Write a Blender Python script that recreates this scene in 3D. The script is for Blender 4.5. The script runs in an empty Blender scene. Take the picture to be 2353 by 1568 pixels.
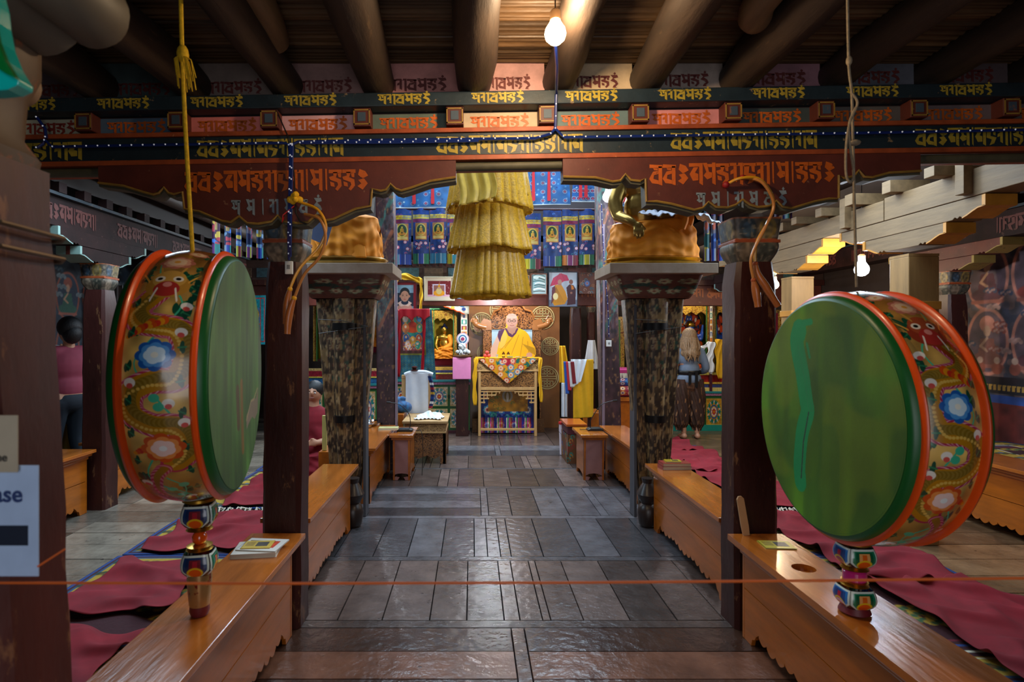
import bpy, math, random
import numpy as np
from mathutils import Vector, Matrix
random.seed(7); RNG = np.random.RandomState(7)
PI = math.pi
SC = bpy.context.scene
COL = SC.collection

# ---------------------------------------------------------------- camera
F = 1307.2; PX0 = 1085.0; PY0 = 772.0; H = 1.58
cam_d = bpy.data.cameras.new('camera'); cam = bpy.data.objects.new('camera', cam_d); COL.objects.link(cam)
cam.location = (0, 0, H); cam.rotation_euler = (PI/2, 0, 0)
cam_d.lens = 20.0; cam_d.sensor_width = 36.0; cam_d.clip_start = 0.05
cam_d.shift_x = (1176.5-PX0)/2353.0; cam_d.shift_y = -(784-PY0)/2353.0
cam_d.dof.use_dof = True; cam_d.dof.focus_distance = 6.0; cam_d.dof.aperture_fstop = 4.0
SC.camera = cam
def X(px, Y): return (px-PX0)*Y/F
def Z(py, Y): return H+(PY0-py)*Y/F
def YF(py, z=0.0): return (H-z)*F/(py-PY0)          # depth of a point at height z

# ---------------------------------------------------------------- light, exposure
def hexc(h):
    h = h.lstrip('#'); h = h if len(h) == 6 else ''.join(c+c for c in h); return tuple(int(h[i:i+2], 16)/255 for i in (0, 2, 4))
def lin(c):
    if isinstance(c, str): c = hexc(c)
    return tuple((x/12.92 if x <= .04045 else ((x+.055)/1.055)**2.4) for x in c[:3])
W = bpy.data.worlds.new('world'); SC.world = W; W.use_nodes = True
W.node_tree.nodes['Background'].inputs[0].default_value = (.45, .62, .9, 1)
W.node_tree.nodes['Background'].inputs[1].default_value = .06
SC.view_settings.view_transform = 'Standard'; SC.view_settings.look = 'None'
SC.view_settings.exposure = 0.28; SC.view_settings.gamma = 1; SC.view_settings.use_curve_mapping = False
def area(name, loc, rot, sx, sy, power, col):
    l = bpy.data.lights.new(name, 'AREA'); l.shape = 'RECTANGLE'; l.size = sx; l.size_y = sy; l.energy = power; l.color = col
    o = bpy.data.objects.new(name, l); o.location = loc; o.rotation_euler = rot; COL.objects.link(o); return o
# daylight: the roof light over the middle of the hall, its clerestory window, the doorway behind the camera
area('roof_light', (.3, 6.2, 5.15), (0, 0, 0), 3.8, 3.6, 230, (.66, .84, 1))
area('clerestory_light', (.3, 8.55, 4.45), (math.radians(-58), 0, 0), 3.6, .9, 330, (.62, .82, 1))
area('aisle_fill_light', (-2.5, 4.5, 3.0), (0, 0, 0), 1.1, 1.2, 60, (.62, .82, 1))  # added fill light under the ceiling, for bench and floor glare
area('aisle_fill_light', (2.75, 4.35, 3.0), (0, 0, 0), 1.0, 1.1, 26, (.66, .84, 1))  # its counterpart on the right, likewise an added fill
area('doorway_light', (.3, -1.7, 1.5), (math.radians(90), 0, 0), 2.0, 2.4, 30, (.95, .95, 1))
def point(name, loc, power, col, r=.04):
    l = bpy.data.lights.new(name, 'POINT'); l.energy = power; l.color = col; l.shadow_soft_size = r
    o = bpy.data.objects.new(name, l); o.location = loc; COL.objects.link(o); return o

# ---------------------------------------------------------------- helpers: tagging, mesh builder
def tag(o, label=None, cat=None, group=None, kind=None):
    if label: o['label'] = label
    if cat: o['category'] = cat
    if group: o['group'] = group
    if kind: o['kind'] = kind
    return o
def thing(name, label, cat, loc=(0, 0, 0), rot=(0, 0, 0), group=None):
    o = bpy.data.objects.new(name, None); COL.objects.link(o); o.empty_display_size = .1
    o.location = loc; o.rotation_euler = rot
    return tag(o, label, cat, group, 'thing')
class MB:
    def __init__(s): s.v = []; s.f = []; s.m = []; s.mi = 0; s.T = Matrix.Identity(4)
    def add(s, vs, fs):
        n = len(s.v); s.v += [tuple(s.T @ Vector(p)) for p in vs]
        for f in fs: s.f.append(tuple(i+n for i in f)); s.m.append(s.mi)
        return s
    def box(s, x0, x1, y0, y1, z0, z1):
        return s.add([(x, y, z) for z in (z0, z1) for y in (y0, y1) for x in (x0, x1)],
                     [(0, 2, 3, 1), (4, 5, 7, 6), (0, 1, 5, 4), (2, 6, 7, 3), (0, 4, 6, 2), (1, 3, 7, 5)])
    def rings(s, rs, caps=True, closed=True):     # rs: list of equal-length point rings
        n = len(rs[0]); vs = [p for r in rs for p in r]; fs = []
        for i in range(len(rs)-1):
            for j in range(n if closed else n-1):
                k = (j+1) % n
                fs.append((i*n+j, i*n+k, (i+1)*n+k, (i+1)*n+j))
        if caps: fs.append(tuple(reversed(range(n)))); fs.append(tuple((len(rs)-1)*n+j for j in range(n)))
        return s.add(vs, fs)
    def lathe(s, prof, seg=24, c=(0, 0, 0), axis='z', sq=0, sx=1, sy=1, caps=True):   # prof: (r, h); sq squares the section
        rs = []
        for r, h in prof:
            ring = []
            for j in range(seg):
                a = 2*PI*j/seg; ca, sa = math.cos(a), math.sin(a)
                if sq:
                    k = (abs(ca)**sq+abs(sa)**sq)**(-1/sq); ca *= k; sa *= k
                p = (ca*r*sx, sa*r*sy, h)
                if axis == 'x': p = (p[2], p[0], p[1])
                if axis == 'y': p = (p[0], p[2], p[1])
                ring.append((p[0]+c[0], p[1]+c[1], p[2]+c[2]))
            if axis == 'y': ring.reverse()
            rs.append(ring)
        return s.rings(rs, caps)
    def tube(s, pts, r, seg=8, caps=True):
        pts = [Vector(p) for p in pts]; n = len(pts); rr = r if isinstance(r, (list, tuple)) else [r]*n
        t = (pts[1]-pts[0]).normalized(); up = Vector((0, 0, 1)) if abs(t.z) < .9 else Vector((0, 1, 0))
        a = t.cross(up).normalized(); rs = []
        for i in range(n):
            t = (pts[min(i+1, n-1)]-pts[max(i-1, 0)]).normalized()
            a = (a-t*a.dot(t)).normalized(); b = t.cross(a)
            rs.append([tuple(pts[i]+(a*math.cos(2*PI*j/seg)+b*math.sin(2*PI*j/seg))*rr[i]) for j in range(seg)])
        return s.rings(rs, caps)
    def ball(s, c, r, seg=16, sz=1, sx=1, sy=1):
        n = max(6, seg//2)
        return s.lathe([(max(1e-4, r*math.sin(PI*i/n)), -r*math.cos(PI*i/n)*sz) for i in range(n+1)], seg, c, sx=sx, sy=sy)
    def prism(s, poly, a, b, plane='xz'):       # polygon extruded from a to b along the remaining axis
        def P(p, t):
            if plane == 'xz': return (p[0], t, p[1])
            if plane == 'yz': return (t, p[0], p[1])
            return (p[0], p[1], t)
        n = len(poly); vs = [P(p, a) for p in poly]+[P(p, b) for p in poly]
        fs = [(j, (j+1) % n, n+(j+1) % n, n+j) for j in range(n)]
        from mathutils.geometry import tessellate_polygon
        tr = tessellate_polygon([[Vector((p[0], p[1], 0)) for p in poly]])
        for t in tr: fs.append((t[0], t[1], t[2])); fs.append((n+t[2], n+t[1], n+t[0]))
        return s.add(vs, fs)
    def flat(s, poly, y, plane='xz'):
        from mathutils.geometry import tessellate_polygon
        tr = tessellate_polygon([[Vector((p[0], p[1], 0)) for p in poly]])
        vs = [(p[0], y, p[1]) if plane == 'xz' else ((y, p[0], p[1]) if plane == 'yz' else (p[0], p[1], y)) for p in poly]
        return s.add(vs, [tuple(t) for t in tr])
    def build(s, name, mats, parent=None, smooth=40, bevel=0, subsurf=0, remesh=0, solid=0, smoothit=0):
        me = bpy.data.meshes.new(name); me.from_pydata(s.v, [], s.f); me.validate()
        mats = mats if isinstance(mats, (list, tuple)) else [mats]
        for m in mats: me.materials.append(m)
        if len(mats) > 1 and len(me.polygons) == len(s.m): me.polygons.foreach_set('material_index', s.m)
        import bmesh
        bm = bmesh.new(); bm.from_mesh(me); bmesh.ops.recalc_face_normals(bm, faces=bm.faces); bm.to_mesh(me); bm.free()
        if smooth:
            me.shade_smooth()
            if smooth < 180: me.set_sharp_from_angle(angle=math.radians(smooth))
        o = bpy.data.objects.new(name, me); COL.objects.link(o)
        if parent: o.parent = parent
        if remesh:
            m = o.modifiers.new('r', 'REMESH'); m.mode = 'VOXEL'; m.voxel_size = remesh; m.use_smooth_shade = True
            k = o.modifiers.new('s', 'SMOOTH'); k.factor = .5; k.iterations = smoothit or 4
        if solid: m = o.modifiers.new('t', 'SOLIDIFY'); m.thickness = solid
        if bevel: m = o.modifiers.new('b', 'BEVEL'); m.width = bevel; m.segments = 2; m.limit_method = 'ANGLE'; m.angle_limit = math.radians(35)
        if subsurf: m = o.modifiers.new('u', 'SUBSURF'); m.levels = subsurf; m.render_levels = subsurf
        return o
def boxo(name, x0, x1, y0, y1, z0, z1, mat, parent=None, bevel=.003):
    return MB().box(x0, x1, y0, y1, z0, z1).build(name, mat, parent, 0, bevel)
def spline(pts, n=8):
    P = [Vector(p) for p in pts]; out = []
    for i in range(len(P)-1):
        a, b, c, d = P[max(i-1, 0)], P[i], P[i+1], P[min(i+2, len(P)-1)]
        for k in range(n):
            t = k/n
            out.append(.5*((2*b)+(c-a)*t+(2*a-5*b+4*c-d)*t*t+(3*b-a-3*c+d)*t**3))
    return out+[P[-1]]
def copy_tree(o, parent=None):
    c = o.copy(); COL.objects.link(c); c.parent = parent
    for ch in list(o.children): copy_tree(ch, c)
    return c

# ---------------------------------------------------------------- materials
MATS = {}
def M(name, base='#888888', rough=.6, metal=0, var=.2, scale=6, stretch=(1, 1, 1), chips=None, chip_amt=.62, chip_scale=14,
      bump=.15, coat=0, emit=None, estr=0, sheen=0, attr=False, trans=0, base2=None, bscale=None, subsurf=0, spec=.5):
    if name in MATS: return MATS[name]
    m = bpy.data.materials.new(name); m.use_nodes = True; nt = m.node_tree; N = nt.nodes; L = nt.links
    b = N['Principled BSDF']; b.inputs['Roughness'].default_value = rough; b.inputs['Metallic'].default_value = metal
    b.inputs['Coat Weight'].default_value = coat; b.inputs['Coat Roughness'].default_value = .12
    b.inputs['Sheen Weight'].default_value = sheen; b.inputs['Specular IOR Level'].default_value = spec
    if trans: b.inputs['Transmission Weight'].default_value = trans
    tc = N.new('ShaderNodeTexCoord'); mp = N.new('ShaderNodeMapping'); mp.inputs['Scale'].default_value = stretch
    L.new(tc.outputs['Object'], mp.inputs['Vector'])
    nz = N.new('ShaderNodeTexNoise'); nz.inputs['Scale'].default_value = scale; nz.inputs['Detail'].default_value = 6; nz.inputs['Roughness'].default_value = .65
    L.new(mp.outputs[0], nz.inputs['Vector'])
    cr = N.new('ShaderNodeValToRGB'); cr.color_ramp.elements[0].position = .3; cr.color_ramp.elements[1].position = .7
    c = lin(base); c2 = lin(base2) if base2 else tuple(min(1, x*(1+var)) for x in c)
    cr.color_ramp.elements[0].color = (*[x*(1-var) for x in c], 1); cr.color_ramp.elements[1].color = (*c2, 1)
    L.new(nz.outputs['Fac'], cr.inputs['Fac']); out = cr.outputs['Color']
    if attr:
        at = N.new('ShaderNodeAttribute'); at.attribute_name = 'Col'
        mx = N.new('ShaderNodeMix'); mx.data_type = 'RGBA'; mx.blend_type = 'MULTIPLY'; mx.inputs['Factor'].default_value = 1
        cr.color_ramp.elements[0].color = (1-var, 1-var, 1-var, 1); cr.color_ramp.elements[1].color = (1, 1, 1, 1)
        L.new(at.outputs['Color'], mx.inputs['A']); L.new(out, mx.inputs['B']); out = mx.outputs['Result']
    if chips:
        n2 = N.new('ShaderNodeTexNoise'); n2.inputs['Scale'].default_value = chip_scale; n2.inputs['Detail'].default_value = 8; n2.inputs['Roughness'].default_value = .7
        L.new(mp.outputs[0], n2.inputs['Vector'])
        c3 = N.new('ShaderNodeValToRGB'); c3.color_ramp.elements[0].position = chip_amt; c3.color_ramp.elements[1].position = chip_amt+.05
        L.new(n2.outputs['Fac'], c3.inputs['Fac'])
        mx = N.new('ShaderNodeMix'); mx.data_type = 'RGBA'; L.new(c3.outputs['Color'], mx.inputs['Factor'])
        L.new(out, mx.inputs['A']); mx.inputs['B'].default_value = (*lin(chips), 1); out = mx.outputs['Result']
    L.new(out, b.inputs['Base Color'])
    if bump:
        bp = N.new('ShaderNodeBump'); bp.inputs['Strength'].default_value = bump; bp.inputs['Distance'].default_value = .02
        if bscale:
            n3 = N.new('ShaderNodeTexNoise'); n3.inputs['Scale'].default_value = bscale; n3.inputs['Detail'].default_value = 5
            L.new(mp.outputs[0], n3.inputs['Vector']); L.new(n3.outputs['Fac'], bp.inputs['Height'])
        else: L.new(nz.outputs['Fac'], bp.inputs['Height'])
        L.new(bp.outputs[0], b.inputs['Normal'])
    if emit: b.inputs['Emission Color'].default_value = (*lin(emit), 1); b.inputs['Emission Strength'].default_value = estr
    MATS[name] = m; return m
def carved(name, base, dark, rough=.5, scale=40, bump=1.0):     # pierced and carved wood: cells sunk between raised ridges
    m = M(name, base, rough, var=.25, scale=9, bump=0); nt = m.node_tree; N = nt.nodes; L = nt.links; b = N['Principled BSDF']
    tc = N.new('ShaderNodeTexCoord'); v = N.new('ShaderNodeTexVoronoi'); v.feature = 'DISTANCE_TO_EDGE'; v.inputs['Scale'].default_value = scale
    n = N.new('ShaderNodeTexNoise'); n.inputs['Scale'].default_value = scale*.4; a = N.new('ShaderNodeVectorMath'); a.operation = 'MULTIPLY_ADD'
    a.inputs[1].default_value = (.12, .12, .12); L.new(n.outputs['Color'], a.inputs[0]); L.new(tc.outputs['Object'], a.inputs[2]); L.new(a.outputs[0], v.inputs['Vector'])
    cr = N.new('ShaderNodeValToRGB'); cr.color_ramp.elements[0].position = .12; cr.color_ramp.elements[1].position = .26
    L.new(v.outputs['Distance'], cr.inputs['Fac'])
    mx = N.new('ShaderNodeMix'); mx.data_type = 'RGBA'; L.new(cr.outputs['Color'], mx.inputs['Factor'])
    src = b.inputs['Base Color'].links[0].from_socket; L.new(src, mx.inputs['A']); mx.inputs['B'].default_value = (*lin(dark), 1)
    L.new(mx.outputs['Result'], b.inputs['Base Color'])
    bp = N.new('ShaderNodeBump'); bp.inputs['Strength'].default_value = bump; bp.inputs['Distance'].default_value = .02; bp.invert = True
    L.new(cr.outputs['Color'], bp.inputs['Height']); L.new(bp.outputs[0], b.inputs['Normal']); return m

maroon = M('maroon_paint', '#4c1d14', .5, var=.5, scale=3, stretch=(1, 1, .35), chips='#7a4a2c', chip_amt=.585, chip_scale=9, bump=.35, spec=.3)
maroon_d = M('dark_maroon_paint', '#371814', .42, var=.5, scale=4, stretch=(1, 1, .3), chips='#6d4a30', chip_amt=.6, chip_scale=14, bump=.4, spec=.35)
maroon_b = M('beam_maroon', '#562318', .55, var=.3, scale=5, chips='#8a6248', chip_amt=.64, chip_scale=18, bump=.12)
black_p = M('blue_black_paint', '#16242c', .5, var=.35, scale=7, chips='#8a7252', chip_amt=.62, chip_scale=20, bump=.12)
orange_p = M('orange_paint', '#94421c', .55, var=.35, scale=9, chips='#c08860', chip_amt=.63, bump=.1)
gold_txt = M('ochre_lettering', '#a08a2c', .5, var=.25, scale=14, chips='#20282a', chip_amt=.6, chip_scale=40, bump=.05)
orange_txt = M('orange_lettering', '#bc5814', .5, var=.2, scale=12, chips='#6a3020', chip_amt=.61, chip_scale=40, bump=.05)
maroon_txt = M('maroon_lettering', '#5e2622', .6, var=.2, scale=12, chips='#8a6a60', chip_amt=.6, chip_scale=40, bump=.05)
grey_txt = M('grey_lettering', '#76828a', .6, var=.25, scale=14, chips='#5a2a20', chip_amt=.62, chip_scale=40, bump=.05)
ochre_p = M('ochre_edge', '#8a6a2a', .55, var=.3, scale=14, bump=.05)
under_p = M('olive_edge', '#4a4634', .6, var=.3, scale=8, bump=.1)
log_m = M('smoked_log', '#33261c', .6, var=.5, scale=3, stretch=(3, .6, 3), chips='#4e3c2a', chip_amt=.62, chip_scale=5, bump=.4)
log_l = M('pale_log', '#6e5438', .55, var=.3, scale=4, stretch=(3, .6, 3), bump=.3)
twig_m = M('willow_twigs', '#5a4228', .7, var=.5, scale=3, stretch=(1, 12, 1), bump=.2)
raw_w = M('raw_timber', '#7e6444', .65, var=.22, scale=5, stretch=(4, .5, 4), chips='#6f5236', chip_amt=.70, chip_scale=4, bump=.12)
raw_v = M('raw_post_timber', '#96703f', .65, var=.22, scale=5, stretch=(4, 4, .5), bump=.1)
aisle_m = M('aisle_beam_paint', '#200e0c', .65, var=.5, scale=5, chips='#4a3228', chip_amt=.62, bump=.12, spec=.2)
bench_m = M('varnished_pine', '#a8590f', .30, var=.28, scale=2.5, stretch=(5, .8, 5), chips='#5f3312', chip_amt=.74, chip_scale=4, bump=.06, coat=.5)
bench_t = M('varnished_pine_top', '#ae6020', .2, var=.3, scale=2.5, stretch=(5, .8, 5), chips='#6f4220', chip_amt=.72, chip_scale=5, bump=.12, coat=.7, bscale=9)
table_m = M('pale_carved_wood', '#b08a58', .5, var=.2, scale=6, bump=.1)
pine_l = M('light_pine', '#d0a468', .5, var=.15, scale=4, stretch=(4, 4, .6), bump=.05)
gold_m = M('gilt', '#c89a3a', .28, metal=.9, var=.25, scale=8, bump=.05)
brass_m = M('dark_gilt_bronze', '#a88848', .3, metal=.85, var=.35, scale=5, bump=.05)
silver_m = M('steel', '#c0c4c8', .15, metal=1, var=.05, bump=0)
cloth_m = M('maroon_cloth', '#780a1a', .9, var=.25, scale=5, bump=.1)
yellow_c = M('yellow_cloth', '#e0ab0e', .75, var=.1, scale=8, bump=.08)
orange_c = M('orange_robe_cloth', '#ea8c08', .7, var=.15, scale=5, bump=.1)
white_c = M('white_cloth', '#dfe6ee', .8, var=.06, scale=8, bump=.08)
black_m = M('black_plastic', '#101214', .4, var=.1, bump=0)
white_m = M('white_paint', '#d8d8d4', .5, var=.05, bump=0)
iron_m = M('black_iron', '#1c1a1a', .45, metal=.6, var=.3, bump=.1)
red_m = M('red_paint', '#b01818', .45, var=.1, bump=0)
pink_m = M('pink_sheet', '#e88cc0', .6, var=.08, bump=.03)
skin_m = M('skin', '#c08a6c', .5, var=.06, scale=10, bump=.02, subsurf=.1)
def P_(name, hexs, rough=.5, **k): return M(name, hexs, rough, **({'var': .1, 'bump': .02} | k))

# ---------------------------------------------------------------- painted surfaces: colours drawn on a fine grid of vertices
class Cv:
    def __init__(s, w, h, ux, uy, bg='#000000', x0=0, y0=0):
        s.w, s.h, s.ux, s.uy, s.x0, s.y0 = w, h, ux, uy, x0, y0
        s.a = np.empty((h, w, 3)); s.a[:] = hexc(bg); s.k = np.ones((h, w)); s.px = ux/w
        s.U, s.V = np.meshgrid(x0+(np.arange(w)+.5)*ux/w, y0+(np.arange(h)+.5)*uy/h)
    def win(s, x0, x1, y0, y1):
        i0 = max(0, int((x0-s.x0)/s.ux*s.w)-1); i1 = min(s.w, int((x1-s.x0)/s.ux*s.w)+2)
        j0 = max(0, int((y0-s.y0)/s.uy*s.h)-1); j1 = min(s.h, int((y1-s.y0)/s.uy*s.h)+2)
        return (slice(j0, max(j0, j1)), slice(i0, max(i0, i1)))
    def put(s, w, al, c):
        if isinstance(c, str): c = hexc(c)
        al = np.clip(al, 0, 1)[..., None]; s.a[w] = s.a[w]*(1-al)+np.array(c)*al
    def circ(s, x, y, r, c, ry=None, rot=0):
        ry = ry or r; R = max(r, ry); w = s.win(x-R, x+R, y-R, y+R); u = s.U[w]-x; v = s.V[w]-y
        if rot: u, v = u*math.cos(rot)+v*math.sin(rot), -u*math.sin(rot)+v*math.cos(rot)
        d = np.sqrt((u/r)**2+(v/ry)**2); s.put(w, .5+(1-d)*min(r, ry)/s.px, c); return s
    def ring(s, x, y, r, t, c, ry=None):
        ry = ry or r; R = max(r, ry)+t; w = s.win(x-R, x+R, y-R, y+R); d = np.sqrt(((s.U[w]-x)/r)**2+((s.V[w]-y)/ry)**2)
        s.put(w, .5+(t/2-abs(d-1)*min(r, ry))/s.px, c); return s
    def rect(s, x0, x1, y0, y1, c):
        w = s.win(x0, x1, y0, y1); u = s.U[w]; v = s.V[w]
        s.put(w, ((u >= x0) & (u <= x1) & (v >= y0) & (v <= y1))*1., c); return s
    def frame(s, x0, x1, y0, y1, t, c):
        s.rect(x0, x1, y0, y0+t, c); s.rect(x0, x1, y1-t, y1, c); s.rect(x0, x0+t, y0, y1, c); s.rect(x1-t, x1, y0, y1, c); return s
    def poly(s, pts, c):
        xs = [p[0] for p in pts]; ys = [p[1] for p in pts]; w = s.win(min(xs), max(xs), min(ys), max(ys)); u = s.U[w]; v = s.V[w]
        ins = np.zeros(u.shape, bool); n = len(pts)
        for i in range(n):
            x1, y1 = pts[i][:2]; x2, y2 = pts[(i+1) % n][:2]
            if y1 == y2: continue
            ins ^= ((y1 > v) != (y2 > v)) & (u < (x2-x1)*(v-y1)/(y2-y1)+x1)
        s.put(w, ins*1., c); return s
    def line(s, pts, wd, c, smooth=False):
        if smooth: pts = [tuple(p)[:2] for p in spline([(*p, 0) for p in pts], 6)]
        n = len(pts)
        for i in range(n-1):
            (x1, y1), (x2, y2) = pts[i][:2], pts[i+1][:2]
            w0 = wd if not isinstance(wd, (list, tuple)) else wd[0]+(wd[1]-wd[0])*i/max(1, n-2)
            m = w0; w = s.win(min(x1, x2)-m, max(x1, x2)+m, min(y1, y2)-m, max(y1, y2)+m); u = s.U[w]; v = s.V[w]
            dx, dy = x2-x1, y2-y1; q = dx*dx+dy*dy+1e-12; t = np.clip(((u-x1)*dx+(v-y1)*dy)/q, 0, 1)
            d = np.hypot(u-x1-t*dx, v-y1-t*dy); s.put(w, .5+(w0/2-d)/s.px, c)
        return s
    def flower(s, x, y, r, n, cs, rot=0):
        for k, c in enumerate(cs[:-1]):
            rr = r*(1-.3*k)
            for i in range(n):
                a = rot+2*PI*(i+.5*k)/n; s.circ(x+math.cos(a)*rr*.6, y+math.sin(a)*rr*.6, rr*.42, c, rr*.3, a)
        s.circ(x, y, r*.24, cs[-1]); return s
    def leaf(s, x, y, a, L, c):
        for d in (-.6, 0, .6): s.circ(x+math.cos(a+d)*L*.45, y+math.sin(a+d)*L*.45, L*.5, c, L*.17, a+d)
        return s
    def cloud(s, x, y, r, c, c2=None):
        for i in range(6): s.circ(x+(i-2.5)*r*.45, y+math.sin(i*2.2)*r*.25, r*.45, c)
        if c2:
            for i in range(5): s.circ(x+(i-2)*r*.45, y+math.sin(i*2.2)*r*.25-r*.1, r*.26, c2)
        return s
    def scroll(s, x, y, r, c, w=None, d=1, a0=0):
        pts = [(x+r*(1-t/14)*math.cos(a0+d*t*.42), y+r*(1-t/14)*math.sin(a0+d*t*.42)) for t in range(13)]
        return s.line(pts, w or r*.22, c)
    def noise(s, amt, n=12, c=None, thr=None, m=None):
        m = m or max(2, int(n*s.h/s.w)); g = RNG.rand(m+2, n+2)
        yi = np.linspace(0, m, s.h); xi = np.linspace(0, n, s.w); y0 = yi.astype(int); x0 = xi.astype(int)
        fy = (yi-y0)[:, None]; fx = (xi-x0)[None]; fy = fy*fy*(3-2*fy); fx = fx*fx*(3-2*fx)
        q = (g[y0][:, x0]*(1-fy)+g[y0+1][:, x0]*fy)*(1-fx)+(g[y0][:, x0+1]*(1-fy)+g[y0+1][:, x0+1]*fy)*fx
        if c is None: s.a = np.clip(s.a*(1+(q-.5)*2*amt)[..., None], 0, 1)
        else: s.put((slice(0, s.h), slice(0, s.w)), amt*np.clip((q-(thr or .6))*12, 0, 1), c)
        return s
    def cut(s, fn): s.k *= fn(s.U, s.V); return s
def lina(a): return np.where(a <= .04045, a/12.92, ((a+.055)/1.055)**2.4)
def paint(name, cv, fn, mat, parent=None, solid=0, smooth=True):
    """fn maps arrays (u, v) to x, y, z arrays; faces off the cut are dropped"""
    h, w = cv.h, cv.w
    U, V = np.meshgrid(cv.x0+np.arange(w)*cv.ux/(w-1), cv.y0+np.arange(h)*cv.uy/(h-1))
    x, y, z = fn(U, V); co = np.stack([x+0*U, y+0*U, z+0*U], -1).reshape(-1, 3).astype(np.float32)
    idx = np.arange(h*w).reshape(h, w); q = np.stack([idx[:-1, :-1], idx[:-1, 1:], idx[1:, 1:], idx[1:, :-1]], -1).reshape(-1, 4)
    kk = cv.k.reshape(-1) > .5; q = q[kk[q].all(1)]; nf = len(q)
    me = bpy.data.meshes.new(name); me.vertices.add(h*w); me.vertices.foreach_set('co', co.ravel())
    me.loops.add(nf*4); me.loops.foreach_set('vertex_index', q.ravel().astype(np.int32))
    me.polygons.add(nf); me.polygons.foreach_set('loop_start', np.arange(0, nf*4, 4, dtype=np.int32))
    me.update(calc_edges=True)
    at = me.color_attributes.new('Col', 'FLOAT_COLOR', 'POINT'); c = np.ones((h*w, 4), np.float32); c[:, :3] = lina(cv.a.reshape(-1, 3))
    at.data.foreach_set('color', c.ravel())
    if nf < (h-1)*(w-1):
        import bmesh
        bm = bmesh.new(); bm.from_mesh(me); bmesh.ops.delete(bm, geom=[v for v in bm.verts if not v.link_faces], context='VERTS'); bm.to_mesh(me); bm.free()
    me.materials.append(mat)
    if smooth: me.shade_smooth()
    o = bpy.data.objects.new(name, me); COL.objects.link(o)
    if parent: o.parent = parent
    if solid: m = o.modifiers.new('t', 'SOLIDIFY'); m.thickness = solid; m.offset = 0
    return o
def xz(y, dx=0, dz=0): return lambda U, V: (U+dx, y+0*U, V+dz)
pc_cloth = M('dyed_cloth', rough=.75, attr=True, var=.12, scale=9, bump=.08)
pc_silk = M('brocade_silk', rough=.45, attr=True, var=.12, scale=9, bump=.08)
pc_wall = M('mural_plaster', rough=.7, attr=True, var=.35, scale=5, bump=.15)
pc_gloss = M('lacquered_paint', rough=.22, attr=True, var=.12, scale=7, bump=.03, coat=.6)
pc_wood = M('painted_wood', rough=.5, attr=True, var=.25, scale=9, bump=.12)
pc_print = M('printed_paper', rough=.35, attr=True, var=.03, bump=0)
pc_rug = M('knotted_wool', rough=.95, attr=True, var=.25, scale=40, bump=.3)

def brocade(w, h, ux, uy, base, cols, n, r=.03, small=None, seed=1):
    cv = Cv(w, h, ux, uy, base); rs = np.random.RandomState(seed)
    for _ in range(n*3): cv.scroll(rs.rand()*ux, rs.rand()*uy, r*.8, small or cols[0], r*.16, 1, rs.rand()*6)
    nx = max(1, int(round((n*ux/uy)**.5))); ny = max(1, int(round(n/nx)))
    for i in range(nx):
        for j in range(ny):
            c = cols[(i*2+j*3) % len(cols)]; cv.flower(ux*(i+.5)/nx, uy*(j+.5)/ny, r, 8, [c, '#e8e0d0', cols[(i+j+1) % len(cols)], '#902030'])
    return cv
def draped(x0, x1, z0, z1, y, amp=.01, n=6, flare=0):
    """a hanging cloth between x0 and x1: soft folds, wider at the hem by flare"""
    def fn(U, V):
        u = (U-U.min())/(U.max()-U.min()); v = (V-V.min())/(V.max()-V.min()); c = (x0+x1)/2
        return c+(u-.5)*((x1-x0)+flare*(1-v)), y+amp*np.sin(u*2*PI*n)*(.3+.7*(1-v)), z0+(z1-z0)*v
    return fn

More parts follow.
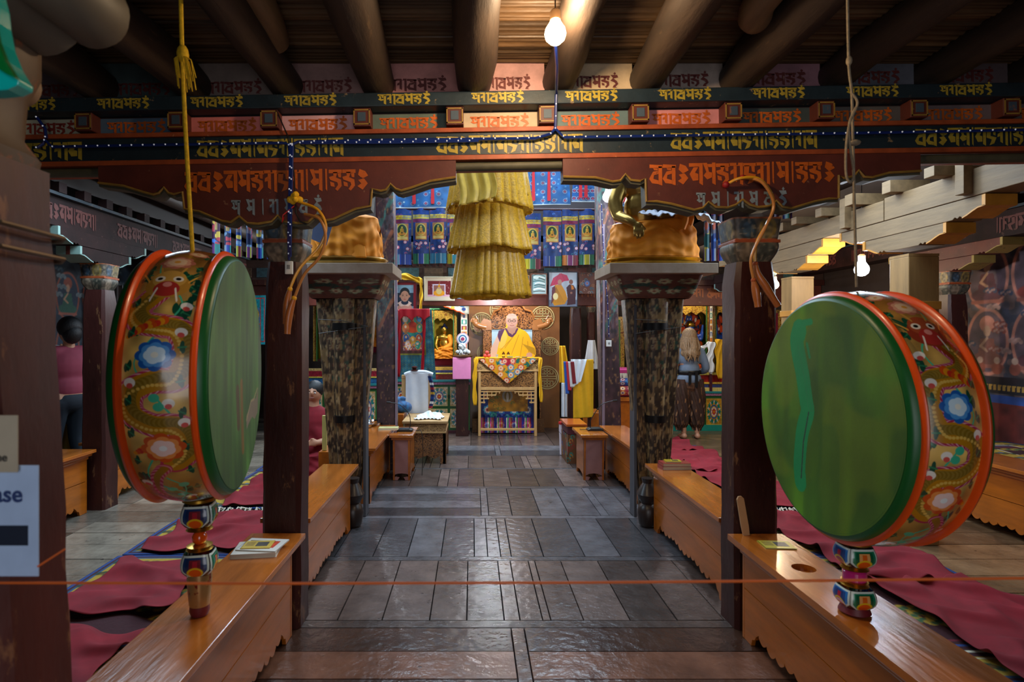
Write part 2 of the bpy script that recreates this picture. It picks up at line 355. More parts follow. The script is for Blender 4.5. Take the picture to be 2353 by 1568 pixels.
# ---------------------------------------------------------------- lettering: slab letters with a heavy head stroke
GL = {
 'm': [[(0, 1), (.95, .98), (.95, .84), (0, .86)], [(.68, .86), (.92, .86), (.92, 0), (.68, .1)], [(.08, .86), (.3, .86), (.36, .5), (.66, .56), (.66, .42), (.3, .36), (.02, .5), (.2, .6)], [(.4, .84), (.6, .84), (.6, .64), (.44, .68)]],
 'o': [[(.05, 1), (.95, .96), (.95, .84), (.05, .84)], [(.7, .86), (.95, .86), (.95, 0), (.7, .06)], [(.0, .3), (.28, .62), (.66, .66), (.66, .52), (.34, .46), (.3, .3), (.66, .22), (.66, .06), (.2, .1)], [(.3, .82), (.62, .8), (.62, .72), (.36, .72)]],
 'n': [[(0, 1), (.5, 1), (.5, .9), (.62, .9), (.62, 1), (.95, 1), (.95, 0), (.74, .06), (.74, .86), (.0, .86)], [(.28, .84), (.5, .84), (.5, .1), (.28, .2)], [(.04, .62), (.24, .7), (.24, .5), (.02, .46)]],
 'y': [[(0, 1), (.3, 1), (.42, .6), (.66, .56), (.66, .36), (.3, .26), (.05, .44), (.24, .6)], [(.7, 1), (.94, 1), (.94, 0), (.7, .08)], [(.34, .98), (.66, .98), (.66, .84), (.4, .84)]],
 'd': [[(0, 1), (.95, 1), (.95, .84), (0, .84)], [(.3, .84), (.62, .84), (.5, .6), (.86, .5), (.9, .22), (.6, .0), (.44, .08), (.64, .26), (.6, .38), (.1, .5), (.02, .62), (.34, .68)], [(.66, .8), (.9, .82), (.9, .62), (.72, .64)], [(.06, .4), (.34, .34), (.38, .16), (.1, .2)]],
 'h': [[(.1, 1), (.8, 1), (.9, .8), (.42, .72), (.76, .52), (.9, .3), (.6, .08), (.8, .0), (.3, .02), (.42, .2), (.62, .3), (.5, .42), (.08, .56), (.36, .76)], [(.4, 1.18), (.54, 1.3), (.68, 1.18), (.54, 1.06)]],
 'v': [[(0, 1), (.95, 1), (.95, 0), (.7, .1), (.7, .84), (0, .84)], [(.02, .5), (.3, .8), (.62, .8), (.4, .56), (.62, .5), (.62, .22), (.24, .2)]],
 'i': [[(.3, 1), (.6, 1), (.6, 0), (.36, .1)]],
 'x': [[(.3, 1), (.7, .9), (.9, .7), (.5, .56), (.2, .74)], [(.2, .46), (.6, .52), (.86, .3), (.5, .02), (.14, .18), (.4, .3)]],
 'r': [[(0, 1), (.95, 1), (.95, .86), (0, .86)], [(.1, .84), (.46, .84), (.4, .5), (.9, .42), (.7, .1), (.3, .0), (.46, .22), (.5, .32), (.06, .42)], [(.62, .84), (.86, .84), (.86, .56), (.66, .6)]],
}
def letters(mb, seq, x0, x1, z0, z1, y, gaps=.05, plane='xz', skew=.0):
    wd = {'i': .45}; tot = sum(wd.get(c, 1.0) for c in seq if c != ' ')+.35*seq.count(' '); s = (x1-x0)/tot; x = x0
    for c in seq:
        if c == ' ': x += .35*s; continue
        wdt = wd.get(c, 1.0)*s
        for p in GL[c]:
            mx_ = sum(q[0] for q in p)/len(p); mz_ = sum(q[1] for q in p)/len(p)
            pts = [(x+(mx_+(q[0]-mx_)*1.14)*wdt*(1-gaps), z0+(mz_+(q[1]-mz_)*1.12)*(z1-z0)+skew*(x-x0)) for q in p]
            mb.flat(pts, y, plane)
        x += wdt
MANTRA = 'mnoydh'
LONG = 'ooxvyivrniddinv'

# ================================================================ THE SETTING
XL, XR, YB, YE = -4.8, 5.3, -2.0, 11.2
CZ = 3.04
def struct(o, label=None): o['kind'] = 'structure'; return o
# floor: boards laid in rows between cross strips, one mesh, every board with its own tone
floor_m = M('worn_floor_boards', rough=.24, attr=True, var=.55, scale=5, stretch=(1, 1, 1), chips='#141210', chip_amt=.64, chip_scale=9, bump=.3, bscale=18)
def boards():
    v, f, cs = [], [], []
    rs = random.Random(3)
    def q(x0, x1, y0, y1, c, g=.004):
        n = len(v); z = rs.uniform(-.003, 0)
        v.extend([(x0+g, y0+g, z), (x1-g, y0+g, z), (x1-g, y1-g, z), (x0+g, y1-g, z), (x0, y0, z-.012), (x1, y0, z-.012), (x1, y1, z-.012), (x0, y1, z-.012)])
        f.extend([(n, n+1, n+2, n+3), (n+4, n+5, n+1, n), (n+5, n+6, n+2, n+1), (n+6, n+7, n+3, n+2), (n+7, n+4, n, n+3)])
        k = rs.uniform(.7, 1.25); cc = [min(1, x*k) for x in hexc(c)]
        cs.extend([cc]*4+[[.02, .02, .02]]*4)
    def across(x0, x1, y0, y1, n, c, split=None):
        h = (y1-y0)/n
        for i in range(n):
            for a, b in ([(x0, x1)] if split is None else [(x0, split-.035), (split+.035, x1)]): q(a, b, y0+i*h, y0+(i+1)*h, c)
        if split is not None: q(split-.035, split+.035, y0, y1, c)
    def along(x0, x1, y0, y1, c, ws):
        x = x0; i = 0
        while x < x1-.02:
            w = ws[i % len(ws)]*rs.uniform(.9, 1.1); e = min(x1, x+w); q(x, e, y0, y1, c); x = e; i += 1
    A = '#665650'; B = '#5e5c60'; xa, xb = -1.25, 1.75
    across(xa, xb, -2.0, 3.08, 22, '#644232', .245)
    q(xa, xb, 3.08, 3.16, A)
    along(xa, xb, 3.16, 4.0, A, [.25, .25, .25, .26, .19, .2, .08, .14, .05, .2])
    q(xa, xb, 4.0, 4.07, B)
    along(xa, xb, 4.07, 4.93, B, [.27, .27, .26, .26, .26, .09, .1, .07, .25, .28])
    q(xa, xb, 4.93, 5.0, B)
    across(xa, .08, 5.0, 5.9, 4, B); along(.08, xb, 5.0, 5.9, B, [.07, .2, .26, .25, .3])
    q(xa, xb, 5.9, 5.97, B)
    along(xa, xb, 5.97, 6.75, A, [.3, .28, .3, .1, .1, .26, .3])
    q(xa, xb, 6.75, 6.8, B)
    along(xa, xb, 6.8, 7.5, A, [.33, .25, .1, .08, .12, .36])
    across(xa, xb, 7.5, 8.2, 2, B, .35); along(xa, xb, 8.2, 11.2, A, [.4, .3, .5])
    y = -2.0
    while y < YE:
        w = rs.uniform(.24, .36)
        q(XL, -3.2, y, min(YE, y+w), '#6a6258'); q(-3.2, xa, y, min(YE, y+w), '#857a6c')
        q(xb, XR, y, min(YE, y+w), '#8a6a4c'); y += w
    me = bpy.data.meshes.new('floor'); me.from_pydata(v, [], f)
    at = me.color_attributes.new('Col', 'FLOAT_COLOR', 'POINT')
    arr = np.ones((len(v), 4), np.float32); arr[:, :3] = lina(np.array(cs)); at.data.foreach_set('color', arr.ravel())
    me.materials.append(floor_m); o = bpy.data.objects.new('floor', me); COL.objects.link(o); return o
struct(boards())
wall_m = M('smoky_plaster', '#2c211d', .8, var=.4, scale=2, bump=.2)
struct(boxo('wall_left', XL-.15, XL, YB, YE, -.02, CZ+.1, wall_m))
struct(boxo('wall_right', XR, XR+.15, YB, YE, -.02, CZ+.1, wall_m))
struct(boxo('wall_back', XL, XR, YE, YE+.15, -.02, CZ+.1, wall_m))
mb = MB(); mb.box(XL, -.7, YB-.15, YB, -.02, CZ+.1); mb.box(1.3, XR, YB-.15, YB, -.02, CZ+.1); mb.box(-.7, 1.3, YB-.15, YB, 2.6, CZ+.1)
struct(mb.build('wall_front', wall_m, None, 0))
# ceiling: willow twigs laid side by side across the joists, open over the middle of the hall
def twigs(name, x0, x1, y0, y1, z):
    n = int((y1-y0)/.032)*4; U = np.linspace(x0, x1, 26); Vv = np.linspace(y0, y1, n+1)
    cv = Cv(26, n+1, x1-x0, y1-y0, '#584028', x0, y0)
    for j in range(n+1): cv.a[j] *= .75+.5*((j//4*7919) % 13)/13
    ph = RNG.rand(n//4+2, 3)
    def fn(U, V):
        t = (V-y0)/(y1-y0)*n/4; k = t.astype(int)
        w = .012*np.sin(U*2.1+ph[np.clip(k, 0, n//4+1), 0]*6)+.02*np.sin(U*.5+ph[np.clip(k, 0, n//4+1), 1]*2)
        return U, V+w*.6, z-.016*np.abs(np.sin(t*PI))-.012*ph[np.clip(k, 0, n//4+1), 2]
    o = paint(name, cv, fn, M('twig_ceiling', rough=.5, attr=True, var=.5, scale=3, stretch=(2, 14, 1), bump=.2)); return o
AX0, AX1, AY0, AY1 = -2.1, 2.8, 3.6, 8.75; AZ = 5.3
struct(twigs('ceiling', XL, XR, YB, AY0, CZ))
mb = MB(); mb.box(XL, AX0, AY0, YE, CZ, CZ+.08); mb.box(AX1, XR, AY0, YE, CZ, CZ+.08); mb.box(AX0, AX1, AY1, YE, CZ, CZ+.08)
mb.box(XL, XR, YB, AY0, CZ+.04, CZ+.1)
struct(mb.build('ceiling', wall_m, None, 0))
# raised roof over the middle
mb = MB(); mb.box(AX0-.1, AX0, AY0, AY1, CZ, AZ); mb.box(AX1, AX1+.1, AY0, AY1, CZ, AZ); mb.box(AX0, AX1, AY0-.1, AY0, CZ+.1, AZ)
mb.box(AX0, AX1, AY1, AY1+.1, CZ, 4.0); mb.box(AX0, AX1, AY1, AY1+.1, 4.95, AZ); mb.box(AX0, -1.6, AY1, AY1+.1, 4.0, 4.95); mb.box(2.2, AX1, AY1, AY1+.1, 4.0, 4.95)
struct(mb.build('wall_upper', wall_m, None, 0))
mb = MB(); mb.box(AX0, AX1, AY0, 4.3, AZ, AZ+.08); mb.box(AX0, AX1, 8.1, AY1, AZ, AZ+.08); mb.box(AX0, -1.7, 4.3, 8.1, AZ, AZ+.08); mb.box(2.3, AX1, 4.3, 8.1, AZ, AZ+.08)
struct(mb.build('ceiling_upper', wall_m, None, 0))
mb = MB()
for x in (-1.6, -.35, .9, 2.14): mb.box(x, x+.06, AY1-.02, AY1+.08, 4.0, 4.95)
mb.box(-1.6, 2.2, AY1-.02, AY1+.08, 4.0, 4.05); mb.box(-1.6, 2.2, AY1-.02, AY1+.08, 4.9, 4.95)
struct(mb.build('light_frame_1', maroon, None, 0, .004))
mb = MB()
for x in (-1.7, -.4, .95, 2.24): mb.box(x, x+.06, 4.3, 8.1, AZ-.05, AZ+.03)
mb.box(-1.7, 2.3, 4.3, 4.36, AZ-.05, AZ+.03); mb.box(-1.7, 2.3, 8.04, 8.1, AZ-.05, AZ+.03)
struct(mb.build('light_frame_2', maroon, None, 0, .004))
for n_, (a, b, c, d) in enumerate(((-3.07, -1.93, 3.88, 5.12), (2.23, 3.27, 3.78, 4.92))):
    mb = MB(); mb.box(a, b, c, c+.03, 2.99, CZ); mb.box(a, b, d-.03, d, 2.99, CZ); mb.box(a, a+.03, c, d, 2.99, CZ); mb.box(b-.03, b, c, d, 2.99, CZ); struct(mb.build('light_frame_%d' % (n_+3), maroon, None, 0))  # frames added round the aisle fill lights, no window behind them

# murals painted on the side walls
def mural(cv, cx, cy, r, robe, halo, bg):
    cv.circ(cx, cy, r*1.0, halo, r*1.45); cv.circ(cx, cy, r*.86, bg, r*1.3)
    cv.circ(cx, cy-r*.75, r*.75, robe, r*.3); cv.poly([(cx-r*.5, cy-r*.8), (cx+r*.5, cy-r*.8), (cx+r*.3, cy+r*.15), (cx-r*.3, cy+r*.15)], robe)
    cv.circ(cx, cy+r*.75, r*.36, halo); cv.circ(cx, cy+r*.45, r*.17, '#b08a70', r*.24); cv.line([(cx, cy+.15*r), (cx-.3*r, cy-.2*r), (cx, cy-.4*r)], r*.12, '#b08a70')
    cv.line([(cx-.7*r, cy-1.05*r), (cx+.7*r, cy-1.05*r)], r*.16, '#96584a')
rs = random.Random(5)
cv = Cv(260, 300, 2.6, 2.4, '#4c4850', 5.2, .2)
cv.noise(.5, 20); cv.noise(.6, 26, '#7a5a50', .55); cv.noise(.5, 30, '#30384e', .6)
for j in range(2):
    for i in range(5):
        mural(cv, 5.45+i*.5, 1.52+j*.66, .24, ['#8a3a32', '#7a4a40', '#5a3038'][(i+j) % 3], '#b87a68', '#5c4a52')
for i in range(60): cv.cloud(5.2+rs.random()*2.6, 1.2+rs.random()*1.4, .05, ['#a08078', '#7a4238', '#3a4258'][i % 3], '#94746c')
for i in range(14):
    cv.circ(5.3+i*.19, 1.25, .06, '#8a4a3a'); cv.circ(5.3+i*.19, 1.33, .035, '#b89a88')
cv.rect(5.2, 7.8, 1.1, 1.17, '#241a20'); cv.rect(5.2, 7.8, 1.0, 1.1, '#1a1a22')
for i in range(50): cv.rect(5.22+i*.05, 5.25+i*.05, 1.03, 1.085, '#a8843a'); cv.rect(5.22+i*.05, 5.255+i*.05, 1.07, 1.085, '#a8843a')
cv.rect(5.2, 7.8, .9, .98, '#2a4a90'); cv.rect(5.2, 7.8, .2, .9, '#6a2a24'); cv.noise(.25, 30)
o = paint('mural', cv, lambda U, V: (XR-.004+0*U, 11.8-U, V), pc_wall); tag(o, 'faded pink mural of seated figures in halos on the right wall', 'mural', kind='thing')
cv = Cv(320, 220, 4.0, 1.6, '#1c2c3c', 5.2, 1.05)
cv.noise(.5, 24); cv.noise(.5, 30, '#40505a', .6)
for j in range(2):
    for i in range(9): mural(cv, 5.4+i*.45, 1.45+j*.6, .2, ['#6a2a22', '#2c5a4c', '#7a4030'][(i+j) % 3], '#8a4a3a', '#223448')
for i in range(70): cv.cloud(5.2+rs.random()*4, 1.1+rs.random()*1.5, .05, ['#6a7a80', '#70402e', '#24465a'][i % 3], '#5a6a72')
o = paint('mural', cv, lambda U, V: (XL+.004+0*U, U, V), pc_wall); tag(o, 'dark blue mural of seated figures on the left wall', 'mural', kind='thing')

# ================================================================ FRONT LINTEL, BRACKETS AND JOISTS
PVX, PVY = .237, 2.95; SB = PVY/F; TILT = -math.radians(.92)
def bz(py): return Z(py, PVY)
def bx(px): return (px-1190)*SB
def bbeam(name, label, cat): return thing(name, label, cat, (PVX, PVY, 0), (0, TILT, 0))
LX0, LX1 = -4.9, 4.9      # local
lt = bbeam('lintel_beam', 'long painted lintel beam with bands of script across the hall', 'beam')
MB().box(LX0, LX1, 0, .24, bz(355), bz(303)).build('beam', black_p, lt, 0, .004)
MB().box(LX0, LX1, -.006, .24, bz(366), bz(355)).build('lower_stripe', orange_p, lt, 0, .002)
MB().box(LX0, LX1, -.012, .24, bz(303), bz(293)).build('upper_stripe', orange_p, lt, 0, .002)
for a_, b_ in ((40-1200, 243), (1064, 1310), (2134, 3300)): MB().tube([(bx(a_), .035, bz(377)), (bx(b_), .035, bz(377))], .024, 12).build('edge_roll', under_p, lt)
for i, cpx in enumerate((40, 640, 1190, 1728, 2290)):
    m_ = MB(); dx = bx(cpx); letters(m_, LONG, dx-.38 if i else dx-.6, dx+.38, bz(350), bz(312), -.002)
    m_.build('lettering', gold_txt, lt, 0)
fr = bbeam('frieze_board', 'painted frieze of script panels and small block ends above the lintel', 'frieze')
MB().box(LX0, LX1, .05, .24, bz(293), bz(248)).build('board', P_('frieze_ground', '#3a2420', .6), fr, 0)
pcol = {0: '#d8a0a0', 1: '#5c6a5e', 2: '#b8a488', 3: '#566a6c', 4: '#d08484', 5: '#3c4644', 6: '#56504c', 7: '#6a5a5a', -1: '#e07a70', -2: '#4e6478', -3: '#b8b49a', -4: '#3c5a5a', -5: '#5a4a4a'}
pname = {}
for k in range(-9, 10):
    cpx = 1170+211.5*(k-2); hw = .2
    kk = k if k in pcol else (-3 if k < 0 else 6)
    mm = P_('panel_%d' % (kk+10), pcol.get(kk, '#556'), .6, var=.2, chips='#3a2a24', chip_amt=.72)
    x = bx(cpx)
    MB().box(x-hw, x+hw, .042, .06, bz(291), bz(251)).build('panel', mm, fr, 0)
    m_ = MB(); letters(m_, MANTRA, x-.155, x+.155, bz(285), bz(260), .040); m_.build('lettering', orange_txt if kk != -3 else P_('brick_lettering', '#8a3020', .6), fr, 0)
    b = MB(); b.box(bx(cpx+106)-.045, bx(cpx+106)+.045, -.03, .2, bz(289), bz(248)); bo = b.build('block', maroon_b, fr, 0, .004)
    m_ = MB(); xx = bx(cpx+106)
    for (a0, a1, c0, c1) in ((-.042, .042, 286, 283), (-.042, .042, 254, 251), (-.042, -.036, 286, 251), (.036, .042, 286, 251)): m_.box(xx+a0, xx+a1, -.033, -.03, bz(c0), bz(c1))
    m_.build('edge_line', ochre_p, bo, 0)
    MB().box(xx-.02, xx+.02, -.033, -.03, bz(278), bz(258)).build('square', P_('slate_square', '#3c4a58', .6, chips='#7a5040', chip_amt=.6), bo, 0)
ps = bbeam('upper_plank', 'blue-black plank of yellow script above the panel frieze', 'plank')
MB().box(LX0, LX1, -.05, .24, bz(248), bz(217)).build('plank', black_p, ps, 0, .005)
for k in range(-9, 10):
    x = bx(1170+211.5*(k-2)-6); m_ = MB(); letters(m_, MANTRA, x-.135, x+.135, bz(244), bz(222), -.052); m_.build('lettering', gold_txt, ps, 0)
JX = [225-211*3, 225-211*2, 225-211, 225, 440, 655, 866, 1088, 1284, 1490, 1702, 1930, 2150, 2370, 2590]
up = bbeam('joist_infill', 'pink and cream infill panels with maroon script between the joist ends', 'panel')
cols = ['#5a4a4c', '#3e4c4c', '#7a6a62', '#8c6a64', '#c08078', '#b88a84', '#b8a080', '#9a8a80', '#8a6068', '#5a5a62']
for i in range(len(JX)-1):
    x0, x1 = bx(JX[i])+.06, bx(JX[i+1])-.06
    MB().box(x0-.04, x1+.04, .06, .12, bz(217), CZ+.05).build('panel', P_('infill_%d' % (i % 10), cols[(i-2) % 10], .7, var=.3, chips='#4a3030', chip_amt=.68), up, 0)
    m_ = MB(); letters(m_, MANTRA, x0+.03, x1-.03, bz(193), bz(166), .058); m_.build('lettering', maroon_txt, up, 0)
rj = random.Random(11)
jl = ['far left of the ceiling', 'over the left drum rope', 'above the left bracket end', 'behind the short pale log at left', 'left of the hanging lamp, above the pink panel', 'next left of the glowing bulb', 'directly behind the glowing bulb',
      'next right of the glowing bulb', 'behind the short pale log at right', 'over the right drum rope', 'in the dark corner at right']
for i, px in enumerate(JX):
    if i in (0, 1, 14): continue
    px2 = px; x = (px2-PX0)*2.97/F; zc = Z(177, 2.95)+x*.016
    pts = []; rad = []
    for k in range(15):
        y = 3.1-k*.36
        pts.append((x+rj.uniform(-.012, .012)+.02*math.sin(k*.5+i), y, zc+.01+rj.uniform(-.01, .01))); rad.append(.095+.012*math.sin(k*.7+i*2)+k*.001)
    pts[0] = (x, 3.1, zc-.01); rad[0] = .085
    o = MB().tube(pts, rad, 18).build('roof_joist', log_m)
    lab = 'smoke-blackened round roof joist ' + (jl[i-3] if 3 <= i < 14 and i-3 < len(jl) else ('beyond the left edge of the frame' if i < 3 else 'beyond the right edge of the frame'))
    tag(o, lab, 'joist', 'round roof joists', 'thing')
# two shorter pale logs in front, each cut off
pts = [(X(632, 2.65)-.0, 2.66, Z(92, 2.65)+.0), (X(590, 2.3)-.02, 2.3, Z(92, 2.65)+.02), (-1.03, 1.6, Z(92, 2.65)+.03), (-1.08, .6, Z(92, 2.65)+.04)]
o = MB().tube(spline(pts, 5), .062, 20).build('log_end', log_l); tag(o, 'short pale cut log slanting beside the joist at upper left', 'log', kind='thing')
pts = [(X(1735, 2.5), 2.5, Z(60, 2.5)), (X(1770, 2.3)-.02, 2.25, Z(60, 2.5)+.02), (1.33, 1.5, Z(60, 2.5)+.04), (1.42, .6, Z(60, 2.5)+.06)]
pp = spline(pts, 5); o = MB().tube(pp, [.03, .055]+[.068]*(len(pp)-2), 20).build('log_end', log_l); tag(o, 'short pale rounded log hanging low at upper right', 'log', kind='thing')
# rear joists over the aisles, barely seen in the dark
for x in (-4.2, -3.1, 3.3, 4.4):
    o = MB().tube([(x, 3.5, 2.98), (x+.05, 7, 2.97), (x, 11, 2.98)], .08, 12).build('roof_joist', log_m)
    tag(o, 'dark round joist running back over the %s aisle, %s' % ('left' if x < 0 else 'right', 'outer one' if abs(x-.25) > 3.9 else 'inner one'), 'joist', 'rear round joists', 'thing')

def bracket(cpx, label, txt_off):
    t = bbeam('corbel', label, 'corbel')
    deep = txt_off[2]
    if deep: half = [(0, 489), (14, 503), (45, 508), (70, 506), (88, 490), (108, 503), (128, 500), (180, 477), (214, 471), (218, 432), (238, 437), (250, 434), (260, 421), (272, 433), (285, 437), (307, 431), (352, 416), (411, 408), (411, 366)]
    else: half = [(0, 470), (16, 482), (35, 488), (62, 486), (78, 474), (92, 488), (112, 492), (165, 477), (198, 471), (221, 471), (222, 418), (234, 424), (256, 421), (268, 407), (280, 422), (298, 424), (337, 414), (411, 411), (411, 366)]
    up_ = [(bx(cpx+dx), bz(py)) for dx, py in half]; lo_ = [(bx(cpx-dx), bz(py)) for dx, py in half]
    poly = list(reversed(lo_))+up_[1:]
    o = MB().prism(poly, 0, .085).build('arm', maroon_b, t, 0); 
    o2 = MB().prism([(p[0], p[1]-.012) for p in poly[1:-1]]+[(p[0], p[1]+.01) for p in reversed(poly[1:-1])], .005, .085).build('under_face', under_p, t, 0)
    m_ = MB(); m_.tube([(p[0], -.002, p[1]+.006) for p in poly[1:-1]], .0065, 6); m_.build('edge_line', ochre_p, t)
    xa = bx(cpx)
    m_ = MB(); letters(m_, 'ooxvydnrniyidd'+'x', xa+bx(1190+txt_off[0]), xa+bx(1190+txt_off[1]), bz(430), bz(384), -.002); m_.build('lettering', orange_txt, t, 0)
    m_ = MB(); letters(m_, 'm y i n y o h', xa+bx(1190-105), xa+bx(1190+108), bz(484), bz(450), -.002, .2); m_.build('lettering', grey_txt, t, 0)
    return t
bracket(654, 'maroon scalloped bracket arm with orange script over the left front column', (-212, 212, 1))
bracket(1722, 'maroon scalloped bracket arm with orange script over the right front column', (-212, 216, 0))

# ================================================================ COLUMNS
def chamf(hw, hd, ch, cx, cy, z):
    return [(cx-hw+ch, cy-hd, z), (cx+hw-ch, cy-hd, z), (cx+hw, cy-hd+ch, z), (cx+hw, cy+hd-ch, z), (cx+hw-ch, cy+hd, z), (cx-hw+ch, cy+hd, z), (cx-hw, cy+hd-ch, z), (cx-hw, cy-hd+ch, z)]
def column(label, cx, cy, w, d, ztop, group, mat=None, cap=True, lean=0, taper=.08, wires=()):
    t = thing('column', label, 'column', (cx, cy, 0), (0, 0, 0), group); rs = random.Random(label)
    m_ = MB(); rr = []; n = 16
    for i in range(n+1):
        f = i/n; z = ztop*f; k = 1-taper*f; j = .006
        if cap and f > .94: k *= 1-.1*(f-.94)/.06
        rr.append([(p[0]+rs.uniform(-j, j)*.6+lean*f, p[1]+rs.uniform(-j, j)*.6, p[2]) for p in chamf(w/2*k, d/2*k, .022, 0, 0, z)])
    m_.rings(rr); m_.build('shaft', mat or maroon_d, t, 25)
    if cap:
        zc = ztop; k = 1-taper; cv = Cv(160, 44, 4, 1, '#5a5044')
        for f in range(4):
            for i in range(2):
                cv.circ(f+.27+.46*i, .72, .2, '#2c3438' if i == 0 else '#8a7038', .26); cv.circ(f+.27+.46*i, .72, .13, '#3c5060' if i == 0 else '#6a5a38', .18)
                cv.circ(f+.27+.46*i, .2, .2, '#7a6a58' if i == 0 else '#46463c', .24)
        cv.rect(0, 4, .44, .53, '#b0603a'); cv.rect(0, 4, .95, 1, '#a8582c'); cv.noise(.3, 50); cv.noise(.7, 60, '#8a7a66', .72)
        def fn(U, V):
            a = (U/4*2*PI)-PI*.75; r = .86+.18*np.sin(V*PI*2.0-.6)*(V < .5)+(V >= .5)*(.14+.24*(V-.5))
            k2 = (np.abs(np.cos(a))**8+np.abs(np.sin(a))**8)**(-1/8)
            return lean+np.cos(a)*k2*r*w/2*k*1.08, np.sin(a)*k2*r*d/2*k*1.08, zc+V*.235
        paint('capital', cv, fn, pc_wood, t)
        mb2 = MB(); mb2.box(-w/2*k*1.1+lean, w/2*k*1.1+lean, -d/2*k*1.1, d/2*k*1.1, zc+.1, zc+.118); mb2.build('ring', orange_p, t, 0, .003)
    return t
G1 = 'maroon columns along the central aisle'
C1L = column('maroon front left column behind the left drum, beater hanging on it', -1.035, 3.15, .215, .19, 1.98, G1, lean=.015)
C1R = column('maroon front right column left of the right drum, beater hanging on it', 1.53, 3.15, .235, .2, 1.98, G1, taper=.05)
C0 = column('near column at the left edge with paper notices tied to it', -.97, 1.15, .3, .2, 1.93, G1, mat=maroon, taper=.04, lean=-.085, cap=False)
MB().lathe([(.12, 1.93), (.125, 1.96), (.1, 2.0), (.105, 2.08), (.125, 2.14), (.125, 2.2)], 24, (-.085, 0, 0), sq=4).build('capital_cup', P_('weathered_cap', '#5e4a38', .6, chips='#8a5030', chip_amt=.55), C0)
m_ = MB()
for z in (1.79, 1.745): m_.tube([(p[0]*1.04-.07, p[1]*1.04, z+.004*math.sin(i)) for i, p in enumerate(chamf(.149, .1, .02, 0, 0, 0)+[chamf(.149, .1, .02, 0, 0, 0)[0]])], .005, 6)
m_.build('wire', P_('rusty_wire', '#6a5a4a', .4, metal=.7), C0)
o = MB().tube(spline([(-.94, 1.03, 1.98), (-.91, 1.02, 2.1), (-.9, 1.02, 2.16)], 6), .003, 6).build('wire_tail', P_('grey_wire', '#5a5a58', .5)); o.parent = C0; o.matrix_parent_inverse = Matrix.Translation((.97, -1.15, 0))
MB().lathe([(.035, -.12), (.045, -.11), (.045, .1), (.04, .12)], 20, (-.03, 0, 2.13), 'y').build('log_end', P_('pale_log_end', '#8a7058', .6), C0)
# clouded bracket end over the near column
m_ = MB()
for k, (x, z, r) in enumerate([(-1.2, 2.29, .1), (-1.06, 2.31, .1), (-.92, 2.27, .085), (-.81, 2.27, .07)]): m_.lathe([(r*.8, -.11), (r, -.09), (r, .09), (r*.8, .11)], 24, (x, 1.14, z), 'y')
m_.box(-1.3, -.76, 1.04, 1.24, 2.28, 2.45)
o = m_.build('clouded_corbel', P_('grey_bracket', '#5c5448', .55, chips='#6a3030', chip_amt=.62), None, 40, 0); tag(o, 'grey scalloped bracket end above the near column at the top left', 'corbel', kind='thing')

def wavepaint(seed):
    cv = Cv(120, 420, 4, 14, '#42242a'); cv.noise(.3, 12)
    for b in range(7):
        y = b*2.3+seed; c = ['#54464e', '#5e4a52', '#465050'][b % 3]
        for s in range(40):
            x = s/10; yy = y+x*1.2+.3*math.sin(x*2); cv.circ(x, yy, .35, c, .55)
        cv.line([(0, y-.5), (2, y+1.9), (4, y+4.3)], .16, '#8a5038'); cv.line([(0, y+.6), (2, y+3.0), (4, y+5.4)], .2, '#3c6660')
        for s in range(26): cv.circ((s*.61) % 4, y+((s*.61) % 4)*1.2+(s % 3)*.25-.2, .09, '#2c2a30')
    cv.noise(.8, 30, '#46262a', .62); cv.noise(.6, 60, '#8a6a4a', .78); return cv
def tallcol(label, cx, cy, w, lean, seed, plain=False):
    t = thing('column', label, 'column', (cx, cy, 0), group='tall painted columns of the raised roof')
    cv = wavepaint(seed); zt = 4.9
    cv.k[:] = 1
    lo = int(cv.h*.28); blend = np.clip((np.arange(cv.h)-lo)/40., 0, 1)[:, None, None]; dk = np.array(hexc('#3c262a')); cv.a = cv.a*blend+dk*(1-blend); cv.noise(.25, 24); cv.noise(.8, 40, '#8a6440', .8)
    def fn(U, V):
        a = U/4*2*PI-PI*.75; k2 = (np.abs(np.cos(a))**9+np.abs(np.sin(a))**9)**(-1/9); f = V/14
        return lean*f+np.cos(a)*k2*w/2*(1-.1*f), np.sin(a)*k2*w/2*(1-.1*f), f*zt
    paint('shaft', cv, fn, pc_wood, t)
    boxo('corner_strip', w/2*.98*(1 if cx < 0 else -1)-.012, w/2*.98*(1 if cx < 0 else -1)+.012, -w/2-.012, -w/2+.02, .1, 2.9, P_('lilac_strip', '#7a6a78', .5), t)
    return t
T3L = tallcol('tall column with wavy painted bands beside the portrait of a child', X(890, 6.8), 6.85, .235, -.04, .5)
T3R = tallcol('tall column with wavy painted bands carrying a cable and white socket', X(1406, 6.8), 6.85, .23, -.11, 1.6)

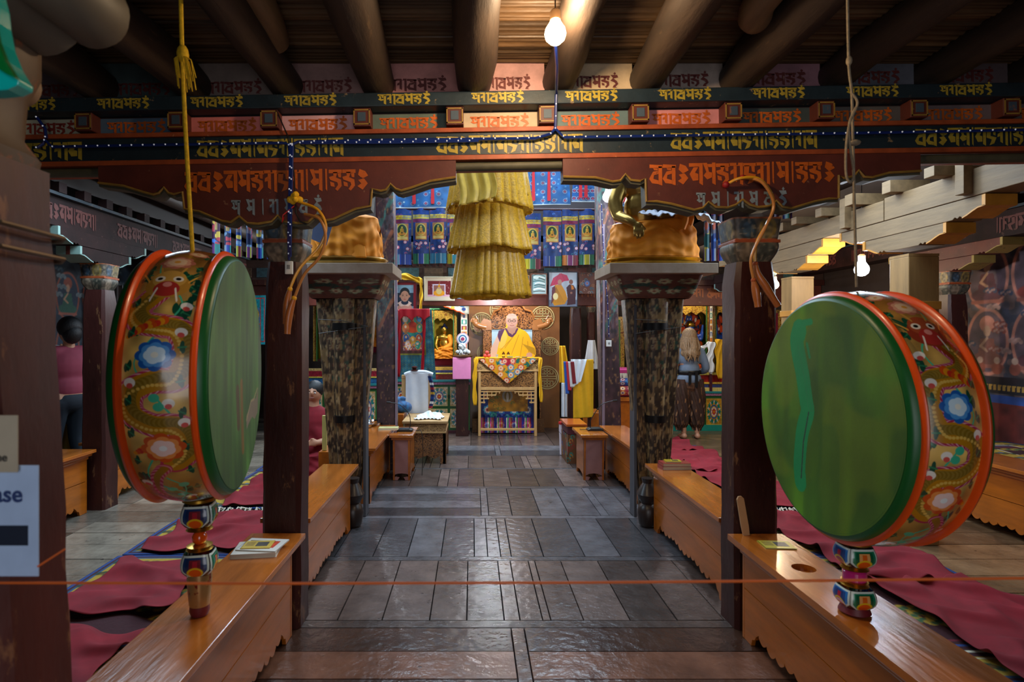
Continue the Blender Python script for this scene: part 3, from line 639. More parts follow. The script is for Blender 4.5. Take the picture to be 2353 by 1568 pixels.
# the two clustered pillars that carry the statues
pat = Cv(260, 300, 4, 9, '#54402c'); pat.noise(.5, 30)
for i in range(90):
    x, y = rj.random()*4, 5.5+rj.random()*3.5; pat.flower(x, y, .16, 6, ['#6a3a2c', '#8a7a5a', '#5a2a20'], rj.random()); pat.leaf(x+.2, y, rj.random()*6, .2, '#2c4a3a')
pat.noise(.8, 24, '#2e221a', .56, m=40); pat.noise(.8, 30, '#9a7a4c', .62, m=36); pat.noise(.7, 60, '#b89c70', .68, m=60)
def shelf_pillar(label, cx, cy, side):
    t = thing('clustered_pillar', label, 'pillar', (cx, cy, 0), (0, 0, 0), 'clustered pillars with statue shelves'); zt = 1.9
    strips = [(-.125, .02, .09), (.125, .02, .09), (0, -.05, .11), (-.06, .1, .08), (.06, .1, .08)]
    for i, (dx, dy, w) in enumerate(strips):
        def fn(U, V, dx=dx, dy=dy, w=w):
            a = U/4*2*PI-PI*.75; q = 3 if dx == 0 else 8; k2 = (np.abs(np.cos(a))**q+np.abs(np.sin(a))**q)**(-1/q); f = V/9; s = .62+.62*f
            return dx*(.55+.85*f)+np.cos(a)*k2*w*s*.75, dy*s+np.sin(a)*k2*w*s*.75, f*zt
        c2 = Cv(80, 180, 4, 9, '#000000'); c2.a = pat.a[::2, ::3][:150, :80].copy() if False else pat.a[np.ix_(np.linspace(0, 299, 180).astype(int), (np.linspace(0, 200, 80)+i*12).astype(int) % 260)]
        paint('strip' if dx else 'core', c2, fn, pc_wood, t)
    cv = Cv(260, 60, 4, 1, '#6a3a2c')
    for i in range(26): cv.flower(i*.155+.1, .3+.4*(i % 2), .12, 7, ['#94a480', '#c0b490', '#8a4a38'], i); cv.leaf(i*.155, .5, i, .16, '#24443a')
    cv.noise(.5, 60, '#4a3024', .66)
    def fc(U, V):
        a = U/4*2*PI-PI*.75; k2 = (np.abs(np.cos(a))**12+np.abs(np.sin(a))**12)**(-1/12); r = .27+.1*V**.7
        return np.cos(a)*k2*r, np.sin(a)*k2*r*.6, zt+V*.2
    paint('flared_capital', cv, fc, pc_wood, t)
    MB().box(-.45, .45, -.3, .3, 2.1, 2.185).build('shelf', P_('marbled_board', '#c0a488', .5, var=.35, scale=5, base2='#b8a494'), t, 0, .004)
    for z, r in ((1.66, .105), (.86, .088)):
        MB().lathe([(r, z-.03), (r, z+.03)], 24, (0, -.075*(1 if z > 1 else .9), 0)).build('iron_band', iron_m, t)
    mb2 = MB(); s = -side*.17   # grey boards nailed to the aisle side
    mb2.box(s-.012, s+.012, -.06, .08, 0, 1.85); mb2.build('side_board', P_('weathered_board', '#4a4a50', .6, var=.3, stretch=(4, 4, .4)), t, 0, .003)
    mb2 = MB(); mb2.tube([(-.2, -.17, 1.72), (0, -.2, 1.71), (.22, -.16, 1.66), (-.2, -.17, 1.6)], .003, 5); mb2.build('binding_wire', P_('grey_wire', '#5a5a58', .5), t)
    return t
SP_R = shelf_pillar('patterned clustered pillar carrying the gilded statue on the right', X(1506, 4.95), 5.02, 1)
SP_L = shelf_pillar('patterned clustered pillar under the orange-draped statue on the left', X(792, 4.95), 5.02, -1)
for px, lab, cy in ((1488, 'dark turned foot at the base of the right statue pillar', 4.72), (812, 'dark turned foot at the base of the left statue pillar', 4.72)):
    o = MB().lathe([(.05, 0), (.07, .02), (.085, .12), (.07, .17), (.05, .19), (.075, .23), (.09, .27), (.06, .33), (.04, .36), (.05, .4)], 24, (X(px, cy), cy, 0)).build('turned_foot', P_('dark_turned_wood', '#2c211d', .35, chips='#6a5040', chip_amt=.66)); tag(o, lab, 'post', kind='thing')

# painted columns of the side rows and the far end
def capcol(label, cx, cy, w, zt=2.0, mat=None): return column(label, cx, cy, w, w, zt, 'dark side row columns', mat)
capcol('dark side column standing between the left aisle benches', -3.435, 5.25, .22)
capcol('dark column at the right side wall by the pink mural', X(2195, 5.8), 5.85, .22)
capcol('far maroon column behind the stand of scarves', X(1326, 8.6), 8.75, .17)
capcol('farthest column with a white scarf tied round it', X(1359, 10.2), 10.25, .14)
capcol('dark side column in the far left aisle', -3.5, 8.6, .2)

# ================================================================ SIDE BEAMS
def side_beam(label, x, y0, y1, mat, tx=None):
    t = thing('aisle_beam', label, 'beam', (x, 0, 0), group='painted beams along the side aisles')
    MB().box(-.12, .12, y0, y1, 2.48, 2.72).build('beam', aisle_m, t, 0, .005)
    s = 1 if x < 0 else -1; m_ = MB()
    y = y0+.15
    while y < y1-.8: letters(m_, LONG[:10], y, y+.7, 2.53, 2.66, s*.123, plane='yz'); y += 1.0
    m_.build('lettering', P_('dull_red_lettering', '#4e1e16', .65), t, 0)
    y = y0+.1
    while y < y1: MB().box(*sorted((s*.1, s*.18)), y, y+.09, 2.746, 2.829).build('block', aisle_m, t, 0); y += .3
    MB().box(-.14, s*.15+.02, y0, y1, 2.72, 2.745).build('plank', black_p, t, 0)
    MB().box(-.14, .14, y0, y1, 2.83, 3.04).build('upper_beam', P_('dark_plank', '#221c1a', .6), t, 0)
    return t
side_beam('dark painted beam running back over the left aisle columns', -3.52, 3.3, 11, maroon_b)
side_beam('dark painted beam high on the right wall above the pink mural', 4.95, 3.4, 9.5, maroon_b)
cg = P_('sea_green_paint', '#7f9a90', .6, chips='#4a3030', chip_amt=.66)
def stepped(label, x, yc, s=1, L=.62, d=.08, mats=None, group='stepped bracket arms of the side aisles', z0=2.233):
    """two-tier bracket arm along the aisle, its rolled ends painted grey-green with a maroon stripe"""
    t = thing('corbel', label, 'corbel', (x, yc, 0), group=group); a, e = mats or (aisle_m, cg)
    for (l, z, dd) in ((L*.58, z0, d-.004), (L, z0+.124, d)):
        zb = z; poly = []
        for sg in (-1, 1):
            q = [(l, z+.122), (l, z+.05), (l-.05, z+.045), (l-.09, z+.03), (l-.13, z+.012), (l-.17, z+.0), (l-.19, z+.014), (l-.21, z+.001), (l-.23, z+.014), (l-.25, z+.0)]
            poly += [(sg*u, v) for u, v in (q if sg > 0 else reversed(q))][::1]
        poly = [(u, v) for u, v in poly]
        MB().prism(list(reversed(poly)), -dd, dd, 'yz').build('tier', a, t, 0, .003)
        for sg in (-1, 1):
            mb = MB(); mb.box(-d-.004, d+.004, *sorted((sg*(l-.02), sg*(l+.006))), z+.048, z+.12)
            mb.prism([(sg*(l), z+.052), (sg*(l), z+.046), (sg*(l-.05), z+.041), (sg*(l-.09), z+.026), (sg*(l-.13), z+.008), (sg*(l-.17), z-.004), (sg*(l-.17), z+.003), (sg*(l-.13), z+.018), (sg*(l-.09), z+.036), (sg*(l-.05), z+.05)], -d-.004, d+.004, 'yz')
            o = mb.build('painted_end', e, t, 0)
            if e is cg: MB().box(-.018, .018, *sorted((sg*(l), sg*(l+.008))), z+.046, z+.121).build('stripe', maroon_b, o, 0)
    return t
stepped('maroon stepped bracket with grey-green rolled end over the left aisle column', -3.47, 5.25, d=.1)
stepped('stepped bracket over the farther left aisle column', -3.5, 8.6, d=.1)
stepped('dark stepped bracket with ochre rolled ends by the right wall column', 4.9, 5.85, L=.7, d=.1, mats=(maroon_b, P_('dull_ochre', '#8a7236', .6, chips='#3a2a20', chip_amt=.6)))
stepped('stepped bracket with pale grey ends beyond the white lamp', 3.75, 8.0, L=.9, d=.12)

# raw timber repair frame on the right
XB = 3.4
t = thing('timber_beam', 'pale new timber beam running back along the right aisle', 'beam', (XB, 0, 0))
MB().box(-.104, .104, 2.0, 4.55, 2.5, 2.68).build('beam', raw_w, t, 0, .004)
MB().box(-.104, .104, 4.56, 7.6, 2.5, 2.665).build('beam', raw_w, t, 0, .004)
for i in range(12):
    y = 2.6+i*.42+rj.uniform(-.1, .1); MB().box(-.14-rj.random()*.1, .1, y, y+.09, 2.68, 2.73+rj.random()*.05).build('packing_block', raw_w, t, 0, .003)
for y, h in ((3.05, .18), (3.75, .17), (4.95, .16)):
    MB().box(-.16, -.1, y, y+.07, 2.52, 2.52+h+.1).build('cleat', raw_w, t, 0, .003)
G = 'pale new timber posts on the right'
for yc, lab, z1 in ((4.38, 'pale new timber post rising behind the right drum', 2.27), (5.95, 'pale new timber post farther back, lit by the lamp', 2.26)):
    t = thing('timber_post', lab, 'post', (XB, yc, 0), group=G)
    MB().box(-.115, .115, -.1, .1, 0, z1-.09).build('shaft', raw_v, t, 0, .006)
    MB().box(-.125, .125, -.11, .11, 1.78, 1.84).build('collar', P_('orange_timber', '#c08030', .5), t, 0, .003)
    MB().box(-.115, .115, -.1, .1, z1-.09, z1-.07).build('groove', raw_v, t, 0)
stepped('pale timber bracket arm over the nearer new post', XB, 4.38, L=.72, d=.1, mats=(raw_w, P_('honey_timber', '#c8862c', .5, var=.2)), group='pale timber bracket arms', z0=2.25)
stepped('pale timber bracket arm over the farther new post', XB, 5.95, L=.6, d=.1, mats=(raw_w, P_('honey_timber', '#c8862c', .5, var=.2)), group='pale timber bracket arms', z0=2.25)

# ================================================================ BENCHES
def bench(label, xin, width, y0, y1, side, zt=.525, group='long varnished pine benches along the aisles', hole=None):
    """side: -1 the aisle lies towards -x, +1 towards +x"""
    t = thing('bench', label, 'bench', (xin, y0, 0), group=group); L = y1-y0; s = -side   # body lies towards s
    def bx_(a, b, c, d, e, f, n, m, bv=.003, par=t): return boxo(n, *sorted((s*a, s*b)), c, d, e, f, m, par, bv)
    if hole:
        hc, hr = hole; n = 24; m_ = MB(); zA, zB = zt-.03, zt
        xs0, xs1 = sorted((0, s*width)); cx = (xs0+xs1)/2
        m_.box(xs0, xs1, 0, hc-.12, zA, zB); m_.box(xs0, xs1, hc+.12, L, zA, zB)
        inner = [(cx+.05*math.cos(2*PI*k/n)*1.0, hc+hr*math.sin(2*PI*k/n)) for k in range(n)]
        def sq(k):
            a = 2*PI*k/n; c, d = math.cos(a), math.sin(a); q = 1/max(abs(c), abs(d)); return (cx+c*q*width/2, hc+d*q*.12)
        outer = [sq(k) for k in range(n)]
        for z, rev in ((zB, 0), (zA, 1)):
            base = len(m_.v); m_.add([(p[0], p[1], z) for p in inner]+[(p[0], p[1], z) for p in outer], [((k, (k+1) % n, n+(k+1) % n, n+k) if rev else (n+k, n+(k+1) % n, (k+1) % n, k)) for k in range(n)])
        m_.rings([[(p[0], p[1], zA) for p in inner], [(p[0], p[1], zB) for p in inner]], caps=False)
        for xx in (xs0, xs1): m_.add([(xx, hc-.12, zA), (xx, hc+.12, zA), (xx, hc+.12, zB), (xx, hc-.12, zB)], [(0, 1, 2, 3)])
        m_.build('top', bench_t, t, 0)
    else: bx_(0, width, 0, L, zt-.028, zt, 'top', bench_t)
    bx_(.022, width-.02, .02, L-.02, zt-.055, zt-.028, 'moulding', bench_m, .008)
    bx_(.045, width-.045, .035, L-.035, zt-.085, zt-.055, 'moulding', bench_m, .01)
    mid = zt*.5
    bx_(.062, .082, .04, L-.04, mid+.002, zt-.08, 'upper_board', bench_m, .002)
    pts = [(.04, mid-.002), (.04, 0), (.13, 0)]; y = .13; k = 0; N = max(4, int((L-.26)/.075)); dy = (L-.26)/N
    pts.append((.14, .035)); pts.append((.165, .045))
    for i in range(N):
        for q in range(7):
            f = q/6; yy = .13+dy*(i+f)
            if .17 < yy < L-.17: pts.append((yy, .078-.022*abs(math.sin(f*PI))+.012*math.cos(i*1.3)))
    pts += [(L-.165, .045), (L-.14, .035), (L-.13, 0), (L-.04, 0), (L-.04, mid-.002)]
    MB().prism(pts, *sorted((s*.062, s*.082)), 'yz').build('scalloped_board', bench_m, t, 0)
    bx_(width-.08, width-.06, .04, L-.04, .05, zt-.08, 'back_board', bench_m, .002)
    for yy in (.04, L-.06): bx_(.06, width-.06, yy, yy+.02, 0, zt-.08, 'end_board', bench_m, .002)
    return t
bench('varnished bench in the lower right corner with an oval hand hole, under the right drum', 1.36, .29, .85, 3.03, -1, hole=(YF(1306, .525)-.85, .05))
bench('varnished bench in the lower left corner under the left drum', -.89, .29, .9, 3.04, 1)
bench('varnished bench right of the aisle ending at the statue pillar, two red books on it', 1.42, .29, 3.28, 4.68, -1, zt=.53)
bench('varnished bench left of the aisle between the front column and the statue pillar', -.93, .29, 3.27, 4.66, 1, zt=.53)
bench('varnished bench beyond the right statue pillar', 1.49, .3, 5.3, 6.66, -1, zt=.53)
bench('varnished bench beyond the left statue pillar with a pale booklet', -.9, .3, 5.3, 6.7, 1, zt=.53)
bench('short bench at the left edge in front of the dark side column', -3.38, .34, 4.1, 5.12, 1, zt=.56)
bench('bench behind the dark side column on the left', -3.38, .36, 5.4, 7.2, 1, zt=.56)
bench('bench at the far right edge below the rug-covered seat', 4.14, .4, 3.2, 5.6, -1, zt=.56)
# aisle-end tables
def endtable(label, x0, x1, y0, y1, zt, sidec):
    t = thing('small_table', label, 'table', ((x0+x1)/2, y0, 0), group='small tables with pink ends at the aisle'); w = (x1-x0)/2
    boxo('top', -w-.02, w+.02, -.02, y1-y0+.02, zt-.03, zt, bench_t, t); boxo('moulding', -w+.0, w, 0, y1-y0, zt-.06, zt-.03, bench_m, t, .006)
    poly = [(-w+.02, zt-.06), (-w+.02, 0), (-w+.07, 0), (-w+.09, .03), (-.1, .045), (-.05, .07), (0, .075), (.05, .07), (.1, .045), (w-.09, .03), (w-.07, 0), (w-.02, 0), (w-.02, zt-.06)]
    MB().prism(poly, .02, .04).build('front_board', P_('dusty_pink_board', '#9a6a66', .5, var=.15, chips='#8a5038', chip_amt=.68), t, 0)
    MB().prism(poly, y1-y0-.04, y1-y0-.02).build('back_board', bench_m, t, 0)
    for a in (-w+.02, w-.04):
        q = [(.0, zt-.06), (.02, 0), (.07, 0), (.09, .05), ((y1-y0)/2, .07), (y1-y0-.09, .05), (y1-y0-.07, 0), (y1-y0-.02, 0), (y1-y0-.02, zt-.06)]
        MB().prism(q, a, a+.02, 'yz').build('side_board', bench_m, t, 0)
    return t
endtable('small table with pink end board and microphone on the left of the aisle', -.885, -.66, 6.2, 6.72, .5, 0)
endtable('small table with pink end board and microphone on the right of the aisle', 1.2, 1.46, 6.2, 6.7, .5, 0)
cw = carved('carved_pale_wood', '#b48a54', '#74502c', .5, 30)
cd = carved('carved_dark_wood', '#8a5a30', '#3a2010', .4, 34)
t = thing('carved_table', 'low table with deeply carved panels and a white scarf on it', 'table', (-.56, 7.0, 0))
boxo('top', -.3, .26, -.02, .72, .5, .53, table_m, t); boxo('frieze', -.27, .23, 0, .7, .4, .5, cw, t)
boxo('lower_moulding', -.28, .24, -.01, .71, .38, .4, table_m, t)
MB().prism([(-.26, .38), (-.26, .0), (-.2, 0), (-.19, .1), (-.1, .06), (0, .1), (.1, .06), (.16, .1), (.17, 0), (.23, 0), (.23, .38)], .02, .05).build('carved_apron', cd, t, 0)
MB().prism([(.02, .38), (.02, .0), (.08, 0), (.1, .1), (.3, .07), (.5, .1), (.6, .1), (.62, 0), (.68, 0), (.68, .38)], .2, .23, 'yz').build('carved_apron', cd, t, 0)
for a, b in ((-.26, .03), (.2, .03), (-.26, .64), (.2, .64)): boxo('leg', a, a+.04, b, b+.04, 0, .4, cd, t)
t = thing('painted_stool', 'low orange-topped stool with painted carved side by the bucket', 'stool', (X(1322, 7.1), 7.0, 0))
boxo('top', -.13, .13, 0, .5, .46, .49, P_('orange_lacquer', '#b5551a', .25, coat=.5), t); boxo('apron', -.11, .11, .02, .48, .36, .46, P_('plum_paint', '#4a1c28', .4), t)
cv = Cv(50, 60, 1, 1, '#6a4020')
for i in range(14): cv.scroll(rj.random(), rj.random(), .12, ['#2c7a70', '#b07a30', '#8a2a20', '#2c4a90'][i % 4], .04)
paint('painted_panel', cv, lambda U, V: (-.115+0*U, .03+U*.44, .0+V*.36), pc_wood, t); paint('painted_panel', cv, lambda U, V: (-.11+U*.22, .025+0*U, V*.36), pc_wood, t)
for a in (-.1, .06):
    for b in (.03, .43): boxo('leg', a, a+.04, b, b+.04, 0, .36, P_('plum_paint', '#4a1c28', .4), t)

# ================================================================ CARPETS AND CLOTHS
def carpet_cv(L, Wd, seed):
    cv = Cv(int(Wd*110), int(L*110), Wd, L, '#3a1018'); r_ = random.Random(seed)
    cv.frame(0, Wd, 0, L, .03, '#24407a'); cv.frame(.05, Wd-.05, .05, L-.05, .17, '#a8882a'); cv.frame(.05, Wd-.05, .05, L-.05, .018, '#28486a'); cv.frame(.2, Wd-.2, .2, L-.2, .014, '#c8c0a8')
    y = .1
    while y < L-.05:
        for x in (.135, Wd-.135): cv.cloud(x, y, .055, '#243a24', '#6a4a1a'); cv.circ(x, y+.03, .02, '#3a5a8a')
        y += .18
    x = .3
    while x < Wd-.2:
        for y in (.135, L-.135): cv.cloud(x, y, .055, '#243a24', '#6a4a1a')
        x += .2
    for k in range(3): cv.rect(.22, Wd-.22, .26+k*.05, .275+k*.05, ['#d8d0b8', '#2a4a8a', '#7a2030'][k]); cv.rect(.22, Wd-.22, L-.27-k*.05, L-.255-k*.05, ['#d8d0b8', '#2a4a8a', '#7a2030'][k])
    for i in range(int(L*4)): cv.cloud(.3+r_.random()*(Wd-.6), .45+r_.random()*(L-.9) if L > 1 else L/2, .07, '#a8882a', '#3a5a3a')
    return cv
def carpet(label, x0, x1, y0, y1, seed, group, fringe=False):
    cv = carpet_cv(y1-y0, x1-x0, seed)
    t = thing('carpet', label, 'carpet', (x0, y0, 0), group=group)
    o = paint('pile', cv, lambda U, V: (U+.01*np.sin(V*3+seed), V, .014+.003*np.sin(U*5+V*4)), pc_rug, t, solid=.016)
    if fringe:
        m_ = MB()
        for i in range(46):
            x = (x1-x0)*i/45; L = rj.uniform(.06, .12); m_.tube([(x, y1-y0, .02), (x+rj.uniform(-.03, .03), y1-y0+L*.5, .045), (x+rj.uniform(-.05, .05), y1-y0+L, .012)], .007, 4)
        m_.build('fringe', P_('cream_fringe', '#cfc6b4', .9), t)
    return t
GL_ = 'patterned carpets along the left of the aisle'; GR_ = 'patterned carpets along the right of the aisle'
ys = [1.0, 2.55, 4.05, 5.15, 6.6, 8.1]
lab = ['nearest', 'second from the camera', 'third, ending in white fringe', 'fourth, beyond the fringe', 'farthest']
for i in range(5):
    carpet('yellow and maroon carpet left of the aisle, ' + lab[i], -2.5, -1.22, ys[i], ys[i+1]-.02-(.1 if i == 2 else 0), i, GL_, i == 2)
    carpet('yellow and maroon carpet right of the aisle, ' + lab[i], 1.72, 3.18, ys[i], ys[i+1]-.02-(.1 if i == 2 else 0), i+9, GR_, i == 2)
def cloth(label, x0, x1, y0, y1, seed, group, z=.035, mat=cloth_m):
    r_ = np.random.RandomState(seed); nx, ny = 70, int(70*(y1-y0)/(x1-x0)); ph = r_.rand(8)*6; fr_ = r_.uniform(3, 9, (8, 2)); dr = r_.uniform(-1, 1, 8)
    cv = Cv(nx, ny, 1, 1, '#ffffff')
    def fn(U, V):
        x = x0+(x1-x0)*U; y = y0+(y1-y0)*V; h = 0*U
        for k in range(8): h += np.sin(x*fr_[k, 0]*2+y*fr_[k, 1]*2.4*dr[k]+ph[k])*.16
        r = np.abs(np.sin(y*8.0+x*3.2*dr[0]+1.5*h+ph[0]))**6+.8*np.abs(np.sin(x*5+y*6*dr[1]+ph[1]+h))**8
        ed = .03*np.sin(V*11+ph[2])*(np.abs(U-.5)*2)**3; ey = .035*np.sin(U*9+ph[3])*(np.abs(V-.5)*2)**3
        return x+ed, y+ey, z+.004+.014*(h*.5+.5)+.034*r
    o = paint('maroon_cloth', cv, fn, mat, None, solid=.004); tag(o, label, 'cloth', group, 'thing'); return o
GC = 'creased maroon cloths laid over the carpets'
lx = [(-2.42, -1.7), (-2.36, -1.72), (-2.38, -1.55), (-2.3, -1.5), (-2.3, -1.5), (-2.3, -1.5)]
ly = [(2.05, 2.95), (3.15, 3.88), (4.08, 4.95), (5.15, 6.2), (6.25, 7.3), (7.35, 8.6)]
for i, ((a, b), (c, d)) in enumerate(zip(lx, ly)):
    cloth('creased maroon cloth on the left carpets, ' + ['nearest to the camera', 'second from the camera', 'third, just before the white fringe', 'fourth, just beyond the fringe', 'fifth, beside the statue pillar', 'farthest, by the far seats'][i], a, b, c, d, i, GC)
ry = [(1.0, 3.6), (3.55, 4.95), (5.12, 6.5), (6.45, 7.6), (7.55, 8.5)]; rx = [(2.45, 3.14), (2.42, 3.12), (2.5, 3.2), (2.5, 3.15), (2.45, 3.1)]
for i, ((a, b), (c, d)) in enumerate(zip(rx, ry)):
    cloth('creased maroon cloth on the right carpets, ' + ['long one nearest to the camera', 'second, before the white fringe', 'third, just beyond the fringe', 'fourth, beside the statue pillar', 'farthest, near the barefoot woman'][i], a, b, c, d, i+20, GC)
cv = carpet_cv(1.24, .7, 50); 
t = thing('rug_seat', 'low seat by the right wall covered with patterned rugs', 'seat', (4.58, 4.4, 0)); boxo('base', .02, .68, 0, 1.2, 0, .48, bench_m, t)
paint('top_rug', cv, lambda U, V: (U*1.0, V, .53+.006*np.sin(V*9)), pc_rug, t, solid=.02)
boxo('lower_rug', 0, .7, -.02, 1.24, .48, .515, P_('magenta_rug', '#8a1840', .9, var=.4), t)

# ================================================================ DRUMS
def rim_canvas(red):
    """one half turn of the painted shell: u runs round the rim from the top (0) to the bottom (PI), v across it (0..1)"""
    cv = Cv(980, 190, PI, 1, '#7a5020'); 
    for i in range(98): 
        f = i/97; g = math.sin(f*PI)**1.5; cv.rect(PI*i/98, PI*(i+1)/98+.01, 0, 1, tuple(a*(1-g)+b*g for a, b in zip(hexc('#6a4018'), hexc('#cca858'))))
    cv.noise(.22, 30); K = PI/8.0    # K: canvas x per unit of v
    def S(u, v): return (u, v)
    r_ = random.Random(3 if red else 4)
    dark, mid, teal = '#134a34', '#2a7a50', '#3ab08a'
    def leaf(u, v, a, L): 
        for d in (-.7, 0, .7): cv.circ(u+math.cos(a+d)*L*.16, v+math.sin(a+d)*L*.45, L*.2, dark, L*.2, 0)
        cv.line([(u, v), (u+math.cos(a)*L*.3, v+math.sin(a)*L*.8)], .012, mid)
    def el(u, v, r, c, k=1): cv.circ(u, v, r*.36, c, r*k)     # round on the shell: u is radians (.47 m), v is .2 m
    def flow(u, v, r, cs):
        for n, q, c in ((8, .75, cs[0]), (7, .5, cs[1]), (5, .26, cs[2])):
            for i in range(n): a = 2*PI*i/n+q; el(u+math.cos(a)*r*q*.36, v+math.sin(a)*r*q, r*.36, c)
        el(u, v, r*.2, cs[3])
    for i in range(26): leaf(r_.uniform(.15, 3.0), r_.choice([.12, .85, .2, .78]), r_.random()*6, .22)
    # vine
    cv.line([(.55+.22*i, .5+.3*math.sin(i*1.7+1)) for i in range(12)], .02, teal, True)
    # dragon body: a snake of scales with a red fringe
    body = [(.86, .5), (.98, .72), (1.06, .86), (1.15, .74), (1.18, .46), (1.2, .2), (1.3, .06), (1.44, .06), (1.54, .2), (1.55, .5), (1.62, .84), (1.76, .86), (1.84, .56), (1.86, .22), (1.96, .06), (2.08, .1), (2.16, .3)]
    sp = [tuple(p)[:2] for p in spline([(*p, 0) for p in body], 10)]
    fr1 = '#a02048' if red else '#b03050'
    for i, (u, v) in enumerate(sp): el(u, v, .235, fr1 if i % 3 else '#d8a0a8')
    for i, (u, v) in enumerate(sp): el(u, v, .185, '#8a3a10' if red and i < 30 else '#b07a14')
    for i, (u, v) in enumerate(sp): el(u-.02, v-.04, .09, '#7a6018' if i % 2 else '#8a7028')
    for i, (u, v) in enumerate(sp[::2]): el(u+.03, v+.08, .03, '#d8b050')
    # tail
    tl = [tuple(p)[:2] for p in spline([(p[0], p[1], 0) for p in [(2.2, .5), (2.3, .66), (2.5, .72), (2.66, .6), (2.85, .7)]], 8)]
    for i, (u, v) in enumerate(tl): el(u, v, .13-.003*i, '#d07888' if i % 2 else fr1)
    for i, (u, v) in enumerate(tl): el(u, v, .07-.002*i, '#9a6a18')
    # flames beside the body
    for (u, v, a) in ((1.16, .6, 0), (1.2, .75, 1), (2.0, .55, 0), (2.02, .7, 1), (1.14, .42, 1)):
        for k in range(5): el(u+k*.012, v+k*.045, .09-k*.012, ['#c84a14', '#d88a14', '#c0301c'][k % 3], .8)
    for i in range(22): leaf(.4+i*.115, (.07, .93)[i % 2], (1.2, -1.2)[i % 2]+r_.random(), .15)
    # head with mane and horns
    for i in range(14): a = i/14*PI*1.1-.2; cv.line([(.94, .5), (.66+math.sin(a)*.16+.05, .5-math.cos(a)*.4)], [.03, .012], dark)
    el(.84, .5, .34, '#b08030' if not red else '#8a3420'); el(.78, .5, .26, '#c89a48' if not red else '#a04a2a'); el(.88, .5, .2, '#a8302a')
    for v in (.36, .64): el(.78, v, .08, '#e8e0d0'); el(.78, v, .04, '#101010'); cv.line([(.88, v), (.98, v+(.06 if v > .5 else -.06))], .026, '#e8e0d0'); cv.line([(.72, v), (.64, v*1.4-.2)], .03, '#c09040')
    el(.84, .5, .07, '#d88a80'); cv.line([(.8, .2), (.7, .06)], .02, '#d8a040'); cv.line([(.8, .8), (.7, .94)], .02, '#d8a040')
    # lotus at the top, blue flower in the middle, pink peony lower down
    flow(.56, .5, .26, ['#b06a5a', '#d8a088', '#e8c8a8', '#e0a040']); flow(.36, .28, .16, ['#c07060', '#e0b090', '#e8d0b0', '#d09040'])
    flow(1.38, .5, .27, ['#1c5aa8', '#4a90d0', '#c8e0ec', '#e8e8d8'])
    flow(2.02, .44, .3, ['#c8501c', '#e89048', '#f0d0c8', '#e8f0f0'])
    for (u, v) in ((1.22, .16), (1.56, .86), (1.7, .3), (2.38, .86), (2.62, .3), (2.8, .42), (2.86, .78), (1.02, .14), (1.84, .1)):
        el(u, v, .09, '#e8e4d8'); el(u+.02, v, .05, '#d05048')
    cv.line([(2.3, .5), (2.42, .3), (2.56, .36), (2.7, .5), (2.86, .44), (2.96, .62)], .018, teal, True)
    for (u, v) in ((2.4, .3), (2.55, .4), (2.7, .5), (2.45, .5), (1.66, .5), (1.72, .44)): el(u, v, .08, teal)
    return cv
def head_canvas(patch):
    cv = Cv(300, 300, 2, 2, '#4f8012' if patch else '#46702c', -1, -1)
    cv.noise(.25, 6, m=3); cv.noise(.12, 22, m=4)
    if patch:
        cv.noise(.5, 5, '#6e8410', .5); cv.noise(.35, 7, '#2a5a1c', .6, 3)
        cv.line([(-.32, .74), (-.36, .62), (-.28, .35), (-.22, .1), (-.2, .0), (-.28, -.2), (-.32, -.5), (-.3, -.66)], [.22, .18], '#069050', True)
        cv.line([(-.38, .8), (-.14, .82)], .06, '#089054'); cv.line([(-.2, .62), (-.16, .5)], .03, '#089054')
        cv.line([(-.34, .6), (-.24, .3), (-.18, .02), (-.12, .02), (-.16, .2), (-.22, .45), (-.28, .62)], .012, '#2c8a50'); cv.line([(-.18, 0), (-.26, -.28), (-.29, -.62)], .014, '#34302c')
    else:
        cv.noise(.4, 4, '#5a705a', .55, 2); cv.line([(.1, -.1), (.14, -.7)], .1, '#7a5c1c'); cv.line([(-.05, -.15), (-.02, -.45)], .12, '#5a4a1e'); cv.noise(.15, 40, m=4)
        cv.poly([(.3, -.42), (.42, -.36), (.56, -.28), (.72, -.3), (.84, -.2), (.8, -.45), (.66, -.5), (.55, -.46), (.4, -.5), (.3, -.55)], '#80705a')
        cv.line([(.3, -.46), (.5, -.3), (.62, -.3), (.8, -.2)], .02, '#a89468')
    return cv
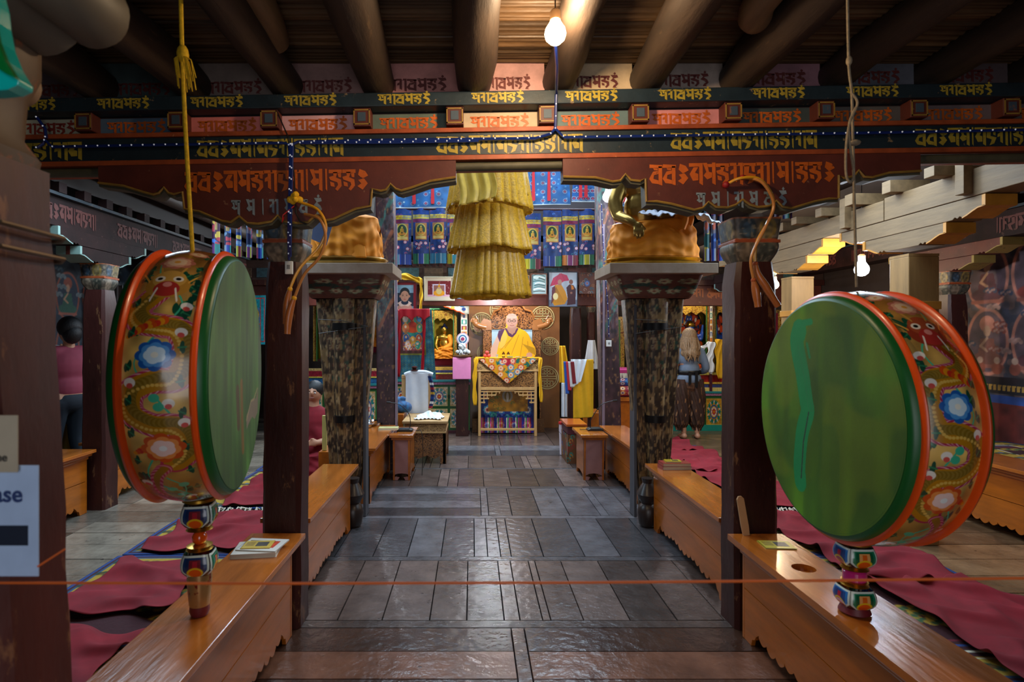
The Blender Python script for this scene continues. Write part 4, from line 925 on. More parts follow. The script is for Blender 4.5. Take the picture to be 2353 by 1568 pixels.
def drum(name, label, c, beta, R, T, red, facesign, sticks):
    """axis along local x; facesign +1: the visible head is at +x"""
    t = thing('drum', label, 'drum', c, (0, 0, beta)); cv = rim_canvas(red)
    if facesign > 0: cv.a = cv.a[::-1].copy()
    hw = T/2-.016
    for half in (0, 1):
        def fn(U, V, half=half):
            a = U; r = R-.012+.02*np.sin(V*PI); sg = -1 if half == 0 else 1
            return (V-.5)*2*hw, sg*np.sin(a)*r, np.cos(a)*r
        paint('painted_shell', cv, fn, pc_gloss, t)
    oc = P_('orange_lacquer_ring', '#e8500c', .35, coat=.2, chips='#b08060', chip_amt=.75); gc = P_('green_rim_paint', '#0e5a24', .4, chips='#4a7a4a', chip_amt=.66)
    for s in (-1, 1):
        MB().lathe([(R-.016, s*(hw-.003)), (R+.002, s*hw), (R+.008, s*(hw+.008)), (R+.004, s*(hw+.017)), (R-.01, s*(hw+.02))], 96, axis='x', caps=False).build('orange_ring', oc, t, 60)
        MB().lathe([(R-.008, s*(hw+.018)), (R-.011, s*(hw+.034)), (R-.02, s*(hw+.045)), (R-.035, s*(hw+.048))], 96, axis='x', caps=False).build('green_edge', gc, t, 80)
        hc = head_canvas(red); hc.cut(lambda U, V: (U*U+V*V) < 1.0)
        if s != facesign: hc = Cv(60, 60, 2, 2, '#2c4a1c', -1, -1)
        def fh(U, V, s=s):
            rr = np.sqrt(U*U+V*V); k = np.where(rr > 1e-6, np.maximum(abs(U), abs(V))/np.maximum(rr, 1e-6), 1); u, v = U*k, V*k
            q = np.minimum(np.sqrt(u*u+v*v), 1)
            # visible head: canvas x to the viewer's right
            return s*(hw+.048-.004*(1-q*q)), (s*u)*(R-.028), v*(R-.028)
        # remap canvas so that the square grid fills the disc evenly
        hc2 = Cv(hc.w, hc.h, 2, 2, '#000000', -1, -1)
        U, V = hc2.U, hc2.V; rr = np.sqrt(U*U+V*V); k = np.maximum(abs(U), abs(V))/np.maximum(rr, 1e-6); u, v = U*k, V*k
        ii = np.clip(((u+1)/2*hc.w).astype(int), 0, hc.w-1); jj = np.clip(((v+1)/2*hc.h).astype(int), 0, hc.h-1); hc2.a = hc.a[jj, ii]
        paint('drum_head', hc2, fh, M('drum_skin', rough=.5, attr=True, var=.25, scale=5, bump=.08), t)
    # carved handle
    z0 = -R-.0
    MB().lathe([(.055, z0+.03), (.05, z0-.005), (.06, z0-.01), (.06, z0-.02), (.045, z0-.03)], 24).build('gilt_collar', gold_m, t)
    def petals(zt, zb, A, B, wd=.058):
        pv = Cv(176, 60, 4, 1, '#301418')
        for f in range(4):
            a = (A if f % 2 else B)
            pv.poly([(f+.03, .97), (f+.97, .97), (f+.97, .3), (f+.8, .05), (f+.2, .05), (f+.03, .3)], '#d8e8e0')
            for k, c in enumerate(a):
                q = .08+.11*k; oy = -.06*k
                pv.poly([(f+q, .93-q*.5), (f+1-q, .93-q*.5), (f+1-q, .35+q*.2+oy), (f+.82-q*.4, .1+q*.3+oy*.5), (f+.18+q*.4, .1+q*.3+oy*.5), (f+q, .35+q*.2+oy)], c)
            pv.circ(f+.5, .22, .3, '#e8c020', .26); pv.circ(f+.5, .2, .24, a[-1] if a is A else '#e85a10', .2)
        def fn(U, V):
            an = U/4*2*PI-PI*.75; k2 = (np.abs(np.cos(an))**4+np.abs(np.sin(an))**4)**(-1/4); r = wd*(.86+.18*np.sin(V*PI))*np.where(V < .25, .8+.2*np.sqrt(np.clip(V/.25, 0, 1)), 1)
            return np.cos(an)*k2*r, np.sin(an)*k2*r, zb+V*(zt-zb)
        paint('carved_petals', pv, fn, pc_gloss, t)
    A1 = ['#0e6a4a', '#1c8a6a', '#0a5030', '#e85a10']; B1 = ['#203c70', '#1c2c58', '#7a1c28', '#b02030']
    if red: A1 = ['#2a7ac8', '#1c4a90', '#1c3a78', '#b01838']; B1 = ['#18805a', '#0c5a38', '#e8a860', '#e0661c']
    z = z0-.03; pet, bead = sticks
    petals(z, z-pet, A1, B1); z -= pet
    def rings(z): MB().lathe([(.03, z+.004), (.046, z), (.03, z-.006), (.048, z-.014), (.03, z-.02)], 20).build('gilt_ring', gold_m, t)
    rings(z); z -= .02
    bd = MB(); bd.ball((0, 0, z-bead/2), bead/2, 20) if not red else bd.lathe([(.034, z), (.04, z-.006), (.04, z-bead+.006), (.034, z-bead)], 20)
    bd.build('bead', P_('orange_bead' if not red else 'pink_bead', '#e8520a' if not red else '#c82878', .12, coat=.8), t); z -= bead
    rings(z); z -= .02
    petals(z, z-pet, A1, B1); z -= pet
    zbot = .525-c[2]
    if not red:
        MB().lathe([(.042, z+.01), (.045, z-.02), (.038, zbot+.055), (.036, zbot+.04)], 20).build('gilt_grip', P_('worn_gilt', '#b08a58', .3, metal=.5, chips='#7a1c1c', chip_amt=.58, chip_scale=30), t)
    MB().lathe([(.034, min(z, zbot+.045)+.006), (.036, zbot+.02), (.03, zbot+.002)] if not red else [(.045, z+.004), (.055, z-.02), (.05, zbot+.012), (.045, zbot+.002)], 16).build('foot', P_('worn_red_foot', '#6a1820', .5, chips='#b09078', chip_amt=.6), t)
    return t
DL = drum('drum', 'hanging drum on the left, dragon painted shell turned to the viewer, torn green skin', (-1.03, 2.15, 1.435), math.radians(10), .455, .225, False, 1, (.085, .055))
DR = drum('drum', 'hanging drum on the right, broad green skin with a darker painted patch', (1.455, 2.165, 1.278), math.radians(0), .462, .2, True, -1, (.075, .042))
m_ = MB(); pts = spline([(X(415, 2.14), 2.14, 3.0), (X(417, 2.14), 2.14, 2.75), (X(425, 2.14), 2.14, 2.4), (X(440, 2.14), 2.15, 1.885)], 8); m_.tube(pts, .008, 8)
for i in range(22): a = rj.random()*6; m_.tube([(X(420, 2.14), 2.14, 2.64), (X(420, 2.14)+.03*math.cos(a), 2.14+.02*math.sin(a), 2.64-.02), (X(422, 2.14)+.035*math.cos(a)+.01, 2.14+.02*math.sin(a), 2.56-rj.random()*.06)], .0022, 4)
m_.ball((X(420, 2.14), 2.14, 2.64), .022, 10, 1.6)
tag(m_.build('rope', P_('yellow_rope', '#c8a008', .8, var=.3, scale=60)), 'yellow rope holding up the left drum, with a frayed knot', 'rope', kind='thing')
m_ = MB(); rx_ = lambda px: X(px, 2.16); rz_ = lambda py: Z(py, 2.16)
m_.tube(spline([(rx_(1946), 2.16, 3.0), (rx_(1950), 2.16, rz_(140)), (rx_(1957), 2.16, rz_(215)), (rx_(1960), 2.16, rz_(330)), (rx_(1964), 2.16, rz_(500)), (rx_(1968), 2.16, 1.765)], 8), .0052, 6)
m_.tube(spline([(rx_(1955), 2.155, rz_(215)), (rx_(1966), 2.15, rz_(240)), (rx_(1950), 2.15, rz_(280)), (rx_(1941), 2.15, rz_(330)), (rx_(1940), 2.15, rz_(400)), (rx_(1950), 2.15, rz_(421)), (rx_(1958), 2.15, rz_(400)), (rx_(1950), 2.15, rz_(345)), (rx_(1947), 2.15, rz_(290)), (rx_(1962), 2.15, rz_(250))], 8), .0045, 6)
m_.ball((rx_(1960), 2.15, rz_(330)), .016, 10, .7, 1.4); m_.ball((rx_(1951), 2.16, rz_(140)), .011, 8, 1.8)
tag(m_.build('rope', P_('hemp_rope', '#8a7a62', .85, var=.3, scale=60)), 'thin grey hemp rope with a long loop above the right drum', 'rope', kind='thing')

# ================================================================ FRONT SMALL THINGS
# paper notices on the near column
yn = 1.035
t = thing('notice', 'white printed notice with blue letters and a dark strip on the near column', 'notice', (X(0, 1.0), 1.0, 0))
pb = P_('blue_white_paper', '#a8bfe0', .6)
MB().box(-.25, X(88, 1.0)-X(0, 1.0), 0, .002, Z(1325, 1.0), Z(1070, 1.0)).build('sheet', pb, t, 0)
def text(name, body, x, y, z, size, mat, parent, bold=.0):
    c = bpy.data.curves.new(name, 'FONT'); c.body = body; c.size = size; c.extrude = .0002; c.offset = bold; c.align_x = 'RIGHT'
    o = bpy.data.objects.new(name, c); COL.objects.link(o); o.rotation_euler = (PI/2, 0, 0); o.location = (x, y, z)
    if parent: o.parent = parent
    c.materials.append(mat); bpy.context.view_layer.update(); me = bpy.data.meshes.new_from_object(o.evaluated_get(bpy.context.evaluated_depsgraph_get()))
    n_ = bpy.data.objects.new(name, me); COL.objects.link(n_); n_.rotation_euler = o.rotation_euler; n_.location = o.location; n_.parent = parent; bpy.data.objects.remove(o); return n_
text('lettering', 'Please', X(53, 1.0)-X(0, 1.0), -.0015, Z(1153, 1.0), .04, P_('navy_print', '#24386a', .6), t, .0009)
MB().box(-.15, X(65, 1.0)-X(0, 1.0), -.001, 0, Z(1254, 1.0), Z(1208, 1.0)).build('dark_strip', P_('dark_print', '#101c30', .6), t, 0)
t = thing('notice', 'cream card notice pinned above the blue and white one', 'notice', (X(0, .99), .99, 0))
o = MB().box(-.2, X(40, .99)-X(0, .99), 0, .002, Z(1086, .99), Z(955, .99)).build('sheet', P_('cream_paper', '#a69c88', .7), t, 0)
text('lettering', 'ne', X(18, .99)-X(0, .99), -.0015, Z(1060, .99), .02, P_('grey_print', '#3a3834', .6), t, .0004)
m_ = MB(); m_.tube([(X(-60, 1.0), .985, Z(1331, 1.0)), (X(600, 1.0), .985, Z(1333, 1.0)), (X(1300, 1.0), .985, Z(1331, 1.0)), (X(1900, 1.0), .985, Z(1326, 1.0)), (X(2420, 1.0), .985, Z(1320, 1.0))], .0022, 6)
m_.tube([(X(88, 1.0), .998, Z(1302, 1.0)), (X(150, 1.02), 1.02, Z(1262, 1.02))], .0018, 6)
tag(m_.build('barrier_string', P_('orange_string', '#c85a14', .7)), 'thin orange string stretched across the front of the aisle', 'string', kind='thing')
# turquoise ornament at the very left edge
t = thing('curled_ornament', 'glossy green and turquoise curled ornament at the top left edge', 'ornament', (X(-22, .9), .9, .008))
pts = [(X(p[0], .9)-X(0, .9), Z(p[1], .9)) for p in [(-60, -60), (-5, -40), (10, 20), (14, 60), (24, 110), (42, 155), (66, 195), (64, 206), (40, 217), (0, 221), (-60, 222)]]
MB().prism(pts, 0, .03).build('body', P_('gloss_turquoise', '#08b8b0', .15, coat=1), t, 0, .004)
q = [(-2, -40), (10, 20), (14, 60), (24, 110), (42, 155), (67, 198), (48, 190), (20, 172), (4, 150), (-4, 120), (-6, 60), (-14, 0), (-30, -40)]
MB().prism([(X(a, .9)-X(0, .9)+.002, Z(b, .9)) for a, b in q], -.012, .0).build('green_edge', P_('gloss_green', '#0a7030', .15, coat=1), t, 0, .004)
# beaters hung on the front columns
def beater(label, loc, c1, c2, mats, knob=True):
    t = thing('drum_beater', label, 'drum beater', loc, group='curved drum beaters with wrapped ends'); m_ = MB()
    for pts, r, m in ((c1, .0085, mats[0]), (c2, .0085, mats[1])):
        s = spline([(p[0]-loc[0], p[1]-loc[1], p[2]-loc[2]) for p in pts], 8); n = len(s)
        MB().tube(s[:int(n*.74)], .0075, 8).build('curved_stick', m, t)
        k = s[int(n*.72):]; MB().tube(k, [.011+.009*math.sin(min(1, i/len(k)*1.3)*PI*.8) for i in range(len(k))], 12).build('handle', mats[2], t)
        MB().ball(k[0], .014, 10).build('wrapping', mats[3], t)
    return t
cane = P_('honey_cane', '#b5763a', .35, coat=.4); caney = P_('yellow_cane', '#d8981c', .35, coat=.3); hnd = P_('turned_handle', '#a8602c', .35, coat=.3)
Yb = 3.02
def L3(l): return [(X(a, Yb-d), Yb-d, Z(b, Yb-d)) for a, b, d in l]
t = beater('pair of curved sticks with yellow cloth hung on the front left column', (X(690, Yb), 3.0, Z(470, Yb)), L3([(692, 466, .09), (730, 482, .12), (749, 520, .12), (735, 565, .12), (690, 615, .12), (668, 660, .12), (660, 700, .12), (657, 745, .12)]),
       L3([(700, 492, .09), (735, 505, .14), (748, 545, .14), (735, 590, .14), (700, 630, .14), (678, 680, .14), (664, 725, .14), (660, 768, .14)]), (caney, cane, hnd, P_('yellow_wrap', '#d89a10', .8)))
m_ = MB()
for i in range(7): m_.ball((rj.uniform(-.02, .035), -.09+rj.uniform(-.02, .01), rj.uniform(-.01, .02)), .018, 8)
m_.build('cloth_knot', yellow_c, t)
m_ = MB(); m_.tube([(-.0, -.08, -.03), (-.055, -.09, -.08), (-.06, -.09, -.12), (-.05, -.09, -.09)], .003, 5); m_.build('red_tie', red_m, t)
t = beater('pair of curved sticks with red knobs hung on the front right column', (X(1700, Yb), 3.0, Z(410, Yb)), L3([(1668, 425, .09), (1700, 410, .12), (1745, 412, .12), (1776, 455, .12), (1770, 500, .12), (1738, 560, .12), (1738, 620, .12), (1760, 660, .12), (1788, 704, .12)]),
       L3([(1712, 408, .09), (1752, 420, .14), (1778, 470, .14), (1760, 520, .14), (1727, 590, .14), (1731, 640, .14), (1737, 670, .14), (1742, 706, .14)]), (caney, cane, hnd, P_('rust_wrap', '#a04a1c', .8)))
for px, py in ((1668, 425), (1706, 408)): p = L3([(px, py, .1)])[0]; m_ = MB(); m_.ball((p[0]-t.location.x, p[1]-3.0, p[2]-t.location.z), .018 if px < 1700 else .014, 12); m_.build('red_knob', P_('red_felt', '#8a0c14', .6), t)

# blue light cable and wires on the lintel
lights_m = P_('clear_bulb', '#dfe8ff', .2, emit='#dfe8ff', estr=.15)
def led_cable(label, paths, parent=None, n=.058, r=.0075, name='light_cable'):
    t = thing(name, label, 'cable', (0, 0, 0)); m_ = MB(); d = MB()
    for p in paths:
        m_.tube(p, r, 6); q = [Vector(x) for x in p]; acc = 0
        for a, b in zip(q, q[1:]):
            L = (b-a).length; s = (n-acc) % n
            while s < L: c = a+(b-a)*(s/L); d.ball((c.x, c.y-r*.9, c.z+.001), .0042, 6); s += n
            acc = (acc+L) % n
    m_.build('cable', P_('blue_cable', '#0c2468', .35, coat=.3), t); d.build('bulb_row', lights_m, t)['kind'] = 'stuff'; return t
Yc = 2.925
def CP(l, Y=Yc): return [(X(a, Y), Y, Z(b, Y)) for a, b in l]
led_cable('dark blue cable dotted with little bulbs strung along the painted lintel', [
    CP([(85, 340), (100, 330), (104, 322), (120, 338), (400, 333), (650, 329), (664, 332), (668, 380)]),
    CP([(672, 332), (685, 326), (900, 322), (1230, 318), (1265, 308), (1276, 296)]), CP([(690, 329), (900, 328), (1100, 324)]),
    CP([(1276, 296), (1296, 316), (1500, 313), (1940, 307), (2200, 302), (2460, 296)]), CP([(85, 270), (104, 296), (106, 318)])])
led_cable('blue cable dotted with bulbs hanging down to the socket on the front left column', [
    [(X(668, 2.92), 2.92, Z(332, 2.92)), (X(664, 2.92), 2.92, Z(495, 2.92)), (X(663, 3.0), 3.0, Z(550, 3.0)), (X(663, 3.02), 3.03, Z(598, 3.03))], [(X(672, 2.92), 2.92, Z(335, 2.92)), (X(668, 2.92), 2.92, Z(495, 2.92)), (X(667, 3.0), 3.0, Z(590, 3.0))]])
led_cable('blue cable climbing from the lintel to the glowing bulb', [
    [(X(1276, Yc), Yc, Z(296, Yc)), (X(1277, 2.9), 2.88, Z(215, 2.88)), (X(1280, 2.6), 2.6, Z(150, 2.6)), (.335, 2.33, 2.86)]])
t = thing('wall_socket', 'white socket plate on the front left column', 'socket', (X(663, 3.04), 3.04, Z(615, 3.04)))
boxo('plate', -.02, .02, 0, .02, -.035, .035, white_m, t); boxo('socket_hole', -.009, .009, -.003, 0, -.008, .014, P_('grey_hole', '#8a8a8a', .5), t)
m_ = MB(); m_.tube(CP([(632, 215), (638, 260), (660, 310), (668, 350), (676, 400), (678, 450), (680, 490), (690, 510), (705, 515)]), .0035, 6)
tag(m_.build('black_wire', black_m), 'thin black wire running down the lintel to the left beater', 'wire', kind='thing')

# books, papers and paddle on the benches
def book(label, x, y, z, w, d, h, rz, cols, group=None, pic=True):
    t = thing('book', label, 'book', (x, y, z), (0, 0, math.radians(rz)), group)
    boxo('pages', -w/2+.003, w/2-.003, -d/2+.003, d/2-.003, .0015, h-.0015, P_('page_edges', '#c8c0b0', .8), t, 0)
    m_ = MB(); m_.box(-w/2, w/2, -d/2, d/2, h-.0015, h); m_.box(-w/2, w/2, -d/2, d/2, 0, .0015); m_.box(-w/2, -w/2+.002, -d/2, d/2, 0, h)
    m_.build('cover', P_('cover_'+cols[0].strip('#'), cols[0], .35), t, 0)
    if pic:
        MB().box(-w*.05, w*.35, -d*.25, d*.3, h, h+.0006).build('cover_picture', P_('printed_'+cols[1].strip('#'), cols[1], .4, var=.6, scale=60), t, 0)
        m_ = MB()
        for k in range(4): m_.box(-w*.42, -w*.12, d*(.25-.13*k), d*(.3-.13*k), h, h+.0006)
        m_.build('cover_print', P_('brown_print', '#7a5a20', .5), t, 0)
    return t
bl = X(620, 2.98)
book('thick paperback at the bottom of the pile on the front left bench', -1.05, 2.78, .525, .21, .17, .022, 8, ('#cfc8bc', '#b04020'), pic=False)
book('orange and white magazine on the pile at the left column', -1.03, 2.8, .547, .2, .16, .006, -6, ('#d8d4cc', '#c8401c'))
book('yellow booklet on top of the pile at the left column', -1.05, 2.79, .553, .14, .1, .004, 4, ('#d0b048', '#484038'))
book('yellow booklet with photo lying at the foot of the right column', 1.53, 2.86, .525, .15, .105, .006, -4, ('#c8b840', '#3a3438'))
book('corner of a cream booklet at the lower right edge', 1.64, 1.62, .525, .12, .09, .004, 20, ('#d8cca0', '#c8bc90'), pic=False)
book('red-covered book at the bottom of the stack by the right statue pillar', 1.6, 4.5, .53, .23, .12, .028, 2, ('#8a2a2c', '#4a3a60'), pic=False)
book('red-covered book lying second in the stack by the right statue pillar', 1.6, 4.5, .558, .22, .12, .024, 0, ('#9a3a34', '#4a3a60'), pic=False)
book('small yellow booklet with photo on top of the red books', 1.585, 4.5, .582, .12, .08, .012, -4, ('#c8b028', '#4a4030'))
book('pale booklet on the far left bench beside the tall column', X(893, 6.4), 6.4, .53, .22, .14, .02, 3, ('#c8bc80', '#8a7a40'), pic=False)
o = MB().prism([(-.017, 0), (.017, 0), (.02, .05), (.019, .19), (.008, .205), (-.008, .205), (-.019, .19), (-.02, .05)], 0, .012).build('wooden_paddle', P_('pale_paddle', '#b58a60', .55), None, 0, .002)
o.location = (X(1716, 3.0), 3.0, .525); o.rotation_euler = (math.radians(-6), math.radians(-7), 0); tag(o, 'flat pale wooden paddle leaning on the right column behind the booklet', 'paddle', kind='thing')
def mic(label, x, y, z, s):
    t = thing('microphone', label, 'microphone', (x, y, z), group='gooseneck microphones on the small tables')
    MB().prism([(-.09, 0), (.09, 0), (.085, .022), (.05, .032), (-.06, .03), (-.088, .016)], -.06, .06).build('base', black_m, t, 0, .006)
    pts = spline([(.05, 0, .03), (.06, 0, .1), (.02*s+.02, -.01, .2), (-.06*s, -.02, .3), (-.16*s, -.03, .325)], 8) if s > 0 else spline([(-.05, 0, .03), (-.05, 0, .1), (.0, -.01, .2), (.08, -.02, .3), (.2, -.03, .34)], 8)
    MB().tube(pts, .0045, 6).build('gooseneck', black_m, t); MB().tube([pts[-1], pts[-1]+Vector((-.045*s, -.01, .004))], .011, 8).build('capsule', black_m, t)
    m_ = MB(); m_.tube(spline([(.09, 0, .012), (.14, -.02, .01), (.19, -.06, .0), (.21, -.1, -.2), (.2, -.1, -.48)], 6) if s > 0 else spline([(-.09, 0, .012), (-.14, -.02, .01), (-.16, .05, .005)], 6), .0035, 6); m_.build('lead', black_m, t); return t
mic('black gooseneck microphone on the left small table', -.76, 6.45, .5, 1); mic('black gooseneck microphone on the right small table', 1.4, 6.5, .5, -1)

# ================================================================ FAR END: LINTEL, THANGKAS, BANNER
YLn = 8.6
t = thing('rear_lintel', 'dark carved lintel across the far end with pictures hung on it', 'beam', (0, YLn, 0))
MB().box(XL+.01, XR-.01, -.04, .25, 2.42, 2.72).build('beam', P_('smoky_lintel', '#3c2820', .55, var=.4, chips='#6a4a34', chip_amt=.66), t, 0, .005)
MB().box(XL+.01, XR-.01, -.06, .25, 2.34, 2.42).build('ledge', maroon_d, t, 0, .004)
MB().box(XL+.01, XR-.01, .02, .25, 2.04, 2.34).build('lower_beam', maroon_b, t, 0, .004)
for i in range(24):
    x = -3.6+i*.36; c = ['#4c3a28', '#2c4850', '#5a2c24', '#28484a'][i % 4]
    MB().box(x, x+.28, -.05, -.04, 2.46, 2.6).build('painted_panel', P_('lintel_panel_%d' % (i % 4), c, .6, var=.5, scale=30), t, 0)
m_ = MB()
for px in (1340, 1590, 1640): letters(m_, 'myn', X(px-12, 8.6), X(px+28, 8.6), 2.17, 2.29, .017)
letters(m_, 'oynm', X(1626, 8.6), X(1672, 8.6), 2.15, 2.3, .016); m_.build('lettering', P_('dull_orange_lettering', '#8a4a24', .6), t, 0)
m_ = MB()
for k in range(38):
    x = -1.7+k*.1; m_.box(x, x+.05, -.06, .0, 2.62, 2.68)
m_.build('block_row', maroon_d, t, 0)

def buddha_strip(label, x0, x1, ztop, y, seed, tilt=0, base='#123064'):
    """one hanging panel of the frieze: brocade with a small golden picture and a fringe of coloured bands"""
    rs = random.Random(seed); hgt = .82; w = x1-x0
    cv = Cv(64, 190, w, hgt, base)
    for i in range(30): cv.scroll(rs.random()*w, rs.random()*hgt, .022, rs.choice(['#2a5a9a', '#7a3a78', '#3a7a8a', '#a04a60', '#5a8ac0']), .006)
    for i in range(5): cv.flower(rs.random()*w, .22+rs.random()*.12, .025, 7, ['#b04860', '#d8c8c8', '#28407a'], 0)
    cv.rect(0, w, .66, .72, '#c8a818')
    for i in range(6): cv.scroll(w*(i+.5)/6, .69, .02, rs.choice(['#6a7a8a', '#a06020']), .006)
    cv.rect(0, w, .61, .655, '#7a1a3a'); cv.noise(.2, 8)
    a, b, c, d = w*.16, w*.84, .355, .6
    cv.rect(a, b, c, d, '#b0702a'); m = w/2; cv.circ(m, c+.145, w*.3, '#c8b848', w*.37); cv.circ(m, c+.145, w*.25, '#22401c', w*.31)
    cv.circ(m, c+.095, w*.22, '#c8782a', w*.09); cv.poly([(m-w*.12, c+.08), (m+w*.12, c+.08), (m+w*.08, c+.17), (m-w*.08, c+.17)], '#c88a20'); cv.poly([(m-w*.1, c+.1), (m-w*.02, c+.165), (m-w*.1, c+.17)], '#d0b830')
    cv.circ(m, c+.19, w*.055, '#d0b840', w*.07); cv.circ(m, c+.21, w*.04, '#203a30'); cv.rect(a+.01, b-.01, c+.01, c+.05, '#c8b060'); cv.circ(m, c+.11, w*.04, '#302018')
    bands = [rs.choice(['#1c6a8a', '#b86a14', '#a8a020', '#7a1428', '#8a3a78', '#1c3c8a', '#1c6a4a', '#2a8aa0']) for _ in range(3)]
    for i in range(3): cv.rect(w*i/3, w*(i+1)/3, 0, .15, bands[i]); cv.rect(w*i/3-.003, w*i/3+.003, 0, .15, '#c8c8b8')
    for i in range(20): cv.rect(w*i/20, w*i/20+.003, 0, .15, '#101428')
    ph = rs.random()*6
    o = paint('brocade_banner', cv, lambda U, V: (x0+U, y+.012*np.sin(U/w*6+ph)+.01*np.sin(V*7+ph), ztop-hgt+V+tilt*(U-w/2)), pc_silk, None)
    return tag(o, label, 'banner', 'frieze of blue brocade panels with golden seated figures', 'thing')
Yt = 8.35
tag(MB().tube([(-1.3, 8.37, 3.45), (2.4, 8.37, 3.43)], .02, 8).build('curtain_rail', maroon_d), 'rail behind the top of the brocade frieze', 'rail', kind='thing')
for i in range(3): pass
xs = [(903, 945), (949, 986), (988, 1026), (1028, 1062)]; names = ['left end, by the tall column', 'second from the left', 'third from the left', 'partly behind the yellow banner on its left']
for (a, b), n_, zz in zip(xs, names, (480, 478, 477, 478)): buddha_strip('blue brocade panel with golden seated figure, ' + n_, X(a, Yt), X(b, Yt), Z(zz, Yt)+.0, Yt, a)
xs = [(1205, 1243), (1248, 1290), (1292, 1328), (1331, 1366), (1405, 1440)]; names = ['just right of the yellow banner', 'second right of the yellow banner', 'third right of the yellow banner', 'beside the right tall column', 'between the right tall column and the statue']
for (a, b), n_, zz in zip(xs, names, (490, 484, 482, 480, 480)): buddha_strip('blue brocade panel with golden seated figure, ' + n_, X(a, Yt), X(b, Yt), Z(zz, Yt), Yt, a)
def longstrip(label, x0, x1, z0, z1, y, seed, group='dim narrow banners in the side aisles'):
    rs = random.Random(seed); w, h = x1-x0, z1-z0; cv = Cv(24, 80, w, h, rs.choice(['#14306a', '#16284a', '#1c4a7a', '#3a1c3c', '#1a4a4a']))
    for i in range(14): cv.circ(rs.random()*w, rs.random()*h, .02, rs.choice(['#3a6ab0', '#a03848', '#b8a040', '#6a8aa8']))
    cv.rect(w*.25, w*.75, h*.55, h*.9, rs.choice(['#8a7a4a', '#5a5a6a'])); cv.circ(w/2, h*.7, w*.16, '#a8503a', h*.08)
    for i in range(4): cv.rect(w*i/4, w*(i+1)/4, 0, h*.25, rs.choice(['#1c6a6a', '#6a1c3a', '#1c3a8a', '#8a8a30', '#5a2a6a', '#7a8a9a']))
    o = paint('hanging_banner', cv, lambda U, V: (x0+U, y+.02*np.sin(U/w*8+seed), z0+V), pc_silk); return tag(o, label, 'banner', group, 'thing')
k = 0
for i in range(6): longstrip('narrow blue banner left of the left front column, ' + ['first from the left', 'second from the left', 'third from the left', 'fourth from the left', 'fifth from the left', 'nearest that column'][i], X(498+i*20, 5.6), X(514+i*20, 5.6), 2.36, 2.8, 5.5+.06*i, i)
for i in range(3): longstrip('narrow blue banner hanging between the right statue and the right column, ' + ['left', 'middle', 'right'][i]+' one', X(1616+i*17, 6.6), X(1631+i*17, 6.6), Z(600, 6.6), Z(485, 6.6), 6.6, i+30)
for i in range(6): longstrip('dim blue banner right of the right column under the bracket, ' + ['first', 'second', 'third', 'fourth', 'fifth', 'sixth'][i]+' from that column', X(1770+i*30, 6.2-.1*i), X(1792+i*30, 6.2-.1*i), Z(525-i*18, 6.2)+.0, Z(440-i*16, 6.2), 6.2-.1*i, i+50)

def bigthangka(label, x0, x1, z0, z1, y, seed, panel=True):
    w, h = x1-x0, z1-z0; cv = Cv(110, 130, w, h, '#2060a0'); rs = random.Random(seed)
    for i in range(80): cv.circ(rs.random()*w, rs.random()*h, .012, rs.choice(['#4a90c0', '#183a80', '#a0c0d0']))
    for i in range(5):
        for j in range(7):
            cx, cz = w*(i+.5)/5, h*(j+.5)/7
            cv.circ(cx, cz, .032, '#184080'); cv.ring(cx, cz, .024, .007, '#b0b8c8'); cv.circ(cx, cz, .013, '#b04858')
    cv.rect(0, w, 0, .015, '#b8c8d0')
    if panel: cv.rect(w*.12, w*.88, h*.62, h, '#8a8a30'); cv.rect(w*.17, w*.83, h*.68, h, '#6a2030'); cv.rect(w*.23, w*.77, h*.74, h, '#4a70b0'); cv.noise(.2, 10)
    t = thing('thangka', label, 'thangka', (x0, y, z0), group='large blue brocade scroll hangings above the frieze')
    paint('brocade', cv, lambda U, V: (U+(U/w-.5)*.1*(1-V/h)*1.0, .015*np.sin(U*9)+0*V, V), pc_silk, t)
    for f in (.3, .62):
        m_ = MB(); m_.rings([[(w*f-.022*k, -.03, z), (w*f+.022*k, -.03, z), (w*f+.022*k, -.026, z), (w*f-.022*k, -.026, z)] for z, k in ((.05, .9), (.07, 1.1), (h*.6, .7), (h, .7))]); m_.build('ribbon', P_('scarlet_ribbon', '#b80e24', .6), t, 0)
    return t
Yg = 7.9
bigthangka('big blue brocade hanging with red ribbons right of the yellow banner', X(1192, Yg), X(1303, Yg), Z(471, Yg), Z(330, Yg), Yg, 1)
bigthangka('big blue brocade hanging with red ribbon left of the yellow banner', X(912, Yg), X(1045, Yg), Z(478, Yg), Z(330, Yg), Yg, 2)
bigthangka('blue brocade hanging beside the right tall column', X(1323, Yg), X(1362, Yg), Z(462, Yg), Z(340, Yg), Yg+.05, 3, False)
bigthangka('blue hanging behind the white glowing lamp', X(1412, Yg), X(1500, Yg), Z(470, Yg), Z(340, Yg), Yg+.1, 4, False)
MB().tube([(-1.6, 7.95, Z(328, 7.9)), (3.0, 7.95, Z(328, 7.9))], .02, 8).build('hanging_pole', maroon_d)['kind'] = 'thing'
tag(bpy.data.objects['hanging_pole'], 'dark pole from which the big blue hangings fall', 'pole')

